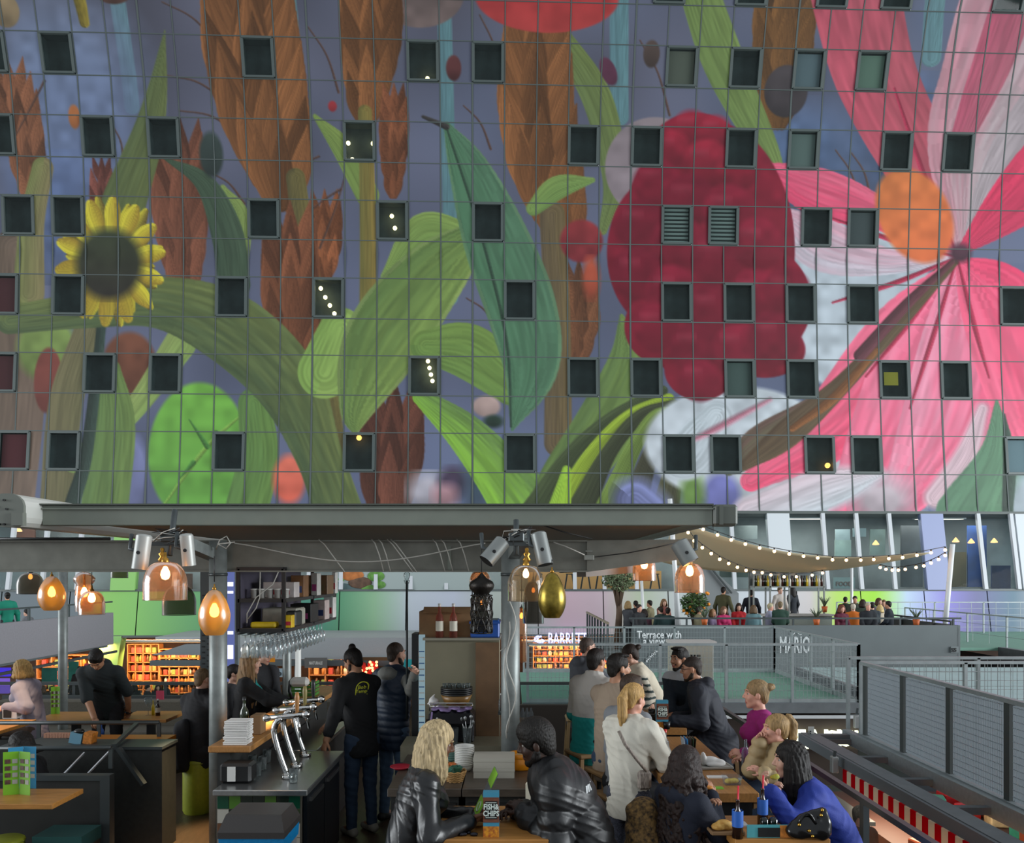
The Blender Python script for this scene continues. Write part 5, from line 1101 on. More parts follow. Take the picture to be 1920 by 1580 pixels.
def menu_fold(label, c, w, h, cols, rz=0., n=2):
    t = thing('menu', label, 'menu', c, rz)
    for i in range(n):
        a = .35*(-1)**i; b = MB(); b.box((-(n-1)*w/2+i*w, 0, h/2), (w*1.02, .004, h), M=Matrix.Rotation(a, 3, 'Z')); p = b.build('page', mat('menu_green', '#7ab828', .5) if cols == 'g' else mat('menu_blue', '#2f8ab8', .5), t, world=False)
        Mx = Matrix.Rotation(a, 3, 'Z'); o = Vector((-(n-1)*w/2+i*w, 0, 0))
        for k in range(4):
            b = MB(); b.box(o+Mx @ Vector((-.2*w, -.004, h*(.3+.16*k))), (w*.36, .003, h*.1), M=Mx); b.build('picture', mat('menu_food', '#5a4038', .5, noise=.4, nscale=60), t, world=False)
            b = MB(); b.box(o+Mx @ Vector((.25*w, -.004, h*(.3+.16*k))), (w*.34, .003, h*.1), M=Mx); b.build('text_block', mat('menu_text', '#a8a8a0', .5), t, world=False)
    return t
menu_fold('green folding menu with food pictures on the lower left table', at_z(26, 1493, .80)+Vector((0, .05, 0)), .105, .33, 'g')
menu_fold('blue and brown menu behind the green menu on the lower left table', at_z(34, 1482, .80)+Vector((0, .06, 0)), .1, .33, 'b', .25)
def pouf(label, px, D, r, h, m=M_green):
    x = X(px, D); t = thing('pouf', label, 'stool', (x, D, 0)); b = MB(); n = 32; pr = [(r*.9, 0), (r, .03), (r, h*.9), (r*.97, h*.96)]
    b.lathe(pr, (x, D, 0), n=n); b.build('body', m, t); b = MB(); b.lathe([(r*1.01, h*.955), (r*1.0, h*.98), (r*.9, h), (.001, h*1.01)], (x, D, 0), n=n); b.build('cushion', m, t); b = MB(); b.tube([(x+r*1.005*math.cos(2*math.pi*i/24), D+r*1.005*math.sin(2*math.pi*i/24), h*.95) for i in range(25)], .006); b.build('piping', m, t)
pouf('tall lime green pouf under the man in black', 371, 8.4, .15, .56); pouf('lime green pouf beside the dark partition block', 292, 7.6, .12, .48); pouf('green pouf under the lower left table', 8, 6.2, .14, .45)
t = thing('bench', 'teal seat cushion below the lower left table', 'bench', (X(135, 6.45), 6.4, 0)); BOX('cushion', mat('teal_fabric', '#1d4d4a', .9), X(88, 6.4), X(178, 6.4), 6.2, 6.5, .36, .46, t); BOX('base', M_dark, X(90, 6.4), X(176, 6.4), 6.24, 6.5, 0, .36, t)
table('table', 'oak table behind the galvanised post on the left terrace', -5.75, -4.95, 9.5, 10.15, .75, M_wood2, .04, ped=True); table('table', 'oak table the bending man in dark clothes is cleaning', -4.78, -4.15, 9.6, 10.2, .75, M_wood2, .04, ped=True)
table('table', 'bright lamp-lit table before the person in the pale jacket', -6.6, -5.35, 8.35, 9.0, .86, M_wood2, .04, ped=True)
t = thing('table', 'oak tabletop behind the tall dark partition block', 'table', (-4.1, 7.85, 0)); BOX('tabletop', mat('orange_wood', '#b8701c', .4), -4.4, -3.4, 7.6, 8.1, .83, .87, t); BOX('column', M_black, -3.95, -3.87, 7.8, 7.9, 0, .83, t)
t = thing('bench', 'long grey upholstered bench along the back railing', 'bench', (-4.2, 10.6, 0)); BOX('backrest', M_fab, -6.9, -1.9, 10.72, 10.9, .42, .8, t, bev=.02); BOX('seat', M_fab, -6.9, -1.9, 10.25, 10.72, .34, .46, t, bev=.02); BOX('base', M_dark, -6.9, -1.9, 10.35, 10.86, 0, .34, t); BOX('back_shell', M_anth, -6.95, -1.85, 10.9, 10.94, 0, .84, t)
t = thing('half_wall', 'dark brown half wall behind the round seat on the right of the post', 'half wall', (.8, 10.85, 0)); BOX('panel', mat('dark_brown', '#2e2822', .6), .05, 2.35, 10.7, 10.8, 0, .74, t)
# railings round the terrace
def glass_rail(label, x0, x1, y, z1, n):
    t = thing('railing', label, 'railing', ((x0+x1)/2, y, 0)); b = MB(); b.box(((x0+x1)/2, y, z1), (x1-x0, .05, .04)); b.build('top_rail', M_anth, t)
    for i in range(n+1): x = x0+(x1-x0)*i/n; BOX('baluster', M_anth, x-.02, x+.02, y-.01, y+.01, 0, z1, t)
    BOX('glass_panel', glass('rail_glass', '#dfe8e6', .96, .03, .2, '#90a09c'), x0, x1, y-.004, y+.004, .1, z1-.03, t)
glass_rail('dark steel railing with glass along the back of the left terrace', -8.6, -1.0, 11.08, .98, 6); glass_rail('dark steel railing with glass behind the grey jacket man', .1, 2.35, 11.08, .98, 2)
t = thing('railing', 'grey handrail along the right edge of the terrace', 'railing', (2.37, 6.5, 0)); b = MB(); b.bar((2.37, 3.6, .975), (2.37, 9.2, .975), .045, .04); b.build('top_rail', M_anth, t)
for i in range(5): BOX('baluster', M_anth, 2.35, 2.39, 4.1+1.25*i, 4.16+1.25*i, 0, .98, t)
BOX('lower_panel', mat('mauve_panel', '#6a636a', .5), 2.36, 2.385, 3.6, 9.2, .02, .62, t)
# dark side bits on left tables
bottle('beer_bottle', 'brown beer bottle on the table being cleaned', at_z(296, 1341, .75), .2, .028, M_brownglass, M_white, M_lab); bottle('oil_bottle', 'slim yellow bottle beside the wine glass on the left table', at_z(287, 1340, .75), .18, .018, mat('yellow_oil', '#c8b020', .3), None)
lathe_thing('wine_glass', 'empty wine glass on the table being cleaned', 'glass', at_z(278, 1341, .75), [(.034, .001), (.03, .004), (.005, .01), (.005, .1), (.03, .13), (.045, .17), (.04, .22), (.038, .22), (.042, .17), (.02, .12)], M_clear, 18)
o = BOX('card', mat('pink_card', '#a8304a', .5), -.05, .05, -.006, .006, 0, .12); o.location = (X(297, 10.75), 10.8, .8); tag(o, 'small pink card on the bench back behind the beer bottle', 'card')
t = stand('leaning menu stand beside the bending man on the left table', at_z(232, 1341, .75), .1, .15, 0)
menu_fold('coloured folding menu standing beside the thin galvanised post', at_z(104, 1338, .75), .05, .34, 'g', .3)
t = thing('box', 'white box with black panel on the lamp-lit table', 'box', at_z(18, 1347, .86)); c = at_z(18, 1347, .86); BOX('carton', M_paper, c.x-.08, c.x+.08, c.y, c.y+.1, .86, .98, t); BOX('black_panel', M_black, c.x-.07, c.x+.02, c.y-.004, c.y, .87, .96, t)
t = thing('tray', 'row of small pale packets on the partition by the stair rail', 'tray', (X(105, 7.7), 7.7, .9)); BOX('base', M_anth, X(80, 7.7), X(135, 7.7), 7.6, 7.8, .0, .93, t)
for i in range(9):
    o = MB().box((0, 0, .02), (.025, .06, .04)).build('packet', mat('salmon_packet', '#b08068', .6)); o.location = (X(84+5.5*i, 7.65), 7.68, .93); tag(o, 'pale packet in the row by the stair rail', 'packet', 'packets by the stair rail')
t = thing('caddy', 'blue and orange paper caddy on the partition by the stair rail', 'caddy', (X(155, 7.4), 7.4, .945)); c = Vector((X(155, 7.35), 7.35, .945)); b = MB(); b.box(c+Vector((-.04, 0, .05)), (.11, .1, .1), M=Matrix.Rotation(.2, 3, 'Y')); b.build('holder', mat('pale_blue', '#6a9ab0', .6), t); b = MB(); b.box(c+Vector((.07, 0, .05)), (.08, .1, .1), M=Matrix.Rotation(.15, 3, 'Y')); b.build('orange_card', mat('orange_print'), t); b = MB(); b.ball(c+Vector((-.02, -.02, .11)), .035, sc=(1.4, 1, .7)); b.build('black_pots', M_black, t)
# white head of a till and green crate on the bar
t = thing('card_reader', 'white rounded display on a dark curved stand at the far end of the bar', 'display', (X(562, 8.6), 8.6, 1.15)); c = P(562, 1278, 8.6); b = MB(); b.box(c, (.2, .1, .1), bev=.03); b.build('head', M_white, t); b = MB(); b.tube([c+Vector((-.07, .03, .04)), c+Vector((-.11, .02, 0)), c+Vector((-.11, 0, -.1)), (c.x-.08, c.y, 1.15)], .02); b.build('stand', M_black, t)
t = thing('crate', 'green crate of limes at the far end of the bar', 'crate', (X(592, 8.9), 8.9, 1.15)); c = Vector((X(570, 8.9), 8.9, 1.15)); b = MB()
for k in range(4): b.box(c+Vector((0, -.1, .02+.04*k)), (.28, .012, .025)); b.box(c+Vector((-.14, 0, .02+.04*k)), (.012, .2, .025)); b.box(c+Vector((.14, 0, .02+.04*k)), (.012, .2, .025))
b.build('slats', mat('crate_green', '#3f7a28', .5), t); b = MB(); b.box(c+Vector((0, 0, .006)), (.28, .2, .012)); b.build('bottom', mat('crate_green'), t)
for i in range(8): o = MB().ball((0, 0, 0), .03).build('lime', mat('lime', '#5f9a20', .4)); o.location = c+Vector((-.1+.066*(i % 4), -.05+.08*(i//4), .13)); tag(o, 'lime in the green crate on the bar', 'lime', 'limes in the crate')

l = bpy.data.lights.new('pendant_spot', 'SPOT'); l.energy = 800; l.color = (1, .72, .42); l.spot_size = R(50); l.spot_blend = .6; l.shadow_soft_size = .06
o = bpy.data.objects.new('pendant_spot', l); COL.objects.link(o); o.location = (X(352, 6.4), 7.2, 2.45); o.rotation_euler = (0, 0, 0)
l = bpy.data.lights.new('table_spot', 'SPOT'); l.energy = 160; l.color = (1, .7, .4); l.spot_size = R(46); l.spot_blend = .6; l.shadow_soft_size = .06
o = bpy.data.objects.new('table_spot', l); COL.objects.link(o); o.location = (X(10, 8.8), 8.8, 2.5)
# ================================================================= people
from mathutils.bvhtree import BVHTree
UP = Vector((0, 0, 1))
SK = {'fair': '#c99c86', 'tan': '#b28266', 'olive': '#a87a5c', 'brown': '#6b4632', 'dark': '#3f2b22', 'rosy': '#cc9580'}
def skin(k): return mat('skin_'+k, SK[k], .5, noise=.06, nscale=25, spec=.4)
def hairm(c): return mat('hair_'+c.strip('#'), c, .55, noise=.38, nscale=9, stretch=(9, 9, .9), spec=.28, bump=.55, bscale=22)
def cloth(name, c, rough=.85, **k):
    k.setdefault('bump', .25); k.setdefault('bscale', 220); return mat('cloth_'+name, c, rough, **k)
def ik(S, W, l1, l2, pole):
    d = W-S; L = d.length
    if L > (l1+l2)*.985: d = d*((l1+l2)*.985/L); L = d.length; W = S+d
    a = (l1*l1-l2*l2+L*L)/(2*L); h = math.sqrt(max(0, l1*l1-a*a)); dn = d/L
    p = Vector(pole)-dn*dn.dot(Vector(pole)); p.normalize() if p.length > 1e-6 else None
    return S+dn*a+p*h, W
def person(label, x, y, face, H=1.75, mode='stand', seat=.76, lean=0., z0=0., curve=1.15, head=(0, 0), hands=(None, None), curl=(.5, .5), sex='m', skinc='fair', hair=('short', '#2a211c'), top=('sweater', None, {}), pants=None, shoes=None, beard=None, glasses=False, h=.009, hs=1., fat=1., group=None, palm=(None, None), fine=True, name='person', legf=0.):
    s = H/1.75; a = R(face); f = Vector((math.sin(a), math.cos(a), 0)); r = Vector((math.cos(a), -math.sin(a), 0))
    root = thing(name, label, 'person', (x, y, z0), group=group)
    pz = z0+(.92*s if mode == 'stand' else seat+.095*s); P0 = Vector((x, y, pz))
    l1, l2 = R(lean)*.75, R(lean)*curve
    u1 = UP*math.cos(l1)+f*math.sin(l1); u2 = UP*math.cos(l2)+f*math.sin(l2)
    waist = P0+u1*.2*s; chest = waist+u2*.2*s; nb = chest+u2*.145*s
    fem = sex == 'f'; sw = (.152 if fem else .172)*s*(.5+.5*fat)
    sh = [nb-u2*.055*s-r*sw, nb-u2*.055*s+r*sw]
    yaw, pit = R(head[0]), R(head[1])
    hf0 = f*math.cos(yaw)+r*math.sin(yaw); hf = hf0*math.cos(pit)-UP*math.sin(pit); hu = UP*math.cos(pit)+hf0*math.sin(pit); hr = hf.cross(hu)
    k = .93*s*hs
    hc = nb+(u2*.6+UP*.5).normalized()*.125*s+hu*.055*k+f*.012*s+hf*.015*k
    B = (hr, hf, hu); hp = lambda q, w, e: hc+hr*(q*k)+hf*(w*k)+hu*(e*k)
    # arms
    arms = []
    for i in (0, 1):
        sg = -1 if i == 0 else 1
        if hands[i] is None: T = sh[i]+r*sg*.13*s-UP*.5*s+f*.1*s if mode == 'stand' else P0+f*.28*s+r*sg*.12*s+UP*.06*s
        else: T = Vector(hands[i])
        el, W = ik(sh[i], T, .29*s, .255*s, r*sg*.5-UP*.8-f*.45)
        hd = (W-el).normalized()
        arms.append((sh[i], el, W, hd))
    # legs
    legs = []
    for i in (0, 1):
        sg = -1 if i == 0 else 1; hip = P0+r*sg*.09*s-UP*.02*s
        if mode == 'stand':
            ft = Vector((x, y, z0))+r*sg*.11*s+f*(.12*sg*s*legf)+UP*.075*s; kn = (hip+ft)/2+f*.025*s
        else:
            kn = hip+f*.4*s+r*sg*.05*s-UP*(.13*s if seat > .68 else 0); ft = kn-UP*min(.43*s, kn.z-z0-.07)-f*.06*s
        legs.append((hip, kn, ft))
    dx1 = (f-u1*f.dot(u1)).normalized(); dx2 = (f-u2*f.dot(u2)).normalized()
    hipw, waw, chw = ((.15, .115, .132) if fem else (.143, .13, .152)); hipw *= fat; waw *= fat; chw *= .5+.5*fat
    def torso(sd, t, low=.06, sq=.7, ridge=0., amp=0.):
        sd.cone(P0-u1*low*s, waist, hipw*s+t, waw*s+t, .04, dx1, sq, ridge, amp)
        sd.cone(waist, chest, waw*s+t, chw*s+t, .05, dx2, sq, ridge, amp)
        sd.cone(chest, nb-u2*.06*s, chw*s+t, chw*.72*s+t, .05, dx2, sq, ridge, amp)
        for i in (0, 1): sd.cone(nb-u2*.035*s, arms[i][0], .048*s+t*.9, .055*s+t*.9, .05)
        if fem:
            for sg in (-1, 1): sd.ell(chest+u2*.0+dx2*.1*s+r*sg*.065*s, [(.062*s+t*.6)]*3, .05)
    def sleeves(sd, t, upto=1., ridge=0., amp=0., k_=.03):
        for S, E, W, hd in arms:
            sd.cone(S, E, .053*s+t, .043*s+t, k_, None, 1, ridge, amp)
            if upto > .5: sd.cone(E, E+(W-E)*(upto*1.0), .043*s+t, .033*s+t*.9, .03, None, 1, ridge, amp, .5)
    # ---- body: one continuous skin
    sd = SDF(h)
    sd.ell(hp(0, -.014, .028), (.076*k, .094*k, .09*k), .02*k, B); sd.ell(hp(0, .028, -.038), (.06*k, .066*k, .082*k), .03*k, B)
    sd.cone(hp(-.045, .012, -.07), hp(0, .066, -.104), .024*k, .02*k, .02*k); sd.cone(hp(.045, .012, -.07), hp(0, .066, -.104), .024*k, .02*k, .02*k)
    if fine:
        sd.cone(hp(-.03, .078, .03), hp(.03, .078, .03), .014*k, .014*k, .015*k)
        for sg in (-1, 1):
            sd.ell(hp(sg*.034, .1, .006), (.014*k, .014*k, .011*k), .012*k, B, -1); sd.ell(hp(sg*.036, .062, -.03), (.026*k,)*3, .02*k)
            sd.ell(hp(sg*.078, -.004, -.012), (.011*k, .02*k, .032*k), .006*k, (hr*.95+hf*.3*sg, hf*.95-hr*.3*sg, hu))
        sd.cone(hp(0, .088, .018), hp(0, .112, -.024), .0085*k, .0125*k, .012*k)
        for sg in (-1, 1): sd.ell(hp(sg*.013, .1, -.03), (.009*k,)*3, .008*k)
        sd.cone(hp(-.016, .089, -.064), hp(.016, .089, -.064), .008*k, .008*k, .006*k); sd.cone(hp(-.014, .087, -.077), hp(.014, .087, -.077), .009*k, .009*k, .006*k)
    sd.cone(nb-u2*.05*s, hp(0, -.022, -.07), .06*s*(.9 if fem else 1), .05*k*(.88 if fem else 1.02), .03)
    torso(sd, -.012*s); sleeves(sd, -.006*s)
    for i, (S, E, W, hd) in enumerate(arms):
        sg = -1 if i == 0 else 1; kk = s*(.96 if fem else 1.02)
        pn = palm[i]
        if pn is None: pn = -UP+r*(-sg)*.6
        pn = Vector(pn); pn = (pn-hd*pn.dot(hd)).normalized(); si = hd.cross(pn)*(1 if sg > 0 else -1)
        si = -si
        sd.cone(E, W, .036*s, .025*s, .02); sd.ell(W+hd*.052*kk, (.05*kk, .041*kk, .0165*kk), .012, (hd, si, pn))
        if fine:
            cu = curl[i]
            for j, L in enumerate((.074, .082, .077, .06)):
                o = W+hd*(.086-.006*abs(j-1))*kk+si*(.03-.02*j)*kk; p = [o]
                for q, l in enumerate((.44, .31, .25)):
                    th = cu*(.5+.75*q)+.05*j; p.append(p[-1]+(hd*math.cos(th)+pn*math.sin(th)+si*(.12-.07*j)*(.4 if q else 1)).normalized()*L*l*kk)
                sd.chain(p, [.0098*kk, .009*kk, .0082*kk, .007*kk], .004)
            o = W+hd*.03*kk+si*.034*kk; d1 = (hd*.72+si*.6+pn*.35).normalized(); d2 = (hd*.85+si*.1+pn*.5).normalized()
            sd.chain([W+hd*.02*kk+si*.02*kk, o+d1*.012*kk, o+d1*.038*kk, o+d1*.038*kk+d2*.03*kk], [.013*kk, .012*kk, .0105*kk, .008*kk], .006)
    for hip, kn, ft in legs:
        sd.cone(hip, kn, .078*s*fat, .05*s, .03); sd.cone(kn, ft, .05*s, .034*s, .02); sd.cone(ft, ft+f*.15*s-UP*.035*s, .034*s, .026*s, .02)
    V, Fq = sd.run()
    lip = None
    ms = [skin(skinc)]
    mi = None
    if fine:
        C = V[Fq].mean(1); l = np.array(hp(0, .092, -.0705)); M = np.stack([np.array(hr), np.array(hf), np.array(hu)]); q = (C-l) @ M.T/k
        m = (np.abs(q[:, 0]) < .024*np.sqrt(np.clip(1-(q[:, 2]/.0145)**2, 0, 1))) & (np.abs(q[:, 2]) < .0145) & (q[:, 1] > -.02)
        mi = m.astype(int); ms.append(mat('lips_'+skinc, {'dark': '#5a3430', 'brown': '#744038'}.get(skinc, '#a8625a'), .4))
    mesh_np('body', V, Fq, ms, root, mi)
    if fine:
        for sg in (-1, 1):
            e = MB(); c = hp(sg*.033, .0695, .007); e.ball(c, .0122*k, 14, 10); e.build('eye', mat('eye_white', '#a8a29a', .25), root); e2 = MB(); e2.ball(c+hf*.0042*k, .0092*k, 12, 8); e2.build('iris', mat('iris', '#2a1c14', .15), root)
            e = MB(); e.tube([hp(sg*.016, .0915, .03), hp(sg*.033, .089, .037), hp(sg*.05, .076, .031)], [.0045*k, .0055*k, .003*k], n=6); e.build('eyebrow', hairm(hair[1]), root)
    # ---- hair
    st, hcol = hair[0], hair[1]; hm = hairm(hcol); sd = SDF(h*.9 if fine else h); rr = random.Random(hash(label) % 1000 if False else len(label)*7+int(x*100))
    def cap(t=0., low=True):
        sd.ell(hp(0, -.018, .036), ((.081+t)*k, (.1+t)*k, (.093+t)*k), .02*k, B)
        if low: sd.ell(hp(0, -.062, -.03), ((.06+t)*k, (.042+t)*k, (.06+t)*k), .02*k, B)
        sd.ell(hp(0, .118, -.052), (.082*k, .085*k, .106*k), .012*k, B, -1)
        for sg in (-1, 1): sd.ell(hp(sg*.09, .0, -.016), (.022*k, .026*k, .036*k), .01*k, B, -1)
    nz = None
    if st == 'buzz': cap(-.003)
    elif st == 'short': cap(.003); sd.cone(hp(-.03, .05, .098), hp(.03, .045, .1), .016*k, .018*k, .02*k)
    elif st == 'quiff':
        cap(.002)
        for q in (-.045, -.02, .005, .03, .05): sd.cone(hp(q, .0, .11), hp(q*1.1+.005, .06+.01*math.cos(q*60), .112), .02*k, .013*k, .012*k)
    elif st == 'afro':
        cap(.014); sd.ell(hp(0, -.006, .085), (.084*k, .1*k, .07*k), .02*k, B); nz = lambda X_, Y_, Z_: .0035*np.sin(X_*230)*np.sin(Y_*240)*np.sin(Z_*250)
    elif st == 'manbun':
        cap(.003); sd.ell(hp(0, -.045, .135), (.036*k, .036*k, .034*k), .01*k); sd.cone(hp(0, -.03, .1), hp(0, -.045, .135), .03*k, .028*k, .02*k)
    elif st in ('ponytail', 'bun'):
        cap(.004)
        if st == 'bun':
            for i in range(9):
                t = i*2.4; sd.ell(hp(.03*math.cos(t), -.112+.026*math.sin(t), .06+.032*math.sin(t*1.3)), (.029*k,)*3, .006*k)
        else:
            p = hp(0, -.108, .05 if len(hair) < 4 else hair[3]); L = hair[2] if len(hair) > 2 else .3
            for i in range(9):
                t = i*.7; o = Vector((math.cos(t), math.sin(t), 0))*.018*k
                sd.chain([hp(0, -.085, .06), p-hf*.012*k+o*.5, p-hf*.04*k-UP*.06*k+o*1.2, p-hf*.04*k-UP*L*.55+o*1.3, p-hf*.02*k-UP*L+o*.5+f*.01*math.sin(t*3)], [.02*k, .018*k, .021*k, .018*k, .006*k], .006)
            sd.ell(p-hf*.002, (.026*k,)*3, .01)
    elif st in ('long', 'bob', 'curly', 'wavy'):
        L = hair[2]; cap(.008, True); n = 34 if st != 'curly' else 72
        if st in ('curly', 'wavy'): sd.ell(hp(0, -.02, .04), (.092*k, .108*k, .1*k), .02*k, B)
        for i in range(n):
            an = R(62+236*i/(n-1)); ca, sa = math.cos(an), math.sin(an); o = hr*sa+hf0*ca
            side = abs(math.sin(an)); p0 = hp(.045*sa, .03*ca-.01, .112); p1 = hp(.082*sa, .092*ca-.016, .04); 
            w = 1.06 if st != 'bob' else 1.12
            p2 = p1-hu*.075*k+o*.012*k; p2 = p2*(.5)+(hc+o*(.096*k*w)-UP*.05*k-hf0*.012*k)*.5
            Li = L*(.8+.24*rr.random()); n3 = 4 if st != 'curly' else 9; pts = [p0, p1, p2]; rad = [.018*k, .021*k, .022*k]
            for q in range(1, n3+1):
                v = q/n3; out = o*(.012*math.sin(v*3.0)+(.025 if st in ('curly', 'wavy') else .006)*v)*k
                back = -f*(.03*v if ca < .2 else -.0)*(1 if st != 'bob' else .3)
                pt = p2-UP*Li*v+out+back
                if st == 'curly': pt += (o.cross(UP)*math.cos(i*1.9+q*1.7)+o*(math.sin(i*2.3+q*1.6)+.6*rr.random()))*.026*k
                if st == 'wavy': pt += o*.012*math.sin(i*1.3+q*2.)*k
                if st == 'bob' and q == n3: pt -= o*.012*k
                pts.append(pt); rad.append((.022-.006*v if q < n3 else .011)*k*(.72 if st == 'curly' else 1))
            sd.chain(pts, rad, .007 if st != 'curly' else .006)
        if st == 'curly': nz = lambda X_, Y_, Z_: .003*np.sin(X_*120+3*np.sin(Z_*60+Y_*30))*np.sin(Y_*110-Z_*70)
        else: nz = lambda X_, Y_, Z_: .0026*np.sin(X_*190+Y_*170+2*np.sin(Z_*9))+.0016*np.sin(X_*260-Y_*240+Z_*12)
    if nz is None and st != 'buzz' and fine: nz = lambda X_, Y_, Z_: .0016*np.sin(X_*210+Z_*70)*np.sin(Y_*200+Z_*60)
    if st != 'none': V, Fq = sd.run(nz if fine else None); mesh_np('hair', V, Fq, hm, root)
    if beard:
        sd = SDF(h*.8); q = .0032*k+(beard[1] if len(beard) > 1 else .004)
        for sg in (-1, 1): sd.cone(hp(sg*.064, .0, -.045), hp(sg*.046, .014, -.074), .013*k+q, .02*k+q, .01); sd.cone(hp(sg*.046, .014, -.074), hp(0, .067, -.106), .024*k+q, .021*k+q, .012)
        sd.cone(hp(-.028, .078, -.052), hp(.028, .078, -.052), .008*k+q*.9, .008*k+q*.9, .01); sd.ell(hp(0, .104, -.07), (.024*k, .03*k, .012*k), .006, B, -1)
        V, Fq = sd.run(); mesh_np('beard', V, Fq, hairm(beard[0]), root)
    if glasses:
        b = MB()
        for sg in (-1, 1):
            b.tube([hp(sg*(.034+.024*math.cos(t*math.pi/6)), .1-.006*abs(math.cos(t*math.pi/6)), .004+.019*math.sin(t*math.pi/6)) for t in range(13)], .0022*k, n=5); b.tube([hp(sg*.058, .094, .008), hp(sg*.078, .04, .01), hp(sg*.08, -.005, .006)], .0022*k, n=5)
        b.tube([hp(-.011, .106, .006), hp(.011, .106, .006)], .002*k, n=5); b.build('glasses', mat('spectacle_frame', '#1a1614', .3), root)
    # ---- clothing
    kind, m, o = top; t = o.get('t', .012)*s
    if kind:
        sd = SDF(h); rg, am = o.get('ridge', 0.), o.get('amp', 0.)
        torso(sd, t, low=o.get('low', .1), sq=o.get('sq', .74), ridge=rg, amp=am)
        if o.get('sleeve', 1.) > 0: sleeves(sd, t*o.get('st', .9), o.get('sleeve', 1.)*.97, rg, am)
        if o.get('coat'):
            for hip, kn, ft in legs: sd.cone(P0-UP*.02, (hip+(kn-hip)*o['coat']), .15*s+t, .12*s+t, .05)
        cl = o.get('collar', 'round')
        ring = lambda rad, th, up, bk=0.: [sd.cone(nb+u2*up*s+(r*math.cos(i*.5236)*rad+dx2*math.sin(i*.5236)*rad)*s-dx2*bk*s, nb+u2*up*s+(r*math.cos((i+1)*.5236)*rad+dx2*math.sin((i+1)*.5236)*rad)*s-dx2*bk*s, th*s, th*s, .012) for i in range(12)]
        if cl == 'round': ring(.062, .012, -.008)
        elif cl == 'high':
            for q in (.0, .025, .05, .075): ring(.068, .018, q-.01, .004)
        elif cl == 'hood':
            ring(.072, .022, .0, .006); sd.ell(nb-dx2*.1*s-u2*.01*s, (.11*s, .06*s, .07*s), .03, (r, dx2, u2)); sd.cone(nb-r*.1*s-dx2*.04*s, nb-r*.06*s+dx2*.06*s-u2*.05*s, .035*s, .025*s, .02); sd.cone(nb+r*.1*s-dx2*.04*s, nb+r*.06*s+dx2*.06*s-u2*.05*s, .035*s, .025*s, .02)
        elif cl == 'lapel':
            ring(.07, .016, -.005)
            for sg in (-1, 1): sd.cone(nb+r*sg*.06*s+dx2*.03*s, chest+dx2*.135*s+r*sg*.05*s-u2*.02, .016*s, .014*s, .01)
        fa = o.get('fold', .004)
        sx_ = x*7.3
        def nzc(X_, Y_, Z_):
            gate = .55+.45*np.sin(X_*6+Y_*8+Z_*9+sx_)
            q = np.sin(X_*24+Z_*44+3.2*np.sin(Z_*11+Y_*9+sx_)+sx_); q2 = np.sin(Y_*40-Z_*30+3.*np.sin(X_*13-Z_*8)+2*sx_); q3 = np.sin((X_-Y_)*70+Z_*60+2.5*np.sin(Z_*25+X_*15))
            return fa*(gate*.9*(np.abs(q)**.6-.7)+(1.1-gate)*.9*(np.abs(q2)**.6-.7)+.22*q3)
        lw = o.get('low', .1)*s+.085*s; hem = None if kind == 'coat' else (lambda X_, Y_, Z_: -((X_-P0.x)*u1.x+(Y_-P0.y)*u1.y+(Z_-P0.z)*u1.z)-lw)
        Vt, Ft = sd.run(nzc if fine else None, hem)
        mm = m if isinstance(m, (list, tuple)) else [m]; mi = None
        if len(mm) > 1 and 'split' in o:
            C = Vt[Ft].mean(1); mi = o['split'](C, dict(P0=P0, waist=waist, chest=chest, nb=nb, f=f, r=r, u=u2, arms=arms, s=s)).astype(int)
        g = mesh_np(o.get('name', kind), Vt, Ft, list(mm), root, mi)
        if o.get('vest'):
            sd = SDF(h); vt = t+.016*s; torso(sd, vt, low=o.get('low', .1)+.02, sq=.78, ridge=o.get('vridge', .06), amp=o.get('vamp', .008))
            if o.get('vcollar'):
                for q in (.0, .022, .044): ring(.075, .02, q-.012, .004)
            for i_, (S, E, W, hd) in enumerate(arms):
                if hands[i_] is not None: sd.ell(S+(E-S)*.36, (.075*s,)*3, .012, None, -1)
            Vv, Fv = sd.run(nzc, lambda X_, Y_, Z_: hem(X_, Y_, Z_)-.02); mesh_np('vest', Vv, Fv, o['vest'], root); Vt, Ft = Vv, Fv
        root['_n'] = 0; del root['_n']
    else: Vt = Ft = None
    if pants:
        sd = SDF(h); sd.cone(P0-u1*.03*s, P0+u1*.1*s, hipw*s+.012, hipw*.9*s+.008, .04, dx1, .74)
        for hip, kn, ft in legs:
            sd.cone(hip, kn, .088*s*fat, .062*s, .035); sd.cone(kn, ft+UP*.02*s, .062*s, .05*s, .03)
        V, Fq = sd.run((lambda X_, Y_, Z_: .003*np.sin(Z_*60+X_*30)*np.sin(Z_*33+Y_*40)) if fine else None); mesh_np('trousers', V, Fq, pants, root)
        sm = shoes or mat('shoe_dark', '#1c1a1a', .5)
        for hip, kn, ft in legs:
            sd = SDF(h); sd.cone(ft-f*.04*s-UP*.03*s, ft+f*.14*s-UP*.04*s, .042*s, .036*s, .03); sd.ell(ft-UP*.005, (.045*s, .045*s, .05*s), .02); V, Fq = sd.run(cut=lambda X_, Y_, Z_: (ft.z-.074*s)-Z_); mesh_np('shoe', V, Fq, sm, root)
    return dict(root=root, hp=hp, hc=hc, hf=hf, hr=hr, hu=hu, k=k, arms=arms, chest=chest, waist=waist, nb=nb, f=f, r=r, u=u2, P0=P0, s=s, V=Vt, F=Ft)
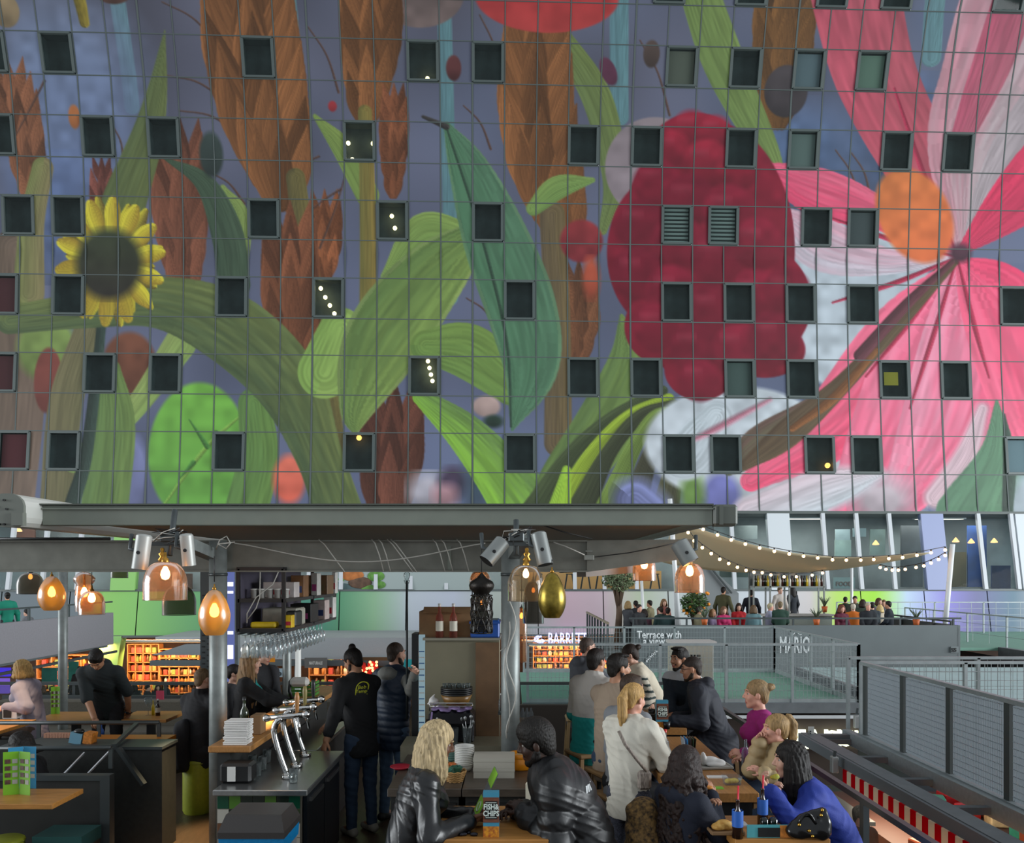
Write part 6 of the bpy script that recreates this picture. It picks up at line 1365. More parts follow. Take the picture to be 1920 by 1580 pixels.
def print_on(p, mb, d, name, m, off=.004):
    """lay a flat print on the garment: drop every point along d onto the cloth"""
    bv = BVHTree.FromPolygons([Vector(v) for v in p['V']], [tuple(int(i) for i in q) for q in p['F']]); d = Vector(d).normalized(); out = []
    for v in mb.v:
        hit = bv.ray_cast(Vector(v)-d*.6, d); out.append((hit[0] if hit[0] is not None else Vector(v))-d*off)
    mb.v = out; return mb.build(name, m, p['root'])
jean = cloth('denim', '#2c3e55', .8, noise=.2, nscale=8); dk = cloth('dark', '#1a1b1f'); jeanl = cloth('denim_light', '#4a6078', .8, noise=.2, nscale=8)
# -- the couple at the front table
M_leather = mat('black_leather_jacket', '#141517', .36, noise=.15, nscale=10, bump=.06, bscale=60, spec=.6)
pA = person('blonde person in a black leather jacket reading a menu at the front table', -.64, 4.62, 78, 1.72, 'sit', .75, 16, head=(2, 20), hands=(P(884, 1528, 4.74), P(880, 1540, 4.5)), curl=(1.1, .9), sex='f', skinc='brown', hair=('bob', '#b9a37c', .2), top=('jacket', M_leather, dict(t=.022, collar='lapel', fold=.006, low=.14)), pants=dk, h=.0065, palm=((1, 0, .3), (1, .3, 0)))
sd = SDF(.01)
M_puff = mat('black_puffer', '#141517', .48, noise=.1, nscale=6, bump=.06, bscale=40, spec=.55)
pB = person('person in a black puffer jacket with short afro hair facing left at the front table', .47, 4.66, -88, 1.84, 'sit', .73, 24, curve=1.3, head=(2, 16), hands=(P(985, 1524, 4.62), P(975, 1522, 4.75)), curl=(.9, .9), skinc='dark', hair=('afro', '#17130f'), beard=('#15110e', .003), top=('jacket', M_puff, dict(t=.055, collar='high', ridge=.11, amp=.018, fold=.006, low=.12, st=.75, sq=.82)), pants=dk, h=.0065)
b = MB(); c = pB['nb']-pB['u']*.09-pB['f']*.1; cc = Vector((c.x+.06, c.y-.3, c.z))
for q in range(3): b.prism([(-.005+.014*q, .0), (.003+.014*q, .0), (.012+.012*q, .03), (.0+.012*q, .034)], .001, O=cc, U=(1, 0, .25), V=(-.2, 0, 1), N=(0, 1, 0))
print_on(pB, b, (0, 1, 0), 'chest_mark', mat('white_print', '#c8cccc', .5))
# card held by the blonde person
t = thing('menu', 'tall grey and green menu held upright by the blonde person', 'menu', P(905, 1500, 4.6)); cen = P(905, 1500, 4.62); ux = Vector((.42, 0, .9)).normalized(); wx = Vector((.16, -1, -.06)); wx = (wx-ux*wx.dot(ux)).normalized()
b = MB(); b.bar(cen-ux*.19, cen+ux*.19, .14, .004, up=wx.cross(ux)); b.build('card', mat('menu_grey', '#6c7074', .4, noise=.2, nscale=15), t)
nrm = wx.cross(ux); nrm = nrm if nrm.y < 0 else -nrm
b = MB(); b.bar(cen+ux*.1+nrm*.004, cen+ux*.19+nrm*.004, .14, .003, up=nrm); b.bar(cen-ux*.09+nrm*.004, cen+ux*.01+nrm*.004, .14, .003, up=nrm); b.build('green_panel', mat('lime_print', '#8cc832', .5), t)
b = MB(); b.tube([cen-ux*.04+nrm*.007+ux*.03*math.cos(i*.6)+wx*.03*math.sin(i*.6) for i in range(10)], .003); b.build('ring_print', mat('white_print'), t)
# -- right hand group
pC = person('child in a white sweater with a blonde ponytail standing beside the food table', .86, 5.9, 38, 1.68, 'stand', lean=4, head=(14, 8), hands=(P(1222, 1432, 5.95), P(1233, 1375, 6.0)), curl=(.3, 1.2), sex='f', skinc='rosy', hair=('ponytail', '#b08c56', .33), top=('sweater', cloth('cream', '#c9c5b8'), dict(t=.03, fold=.008, low=.1)), pants=cloth('speckled', '#3a3c48', noise=.8, nscale=140), h=.007, hs=1.0)
bottle('water_bottle', 'clear water bottle in the hand of the child in the white sweater', P(1222, 1390, 5.98)-Vector((0, 0, .08)), .2, .03, M_pet, M_blue)
t = thing('shoulder_bag', 'striped shoulder bag with strap worn by the child in the white sweater', 'bag', P(1208, 1455, 5.75)); b = MB(); c = P(1208, 1462, 5.72); b.box(c, (.1, .05, .14), bev=.02); b.build('pouch', mat('striped_bag', '#5a4f48', .7, col2='#9a8f84', nscale=30, stretch=(6, 1, 1)), t); b = MB(); b.tube([c+Vector((.02, 0, .06)), P(1195, 1425, 5.66), P(1172, 1395, 5.64), P(1160, 1370, 5.66)], .012); b.build('strap', mat('striped_bag'), t)
person('person in a beige sweater with dark hair and stubble at the far food table', (.84), 6.8, 48, 1.82, 'sit', .85, 6, head=(22, 4), hands=(P(1205, 1385, 7.2), None), skinc='tan', hair=('quiff', '#1c1713'), beard=('#2a211c', .001), top=('sweater', cloth('beige', '#9d8b78'), dict(t=.018, fold=.005, low=.12)), pants=jean, h=.008)
teal = cloth('teal', '#0f8a86'); pale = cloth('pale_grey', '#b4b0aa')
person('dark haired person in a grey and teal jacket behind the beige sweater', .72, 7.6, 42, 1.8, 'sit', .83, 10, head=(5, 0), skinc='tan', hair=('short', '#1d1714'), top=('jacket', [pale, teal], dict(t=.03, collar='high', low=.14, split=lambda C, g: (C[:, 2] < g['waist'].z+.02))), pants=dk, h=.01)
person('person in a grey shirt hidden behind the child with the ponytail', .86, 6.3, 55, 1.74, 'sit', .78, 8, head=(10, 5), skinc='fair', hair=('short', '#3a2c22'), top=('shirt', cloth('grey', '#75787c'), dict(t=.016, low=.2)), pants=dk, h=.01)
bar_stool('wooden stool under the person in the beige sweater', .84, 6.8, .84, rz=.4); bar_stool('wooden stool under the grey and teal jacket', .72, 7.6, .82, rz=.4); bar_stool('wooden stool under the person in the grey shirt', .86, 6.3, .77, rz=.3)
person('person in a grey hooded jacket sitting with the back to us by the railing', .82, 9.7, 62, 1.78, 'sit', .78, 8, head=(8, 2), hands=(None, P(1180, 1300, 9.9)), skinc='fair', hair=('buzz', '#4a3c34'), glasses=True, top=('jacket', cloth('slate', '#43454b'), dict(t=.03, collar='hood', low=.16)), pants=jean, h=.01); bar_stool('pale wooden stool under the grey hooded jacket', .82, 9.7, .77, mat('pale_stool', '#a08860', .5))
stripe = lambda C, g: np.where(np.abs((C-np.array(g['nb'])) @ np.array(g['r'])) > .17*g['s'], (np.sin(C[:, 2]*100) > .3), 0)
person('person in a cream vest and striped sleeves leaning over the far table', 1.66, 9.05, -82, 1.76, 'stand', lean=27, head=(-4, 18), hands=(P(1204, 1328, 8.55), P(1222, 1326, 8.7)), sex='f', skinc='fair', hair=('bun', '#2a1d16'), top=('sweater', [cloth('off_white', '#b8b0a0'), cloth('ink', '#22302e')], dict(t=.02, split=stripe, vest=cloth('cream_fleece', '#c2b8a4'), vridge=0., vamp=0., vcollar=True, low=.12)), pants=cloth('sand', '#8d7a62'), h=.009)
person('bearded person in a navy and white jacket facing us across the far table', 1.84, 8.42, -128, 1.78, 'sit', .79, 8, head=(8, 4), hands=(P(1250, 1338, 8.1), P(1258, 1342, 8.0)), skinc='tan', hair=('quiff', '#17120f'), beard=('#1c1613', .002), top=('jacket', [cloth('navy', '#16222e'), cloth('white_panel', '#b8bcc0')], dict(t=.022, collar='high', split=lambda C, g: (C[:, 2] > g['chest'].z+.1*g['s']))), pants=dk, h=.008)
person('person in a navy hooded coat and glasses leaning on the far table', 2.02, 7.85, -72, 1.8, 'sit', .76, 20, head=(-6, 8), hands=(P(1262, 1352, 7.6), P(1268, 1345, 7.9)), skinc='tan', hair=('buzz', '#2f2621'), beard=('#33291f', .0), glasses=True, top=('coat', cloth('midnight', '#1c1f2a', .75), dict(t=.035, collar='hood', low=.16, coat=.4, fold=.006)), pants=dk, h=.008)
pK = person('person in a magenta sweater with loose blonde bun holding a water bottle', 2.06, 6.45, -88, 1.7, 'sit', .74, 6, head=(6, 2), hands=(P(1395, 1412, 6.15), P(1392, 1418, 6.4)), curl=(1.3, .4), sex='f', skinc='rosy', hair=('bun', '#8d7350'), top=('sweater', cloth('magenta', '#8e1468'), dict(t=.02, collar='none', fold=.005)), pants=jean, h=.008)
bottle('water_bottle', 'clear water bottle held by the person in magenta', P(1398, 1440, 6.1), .22, .03, M_pet, None)
person('child in a tan puffer jacket with high ponytail and a finger at the mouth', 1.97, 5.75, -92, 1.42, 'sit', .72, 6, head=(4, 2), hands=(P(1432, 1450, 5.5), P(1424, 1392, 5.75)), curl=(.6, 1.4), sex='f', skinc='rosy', hair=('ponytail', '#9a7c52', .26, .1), top=('jacket', cloth('tan_puffer', '#a08a64', .6), dict(t=.04, ridge=.07, amp=.01, collar='high')), pants=jean, h=.007, hs=1.12)
for q, w in (((2.06, 6.45), 'magenta sweater'), ((1.97, 5.75), 'tan puffer jacket'), ((2.02, 7.85), 'navy hooded coat'), ((1.84, 8.42), 'navy and white jacket')): bar_stool('wooden stool under the %s' % w, q[0], q[1], .73 if q[1] < 7 else .76)
M_navy = cloth('navy_fleece', '#141a2a')
pN = person('child with long dark curly hair eating at the front right table', .95, 4.62, 58, 1.46, 'sit', .7, 6, head=(0, 4), hands=(P(1322, 1516, 4.62), P(1333, 1492, 4.7)), curl=(1.2, 1.3), sex='f', skinc='tan', hair=('curly', '#281b17', .44), top=('jacket', M_navy, dict(t=.03, collar='hood')), pants=dk, h=.0065, hs=1.1)
blob('bread', 'piece of fried food in the hand of the curly haired child', 'food', P(1328, 1476, 4.7), [((0, 0, 0), (.03, .015, .012)), ((-.02, 0, .012), (.015, .012, .012))], mat('fried', '#c07a2c', .6))
leo = cloth('leopard', '#8a6a3c', .9, col2='#1e1712', nscale=42); sd = SDF(.01)
sd.cone(P(1205, 1525, 4.75), P(1210, 1600, 4.7), .1, .13, .05); sd.cone(P(1195, 1530, 4.8), P(1215, 1520, 4.75), .06, .06, .04); V, Fq = sd.run(lambda x, y, z: .008*np.sin(x*40+z*20)*np.sin(z*35))
o = mesh_np('coat', V, Fq, leo, off=P(1205, 1600, 4.7), label='leopard print coat lying over a seat beside the curly haired child'); o.location = P(1205, 1600, 4.7); o['category'] = 'coat'
pM = person('person in a cobalt blue top with long dark hair biting into food, front right', 2.06, 4.92, -86, 1.64, 'sit', .68, 31, curve=1.25, head=(4, 4), hands=(P(1444, 1484, 4.74), P(1458, 1492, 4.86)), curl=(1.0, 1.3), sex='f', skinc='fair', hair=('long', '#17120f', .36), top=('sweater', cloth('cobalt', '#16318e', .75), dict(t=.03, fold=.007, collar='round')), pants=dk, h=.0065, palm=((.6, 0, .6), (.4, -.6, .5)))
m = text_mb('C A', .09, (pM['chest'].x-.2, pM['chest'].y-.4, pM['chest'].z-.05), (1, 0, 0), (-.1, 0, 1), .0005, bold=.003); print_on(pM, m, (0, 1, 0), 'chest_lettering', mat('white_print'))
blob('food', 'green and brown bite of food at the lips of the person in blue', 'food', P(1452, 1457, 4.78), [((0, 0, 0), (.028, .02, .014)), ((.012, 0, .01), (.016, .016, .012))], M_leafy)
for q, w in (((2.06, 4.92), 'cobalt blue top'), ((.95, 4.62), 'curly haired child'), ((.47, 4.66), 'black puffer jacket'), ((-.64, 4.62), 'black leather jacket')): bar_stool('wooden stool under the %s' % w, q[0], q[1], (.67 if q[0] > 2 else .69) if q[0] > .6 else .725)
# -- bar staff and guests on the left
pU = person('bar tender in a black top with a hair bun working at the taps', -1.44, 7.68, -42, 1.78, 'stand', lean=10, head=(-18, 22), hands=(P(612, 1388, 7.35), P(600, 1372, 7.55)), skinc='olive', hair=('manbun', '#14100e'), beard=('#1b1512', .0), top=('sweater', cloth('black', '#111215'), dict(t=.022, low=.1, sleeve=.75)), pants=jean, h=.008, shoes=mat('shoe_light', '#8a8478', .6), palm=(None, None))
bk = Vector((.12, 1, 0)).normalized(); ux = Vector((1, -.12, 0)).normalized(); o = Vector((X(668, 7.6), 7.2, Z(1302, 7.6)))
b = MB(); b.tube([o+ux*(-.045)+Vector((0, 0, 0)), o+ux*(-.046)+UP*.06]+[o+ux*(-.045*math.cos(math.pi*i/10))+UP*(.065+.05*math.sin(math.pi*i/10)) for i in range(11)]+[o+ux*.046+UP*.06, o+ux*.045], .005, n=5); Y = mat('yellow_print', '#d6d83a', .6); print_on(pU, b, bk, 'back_arch', Y)
b = MB()
for s_, zz, sz in (('Bob', .055, .042), ('Temp', .02, .04)): q = text_mb(s_, sz, o+UP*zz, ux, UP, .0005, 'CENTER', bold=.001); b.add(q.v, q.f)
print_on(pU, b, bk, 'back_lettering', Y, .005)
person('person in a navy quilted vest over grey sleeves reaching up to the fridge', -1.2, 8.05, 32, 1.8, 'stand', lean=2, head=(14, 2), hands=(None, P(778, 1264, 7.5)), curl=(.4, .5), skinc='fair', hair=('buzz', '#3a2f28'), beard=('#2e2520', .002), top=('sweater', cloth('mid_grey', '#777873'), dict(t=.02, collar='hood', vest=cloth('navy_quilt', '#1c2c40', .55), vridge=.07, vamp=.012, low=.1)), pants=jeanl, h=.008)
person('person in black sitting on the tall lime green pouf', -3.3, 8.4, 24, 1.76, 'sit', .565, 4, head=(10, 6), hands=(None, P(397, 1293, 8.55)), curl=(.4, 1.), skinc='fair', hair=('buzz', '#6a563e'), top=('shirt', cloth('jet', '#15161a'), dict(t=.02, collar='high', low=.12)), pants=dk, h=.009)
sd = SDF(.014); sd.cone(P(342, 1360, 8.3), P(336, 1430, 8.25), .07, .11, .05); V, Fq = sd.run(lambda x, y, z: .01*np.sin(x*40+z*14)); o = mesh_np('coat', V, Fq, cloth('coat_black', '#16171c'), off=P(336, 1430, 8.25), label='dark coat hanging beside the person on the lime pouf'); o.location = P(336, 1430, 8.25); o['category'] = 'coat'
person('person with long light brown hair and black jacket leaning on the oak bar', -2.85, 8.45, 78, 1.66, 'stand', lean=6, head=(2, 4), hands=(P(548, 1318, 8.75), P(545, 1322, 8.45)), sex='f', skinc='fair', hair=('long', '#8a6c48', .42), top=('jacket', [cloth('soft_black', '#17181b'), teal], dict(t=.025, collar='round', split=lambda C, g: ((C-np.array(g['chest'])) @ np.array(g['f']) > .105) & (np.abs((C-np.array(g['chest'])) @ np.array(g['r'])) < .07))), pants=dk, h=.008)
person('person in glasses and dark coat behind the long haired guest at the bar', -2.95, 9.35, 120, 1.66, 'stand', lean=4, head=(0, 6), hands=(P(520, 1318, 9.2), None), skinc='fair', hair=('short', '#17120f'), glasses=True, top=('coat', dk, dict(t=.03, collar='high')), pants=dk, h=.01)
person('seated dark haired guest half hidden behind the long haired guest', -3.45, 9.7, 88, 1.6, 'sit', .55, 6, head=(0, 6), sex='f', skinc='fair', hair=('bun', '#1d1613'), top=('sweater', cloth('dim_grey', '#3a3c40'), {}), pants=dk, h=.011)
pP = person('person in dark work clothes bending over to clean a table', -4.86, 9.62, 168, 1.8, 'stand', lean=38, head=(0, 58), hands=(P(247, 1345, 9.75), P(182, 1368, 9.1)), curl=(.6, 1.2), skinc='olive', hair=('short', '#15110e'), top=('jacket', cloth('charcoal', '#1b2426'), dict(t=.025, collar='hood', sleeve=.45, low=.12)), pants=dk, h=.008)
bottle('spray_bottle', 'blue spray bottle in the hand of the bending person', P(190, 1392, 8.95), .22, .03, M_blue, M_black)
o = MB().tube([P(242, 1336, 9.7)+Vector((.03*math.cos(i*.63), .03*math.sin(i*.63), 0)) for i in range(11)], .01).build('watch', M_black, org=P(242, 1336, 9.7)); tag(o, 'black watch on the wrist of the bending person', 'watch')
person('person with blonde bob and glasses in a pale jacket at the lamp-lit table', -5.58, 9.35, -92, 1.66, 'sit', .62, 12, head=(2, 8), hands=(P(12, 1326, 9.1), P(8, 1330, 9.35)), curl=(.8, .8), sex='f', skinc='rosy', hair=('bob', '#a3834e', .06), glasses=True, top=('jacket', cloth('lilac_grey', '#8c8694'), dict(t=.035, collar='high', low=.1)), pants=cloth('taupe', '#5e4c40'), h=.009)
BOX('bench', M_dark, -5.95, -5.3, 9.15, 9.55, 0, .6, label='dark seat block under the person in the pale jacket', cat='bench')
person('person with dark curly hair leaning behind the lower left partition', X(84, 6.95), 6.92, -100, 1.6, 'sit', .3, 14, head=(0, 20), sex='f', skinc='brown', hair=('curly', '#17120f', .03), top=('jacket', dk, dict(t=.03)), pants=dk, h=.01)
BOX('bench', M_dark, X(50, 6.95), X(100, 6.95), 6.75, 7.1, 0, .29, label='low dark seat under the curly haired person behind the partition', cat='bench')
# ================================================================= neighbouring stalls, roofs, fences, far terrace, shops
M_fence = mat('fence_galv', '#959d9e', .45, .3, noise=.1, nscale=6); M_fenced = mat('fence_dark', '#3e4443', .6); M_roofg = mat('green_roof', '#6f9c8a', .7, noise=.05, nscale=3); M_roofc = mat('pale_roof', '#a3bcbc', .6, noise=.05, nscale=2); M_slate = mat('slate_fascia', '#5d6566', .55, noise=.05, nscale=1.5)  # the dark grey is the grating posts' own colour, shared by the far seats
M_beamg = mat('roof_beam', '#6a6f72', .5, .2, noise=.1, nscale=5); M_pole = mat('white_pole', '#d6d9da', .35)
def mesh_fence(label, a, b_, z0, z1, posts, step=.075, hstep=.12, w=.006, m=None, toe=True, name='fence'):
    a, b_ = Vector(a), Vector(b_); d = b_-a; L = d.length; d.normalize(); t = thing(name, label, 'fence', (a+b_)/2+Vector((0, 0, z0)))
    m = m or M_fence; b = MB(); b.bar((a.x, a.y, z1), (b_.x, b_.y, z1), .05, .045); b.build('top_rail', m, t)
    for k in range(posts):
        p = a+d*(L*k/(posts-1)); q = MB(); q.box((p.x, p.y, (z0+z1)/2), (.05, .05, z1-z0)); q.build('fence_post', m, t)
    b = MB(); n = int(L/step)
    for i in range(1, n): p = a+d*(i*L/n); b.bar((p.x, p.y, z0+.06), (p.x, p.y, z1), w, w)
    n = int((z1-z0)/hstep)
    for i in range(1, n): zz = z0+(z1-z0)*i/n; b.bar((a.x, a.y, zz), (b_.x, b_.y, zz), w, w)
    b.build('wire_mesh', m, t)
    if toe: b = MB(); b.bar((a.x, a.y, z0+.05), (b_.x, b_.y, z0+.05), .02, .1); b.build('toe_board', m, t)
    return t
# roof with green coating across the aisle
t = thing('stall_roof', 'green coated stall roof beyond the right end of the terrace', 'roof', (3.4, 17.8, 0)); BOX('roof_deck', M_roofg, .2, 6.65, 15.35, 20.3, -.1, 0, t); BOX('front_fascia', M_beamg, .2, 6.7, 15.25, 15.35, -.16, .03, t); BOX('gutter', M_pole, 3.2, 6.7, 15.12, 15.2, -.24, -.19, t); BOX('side_fascia', M_beamg, 6.65, 6.75, 15.25, 20.3, -.2, .03, t); BOX('under_fascia', mat('under_brown', '#3c302a', .7), .2, 6.7, 15.5, 15.6, -1.6, -.16, t)
for lb, a, b_, n in (('wire fence along the front of the green roof', (.3, 15.35), (6.65, 15.35), 6), ('wire fence along the right side of the green roof', (6.65, 15.35), (6.65, 20.25), 5), ('wire fence along the back of the green roof', (.3, 20.25), (6.65, 20.25), 6)):
    mesh_fence(lb, (*a, 0), (*b_, 0), 0, 1.14, n)
D = 15.9; xa, xb = X(1261, D), X(1338, D); zb, zt = 0, Z(1208, D)
t = thing('air_conditioner', 'large beige air conditioning unit on the green roof', 'air conditioner', ((xa+xb)/2, D, 0)); BOX('casing', mat('ac_beige', '#a39d8f', .5, noise=.04), xa, xb, D, D+.5, .02, zt, t, bev=.02); BOX('top_cover', mat('ac_top', '#b8b4b0', .5), xa-.03, xb+.06, D-.03, D+.53, zt, zt+.06, t)
b = MB(); gx0, gx1, gz0, gz1 = X(1274, D), X(1313, D), Z(1290, D), Z(1227, D); b.box(((gx0+gx1)/2, D-.004, (gz0+gz1)/2), (gx1-gx0, .012, gz1-gz0), mi=0)
for i in range(7): b.box((gx0+(gx1-gx0)*(i+.5)/7, D-.014, (gz0+gz1)/2), (.012, .01, gz1-gz0), mi=1); b.box(((gx0+gx1)/2, D-.014, gz0+(gz1-gz0)*(i+.5)/7), (gx1-gx0, .01, .012), mi=1)
b.build('grille', [M_black, mat('ac_beige')], t); BOX('handle', M_brownp, X(1326, D), X(1334, D), D-.02, D, .3, .33, t)
# lit sign under that roof
M_neon = emis('neon_white', '#f6ffd8', 3.2); t = thing('sign', 'white glowing letters of a shop sign under the green roof', 'sign', (X(1520, 15.2), 15.2, -.8))
m = text_mb('ITALI', .5, (X(1468, 15.2), 15.2, Z(1402, 15.2)), depth=.02, bold=.008); m2 = text_mb('CULIN', .42, (X(1542, 15.2), 15.2, Z(1398, 15.2)), depth=.02, bold=.006); m.add(m2.v, m2.f); m.build('letters', M_neon, t); BOX('backing', mat('under_brown'), X(1462, 15.3), X(1612, 15.3), 15.3, 15.34, Z(1405, 15.3), Z(1340, 15.3), t)
BOX('roof_beam', M_pole, X(1545, 14.6), X(1632, 14.6), 14.5, 14.6, Z(1385, 14.6), Z(1381, 14.6), label='slim white beam under the glowing shop sign', cat='beam')
# near right stall: edge beams, fence, striped awning, goods below
t = thing('stall_roof', 'grey steel roof edge of the stall across the aisle, lower right', 'roof', (5, 9, 0)); b = MB(); b.box((4.62, 8.5, -.05), (.22, 8.0, .14)); b.build('edge_beam', M_beamg, t); b = MB(); b.box((4.5, 8.5, -.06), (.06, 8.0, .14)); b.build('fascia', mat('fascia_grey', '#747a7e', .5, .2), t); b = MB(); b.box((5.3, 8.5, -.07), (.12, 8.4, .2)); b.build('inner_beam', mat('pale_beam', '#868e90', .5, .2, noise=.08), t)
for k in range(7): b = MB(); b.bar((4.6, 5.2+1.2*k, -.1), (5.3, 5.2+1.2*k, -.1), .1, .08); b.build('cross_beam', M_beamg, t)
BOX('end_beam', M_beamg, 4.5, 6.4, 12.4, 12.52, -.14, .0, t)
t = thing('fence', 'grey grating fence running towards us on the stall roof, right', 'fence', (5.4, 9, 0))
b = MB(); b.bar((5.4, 4.6, 1.12), (5.4, 12.35, 1.12), .07, .05); b.build('top_rail', M_fence, t)
for k in range(7):
    y_ = 12.2-1.17*k; BOX('fence_post', M_fenced, 5.37, 5.44, y_-.05, y_+.05, .0, 1.1, t)
    b = MB(); n = 30
    for i in range(n): yy = y_-.08-1.0*(i+.5)/n; b.box((5.4, yy, .57), (.036, .006, 1.02))
    for i in range(14): b.box((5.39, y_-.58, .1+.074*i), (.006, 1.0, .006))
    b.build('grating_panel', mat('grating', '#98a2a8', .5, .2), t)
BOX('toe_beam', mat('pale_beam'), 5.34, 5.46, 4.6, 12.35, -.06, .04, t)
mesh_fence('wire fence running right from the corner of the grating fence', (5.42, 12.42, 0), (13.5, 12.42, 0), 0, 1.12, 6, .1, .14, .008); mesh_fence('second wire fence just behind the right-hand wire fence', (5.42, 12.9, 0), (13.8, 12.9, 0), 0, 1.14, 5, .2, .2, .005, toe=False)
t = thing('stall_roof', 'pale blue grey stall roof behind the right wire fence', 'roof', (13, 18, -.1)); BOX('roof_deck', M_roofc, 7.6, 24, 15.6, 21.5, -.12, -.02, t); BOX('front_fascia', M_beamg, 7.6, 24, 15.5, 15.6, -.3, .02, t); BOX('side_fascia', M_beamg, 7.5, 7.6, 15.5, 21.5, -.3, .02, t)
b = MB(); b.bar((7.0, 12.9, -.06), (8.6, 7.2, -.06), .16, .1); b.build('roof_beam', M_beamg, label='diagonal grey roof beam behind the grating fence', cat='beam')
o = BOX('roof_panel', mat('brown_roof', '#6b5a50', .8, noise=.3, nscale=4), 7.3, 12, 7.5, 14.8, -.5, -.42, label='brown cluttered stall top between the two right-hand roofs', cat='roof')
t = thing('awning', 'red and white striped awning valance below the grey roof edge', 'awning', (4.5, 8.4, -.3)); b = MB(); 
for i in range(36): y_ = 10.7-.13*i; b.box((4.46, y_, -.27), (.02, .128, .28), mi=i % 2)
b.build('striped_cloth', [glass('awning_red', '#d81a28', 0., .5, .1, '#d81a28'), glass('awning_white', '#f0ead8', 0., .5, .1, '#f0ead8')], t)
for px, py, D, lb in ((1564, 1433, 10.8, 'small grey floodlight under the roof edge before the glowing sign'), (1606, 1353, 14.4, 'pale floodlight hanging under the green roof corner')):
    t = thing('floodlight', lb, 'lamp', P(px, py, D)); b = MB(); b.box(P(px, py, D), (.085, .1, .22), bev=.01); b.build('housing', mat('flood_grey', '#9a9d9c', .4, .3), t); b = MB(); b.bar(P(px, py-14, D), P(px+2, py-26, D), .03, .03); b.build('bracket', M_anth, t)
t = thing('number_plate', 'white number plate 15 at the corner of the grey roof edge', 'sign', P(1521, 1374, 12.4)); b = MB(); b.box(P(1521, 1374, 12.4), (.09, .012, .2)); b.build('plate', M_white, t); text_mb('15', .12, P(1513, 1380, 12.38), depth=.001, bold=.003, xs=.6).build('digits', M_black, t)
BOX('stall_counter', mat('stall_brown', '#4a2c22', .6), 4.72, 7.25, 5, 12.3, -4.5, -.85, label='brown stall counter below the striped awning', cat='counter')
cols_ = [('crimson', '#a8121c'), ('cream', '#c8b48c'), ('teal', '#1f7a66'), ('rust', '#8a3c1c'), ('ochre', '#b07a28')]
r_ = random.Random(11)
for k, (nm, c_) in enumerate(cols_):
    b = MB(); b.box((0, 0, .1), (.22, .26, .2), bev=.015); o = b.build('goods_box', mat('goods_'+nm, c_, .5, noise=.2, nscale=12)); first = True
    for i in range(11):
        q = o if first else dup(o); first = False; q.location = (r_.uniform(4.75, 5.25) if i < 6 else r_.uniform(5.5, 7), 5.6+6.3*((i*5+k*2) % 55)/55+r_.uniform(0, .3), -.845); q.rotation_euler = (0, 0, r_.uniform(-.4, .4))
        tag(q, '%s goods box on the brown stall counter below the grey roof edge' % nm, 'box', '%s goods on the stall counter' % nm)
t = thing('heat_lamp', 'glowing display lamp over the food below the striped awning', 'lamp', (4.25, 10.9, -.75)); b = MB(); b.box((4.25, 10.7, -.6), (.5, 1.6, .05)); b.build('housing', M_anth, t); b = MB(); b.box((4.25, 10.7, -.64), (.42, 1.5, .02)); b.build('tube', emis('heat_tube', '#ffcf9a', 7.), t)
l = bpy.data.lights.new('stall_light', 'AREA'); l.shape = 'RECTANGLE'; l.size = .5; l.size_y = 6; l.energy = 130; l.color = (1, .82, .6); o = bpy.data.objects.new('stall_light', l); COL.objects.link(o); o.location = (5.0, 8.2, -.3)
t = thing('ceiling_or_fill_lamp', 'long strip lamp under the grey roof edge behind the striped awning', 'lamp', (5.0, 8.2, -.25)); b = MB(); b.box((5.0, 8.2, -.24), (.3, 6, .05)); b.build('housing', M_anth, t); b = MB(); b.box((5.0, 8.2, -.275), (.24, 5.9, .02)); b.build('tube', emis('strip_tube', '#ffe0b8', 5.), t)
BOX('food_display', M_steel, 3.75, 4.4, 5, 12.0, -4.5, -.95, label='steel food display along the aisle below the striped awning', cat='counter')
for k, c_ in enumerate(('#d8501c', '#e8a070', '#c81828', '#e8d8c0')):
    b = MB(); 
    for i in range(5): b.ball((.06*math.cos(i*1.26), .06*math.sin(i*1.26), .05), .05)
    b.ball((0, 0, .1), .055); o = b.build('meat_pile', mat('food_%d' % k, c_, .4, noise=.25, nscale=30)); first = True
    for i in range(9):
        q = o if first else dup(o); first = False; q.location = (3.88+.34*(i % 2)+.04*k, 5.6+.66*i+.16*k, -.95); tag(q, '%s food pile on the steel display below the striped awning' % ['orange', 'salmon', 'red', 'pale'][k], 'food', '%s food piles on the display' % ['orange', 'salmon', 'red', 'pale'][k])
# far terrace (restaurant above the stalls)
t = thing('terrace_parapet', 'long slate grey parapet of the far restaurant terrace', 'parapet', (8, 23.2, 0)); BOX('front_panel', M_slate, 3.5, 12.95, 23.2, 23.35, -1.7, 1.0, t); BOX('corner_panel', M_slate, 12.9, 13.0, 23.2, 31, -1.7, 1.0, t); BOX('deck', M_slate, 2.75, 12.9, 23.35, 31, -.05, .05, t)
b = MB(); b.bar((3.4, 23.25, 1.2), (13.05, 23.25, 1.2), .05, .05); b.build('handrail', M_anth, t)
for k in range(7): BOX('rail_post', M_anth, 3.5+1.55*k, 3.55+1.55*k, 23.23, 23.27, 1.0, 1.2, t)
m = text_mb('Terrace with', .3, (X(1194, 23.15), 23.15, Z(1196, 23.15)), bold=.006, xs=.82); m.build('lettering', mat('sign_pale', '#dfe4e4', .6), t); text_mb('a view', .3, (X(1206, 23.15), 23.15, Z(1208, 23.15)), bold=.006, xs=.82).build('lettering', mat('sign_pale'), t)
b = MB()
for i in range(4): b.box((X(1216+5*i, 23.15), 23.17, Z(1236-5*i, 23.15)), (.12, .02, .04)); b.box((X(1213+5*i, 23.15), 23.17, Z(1238.5-5*i, 23.15)), (.04, .02, .1))
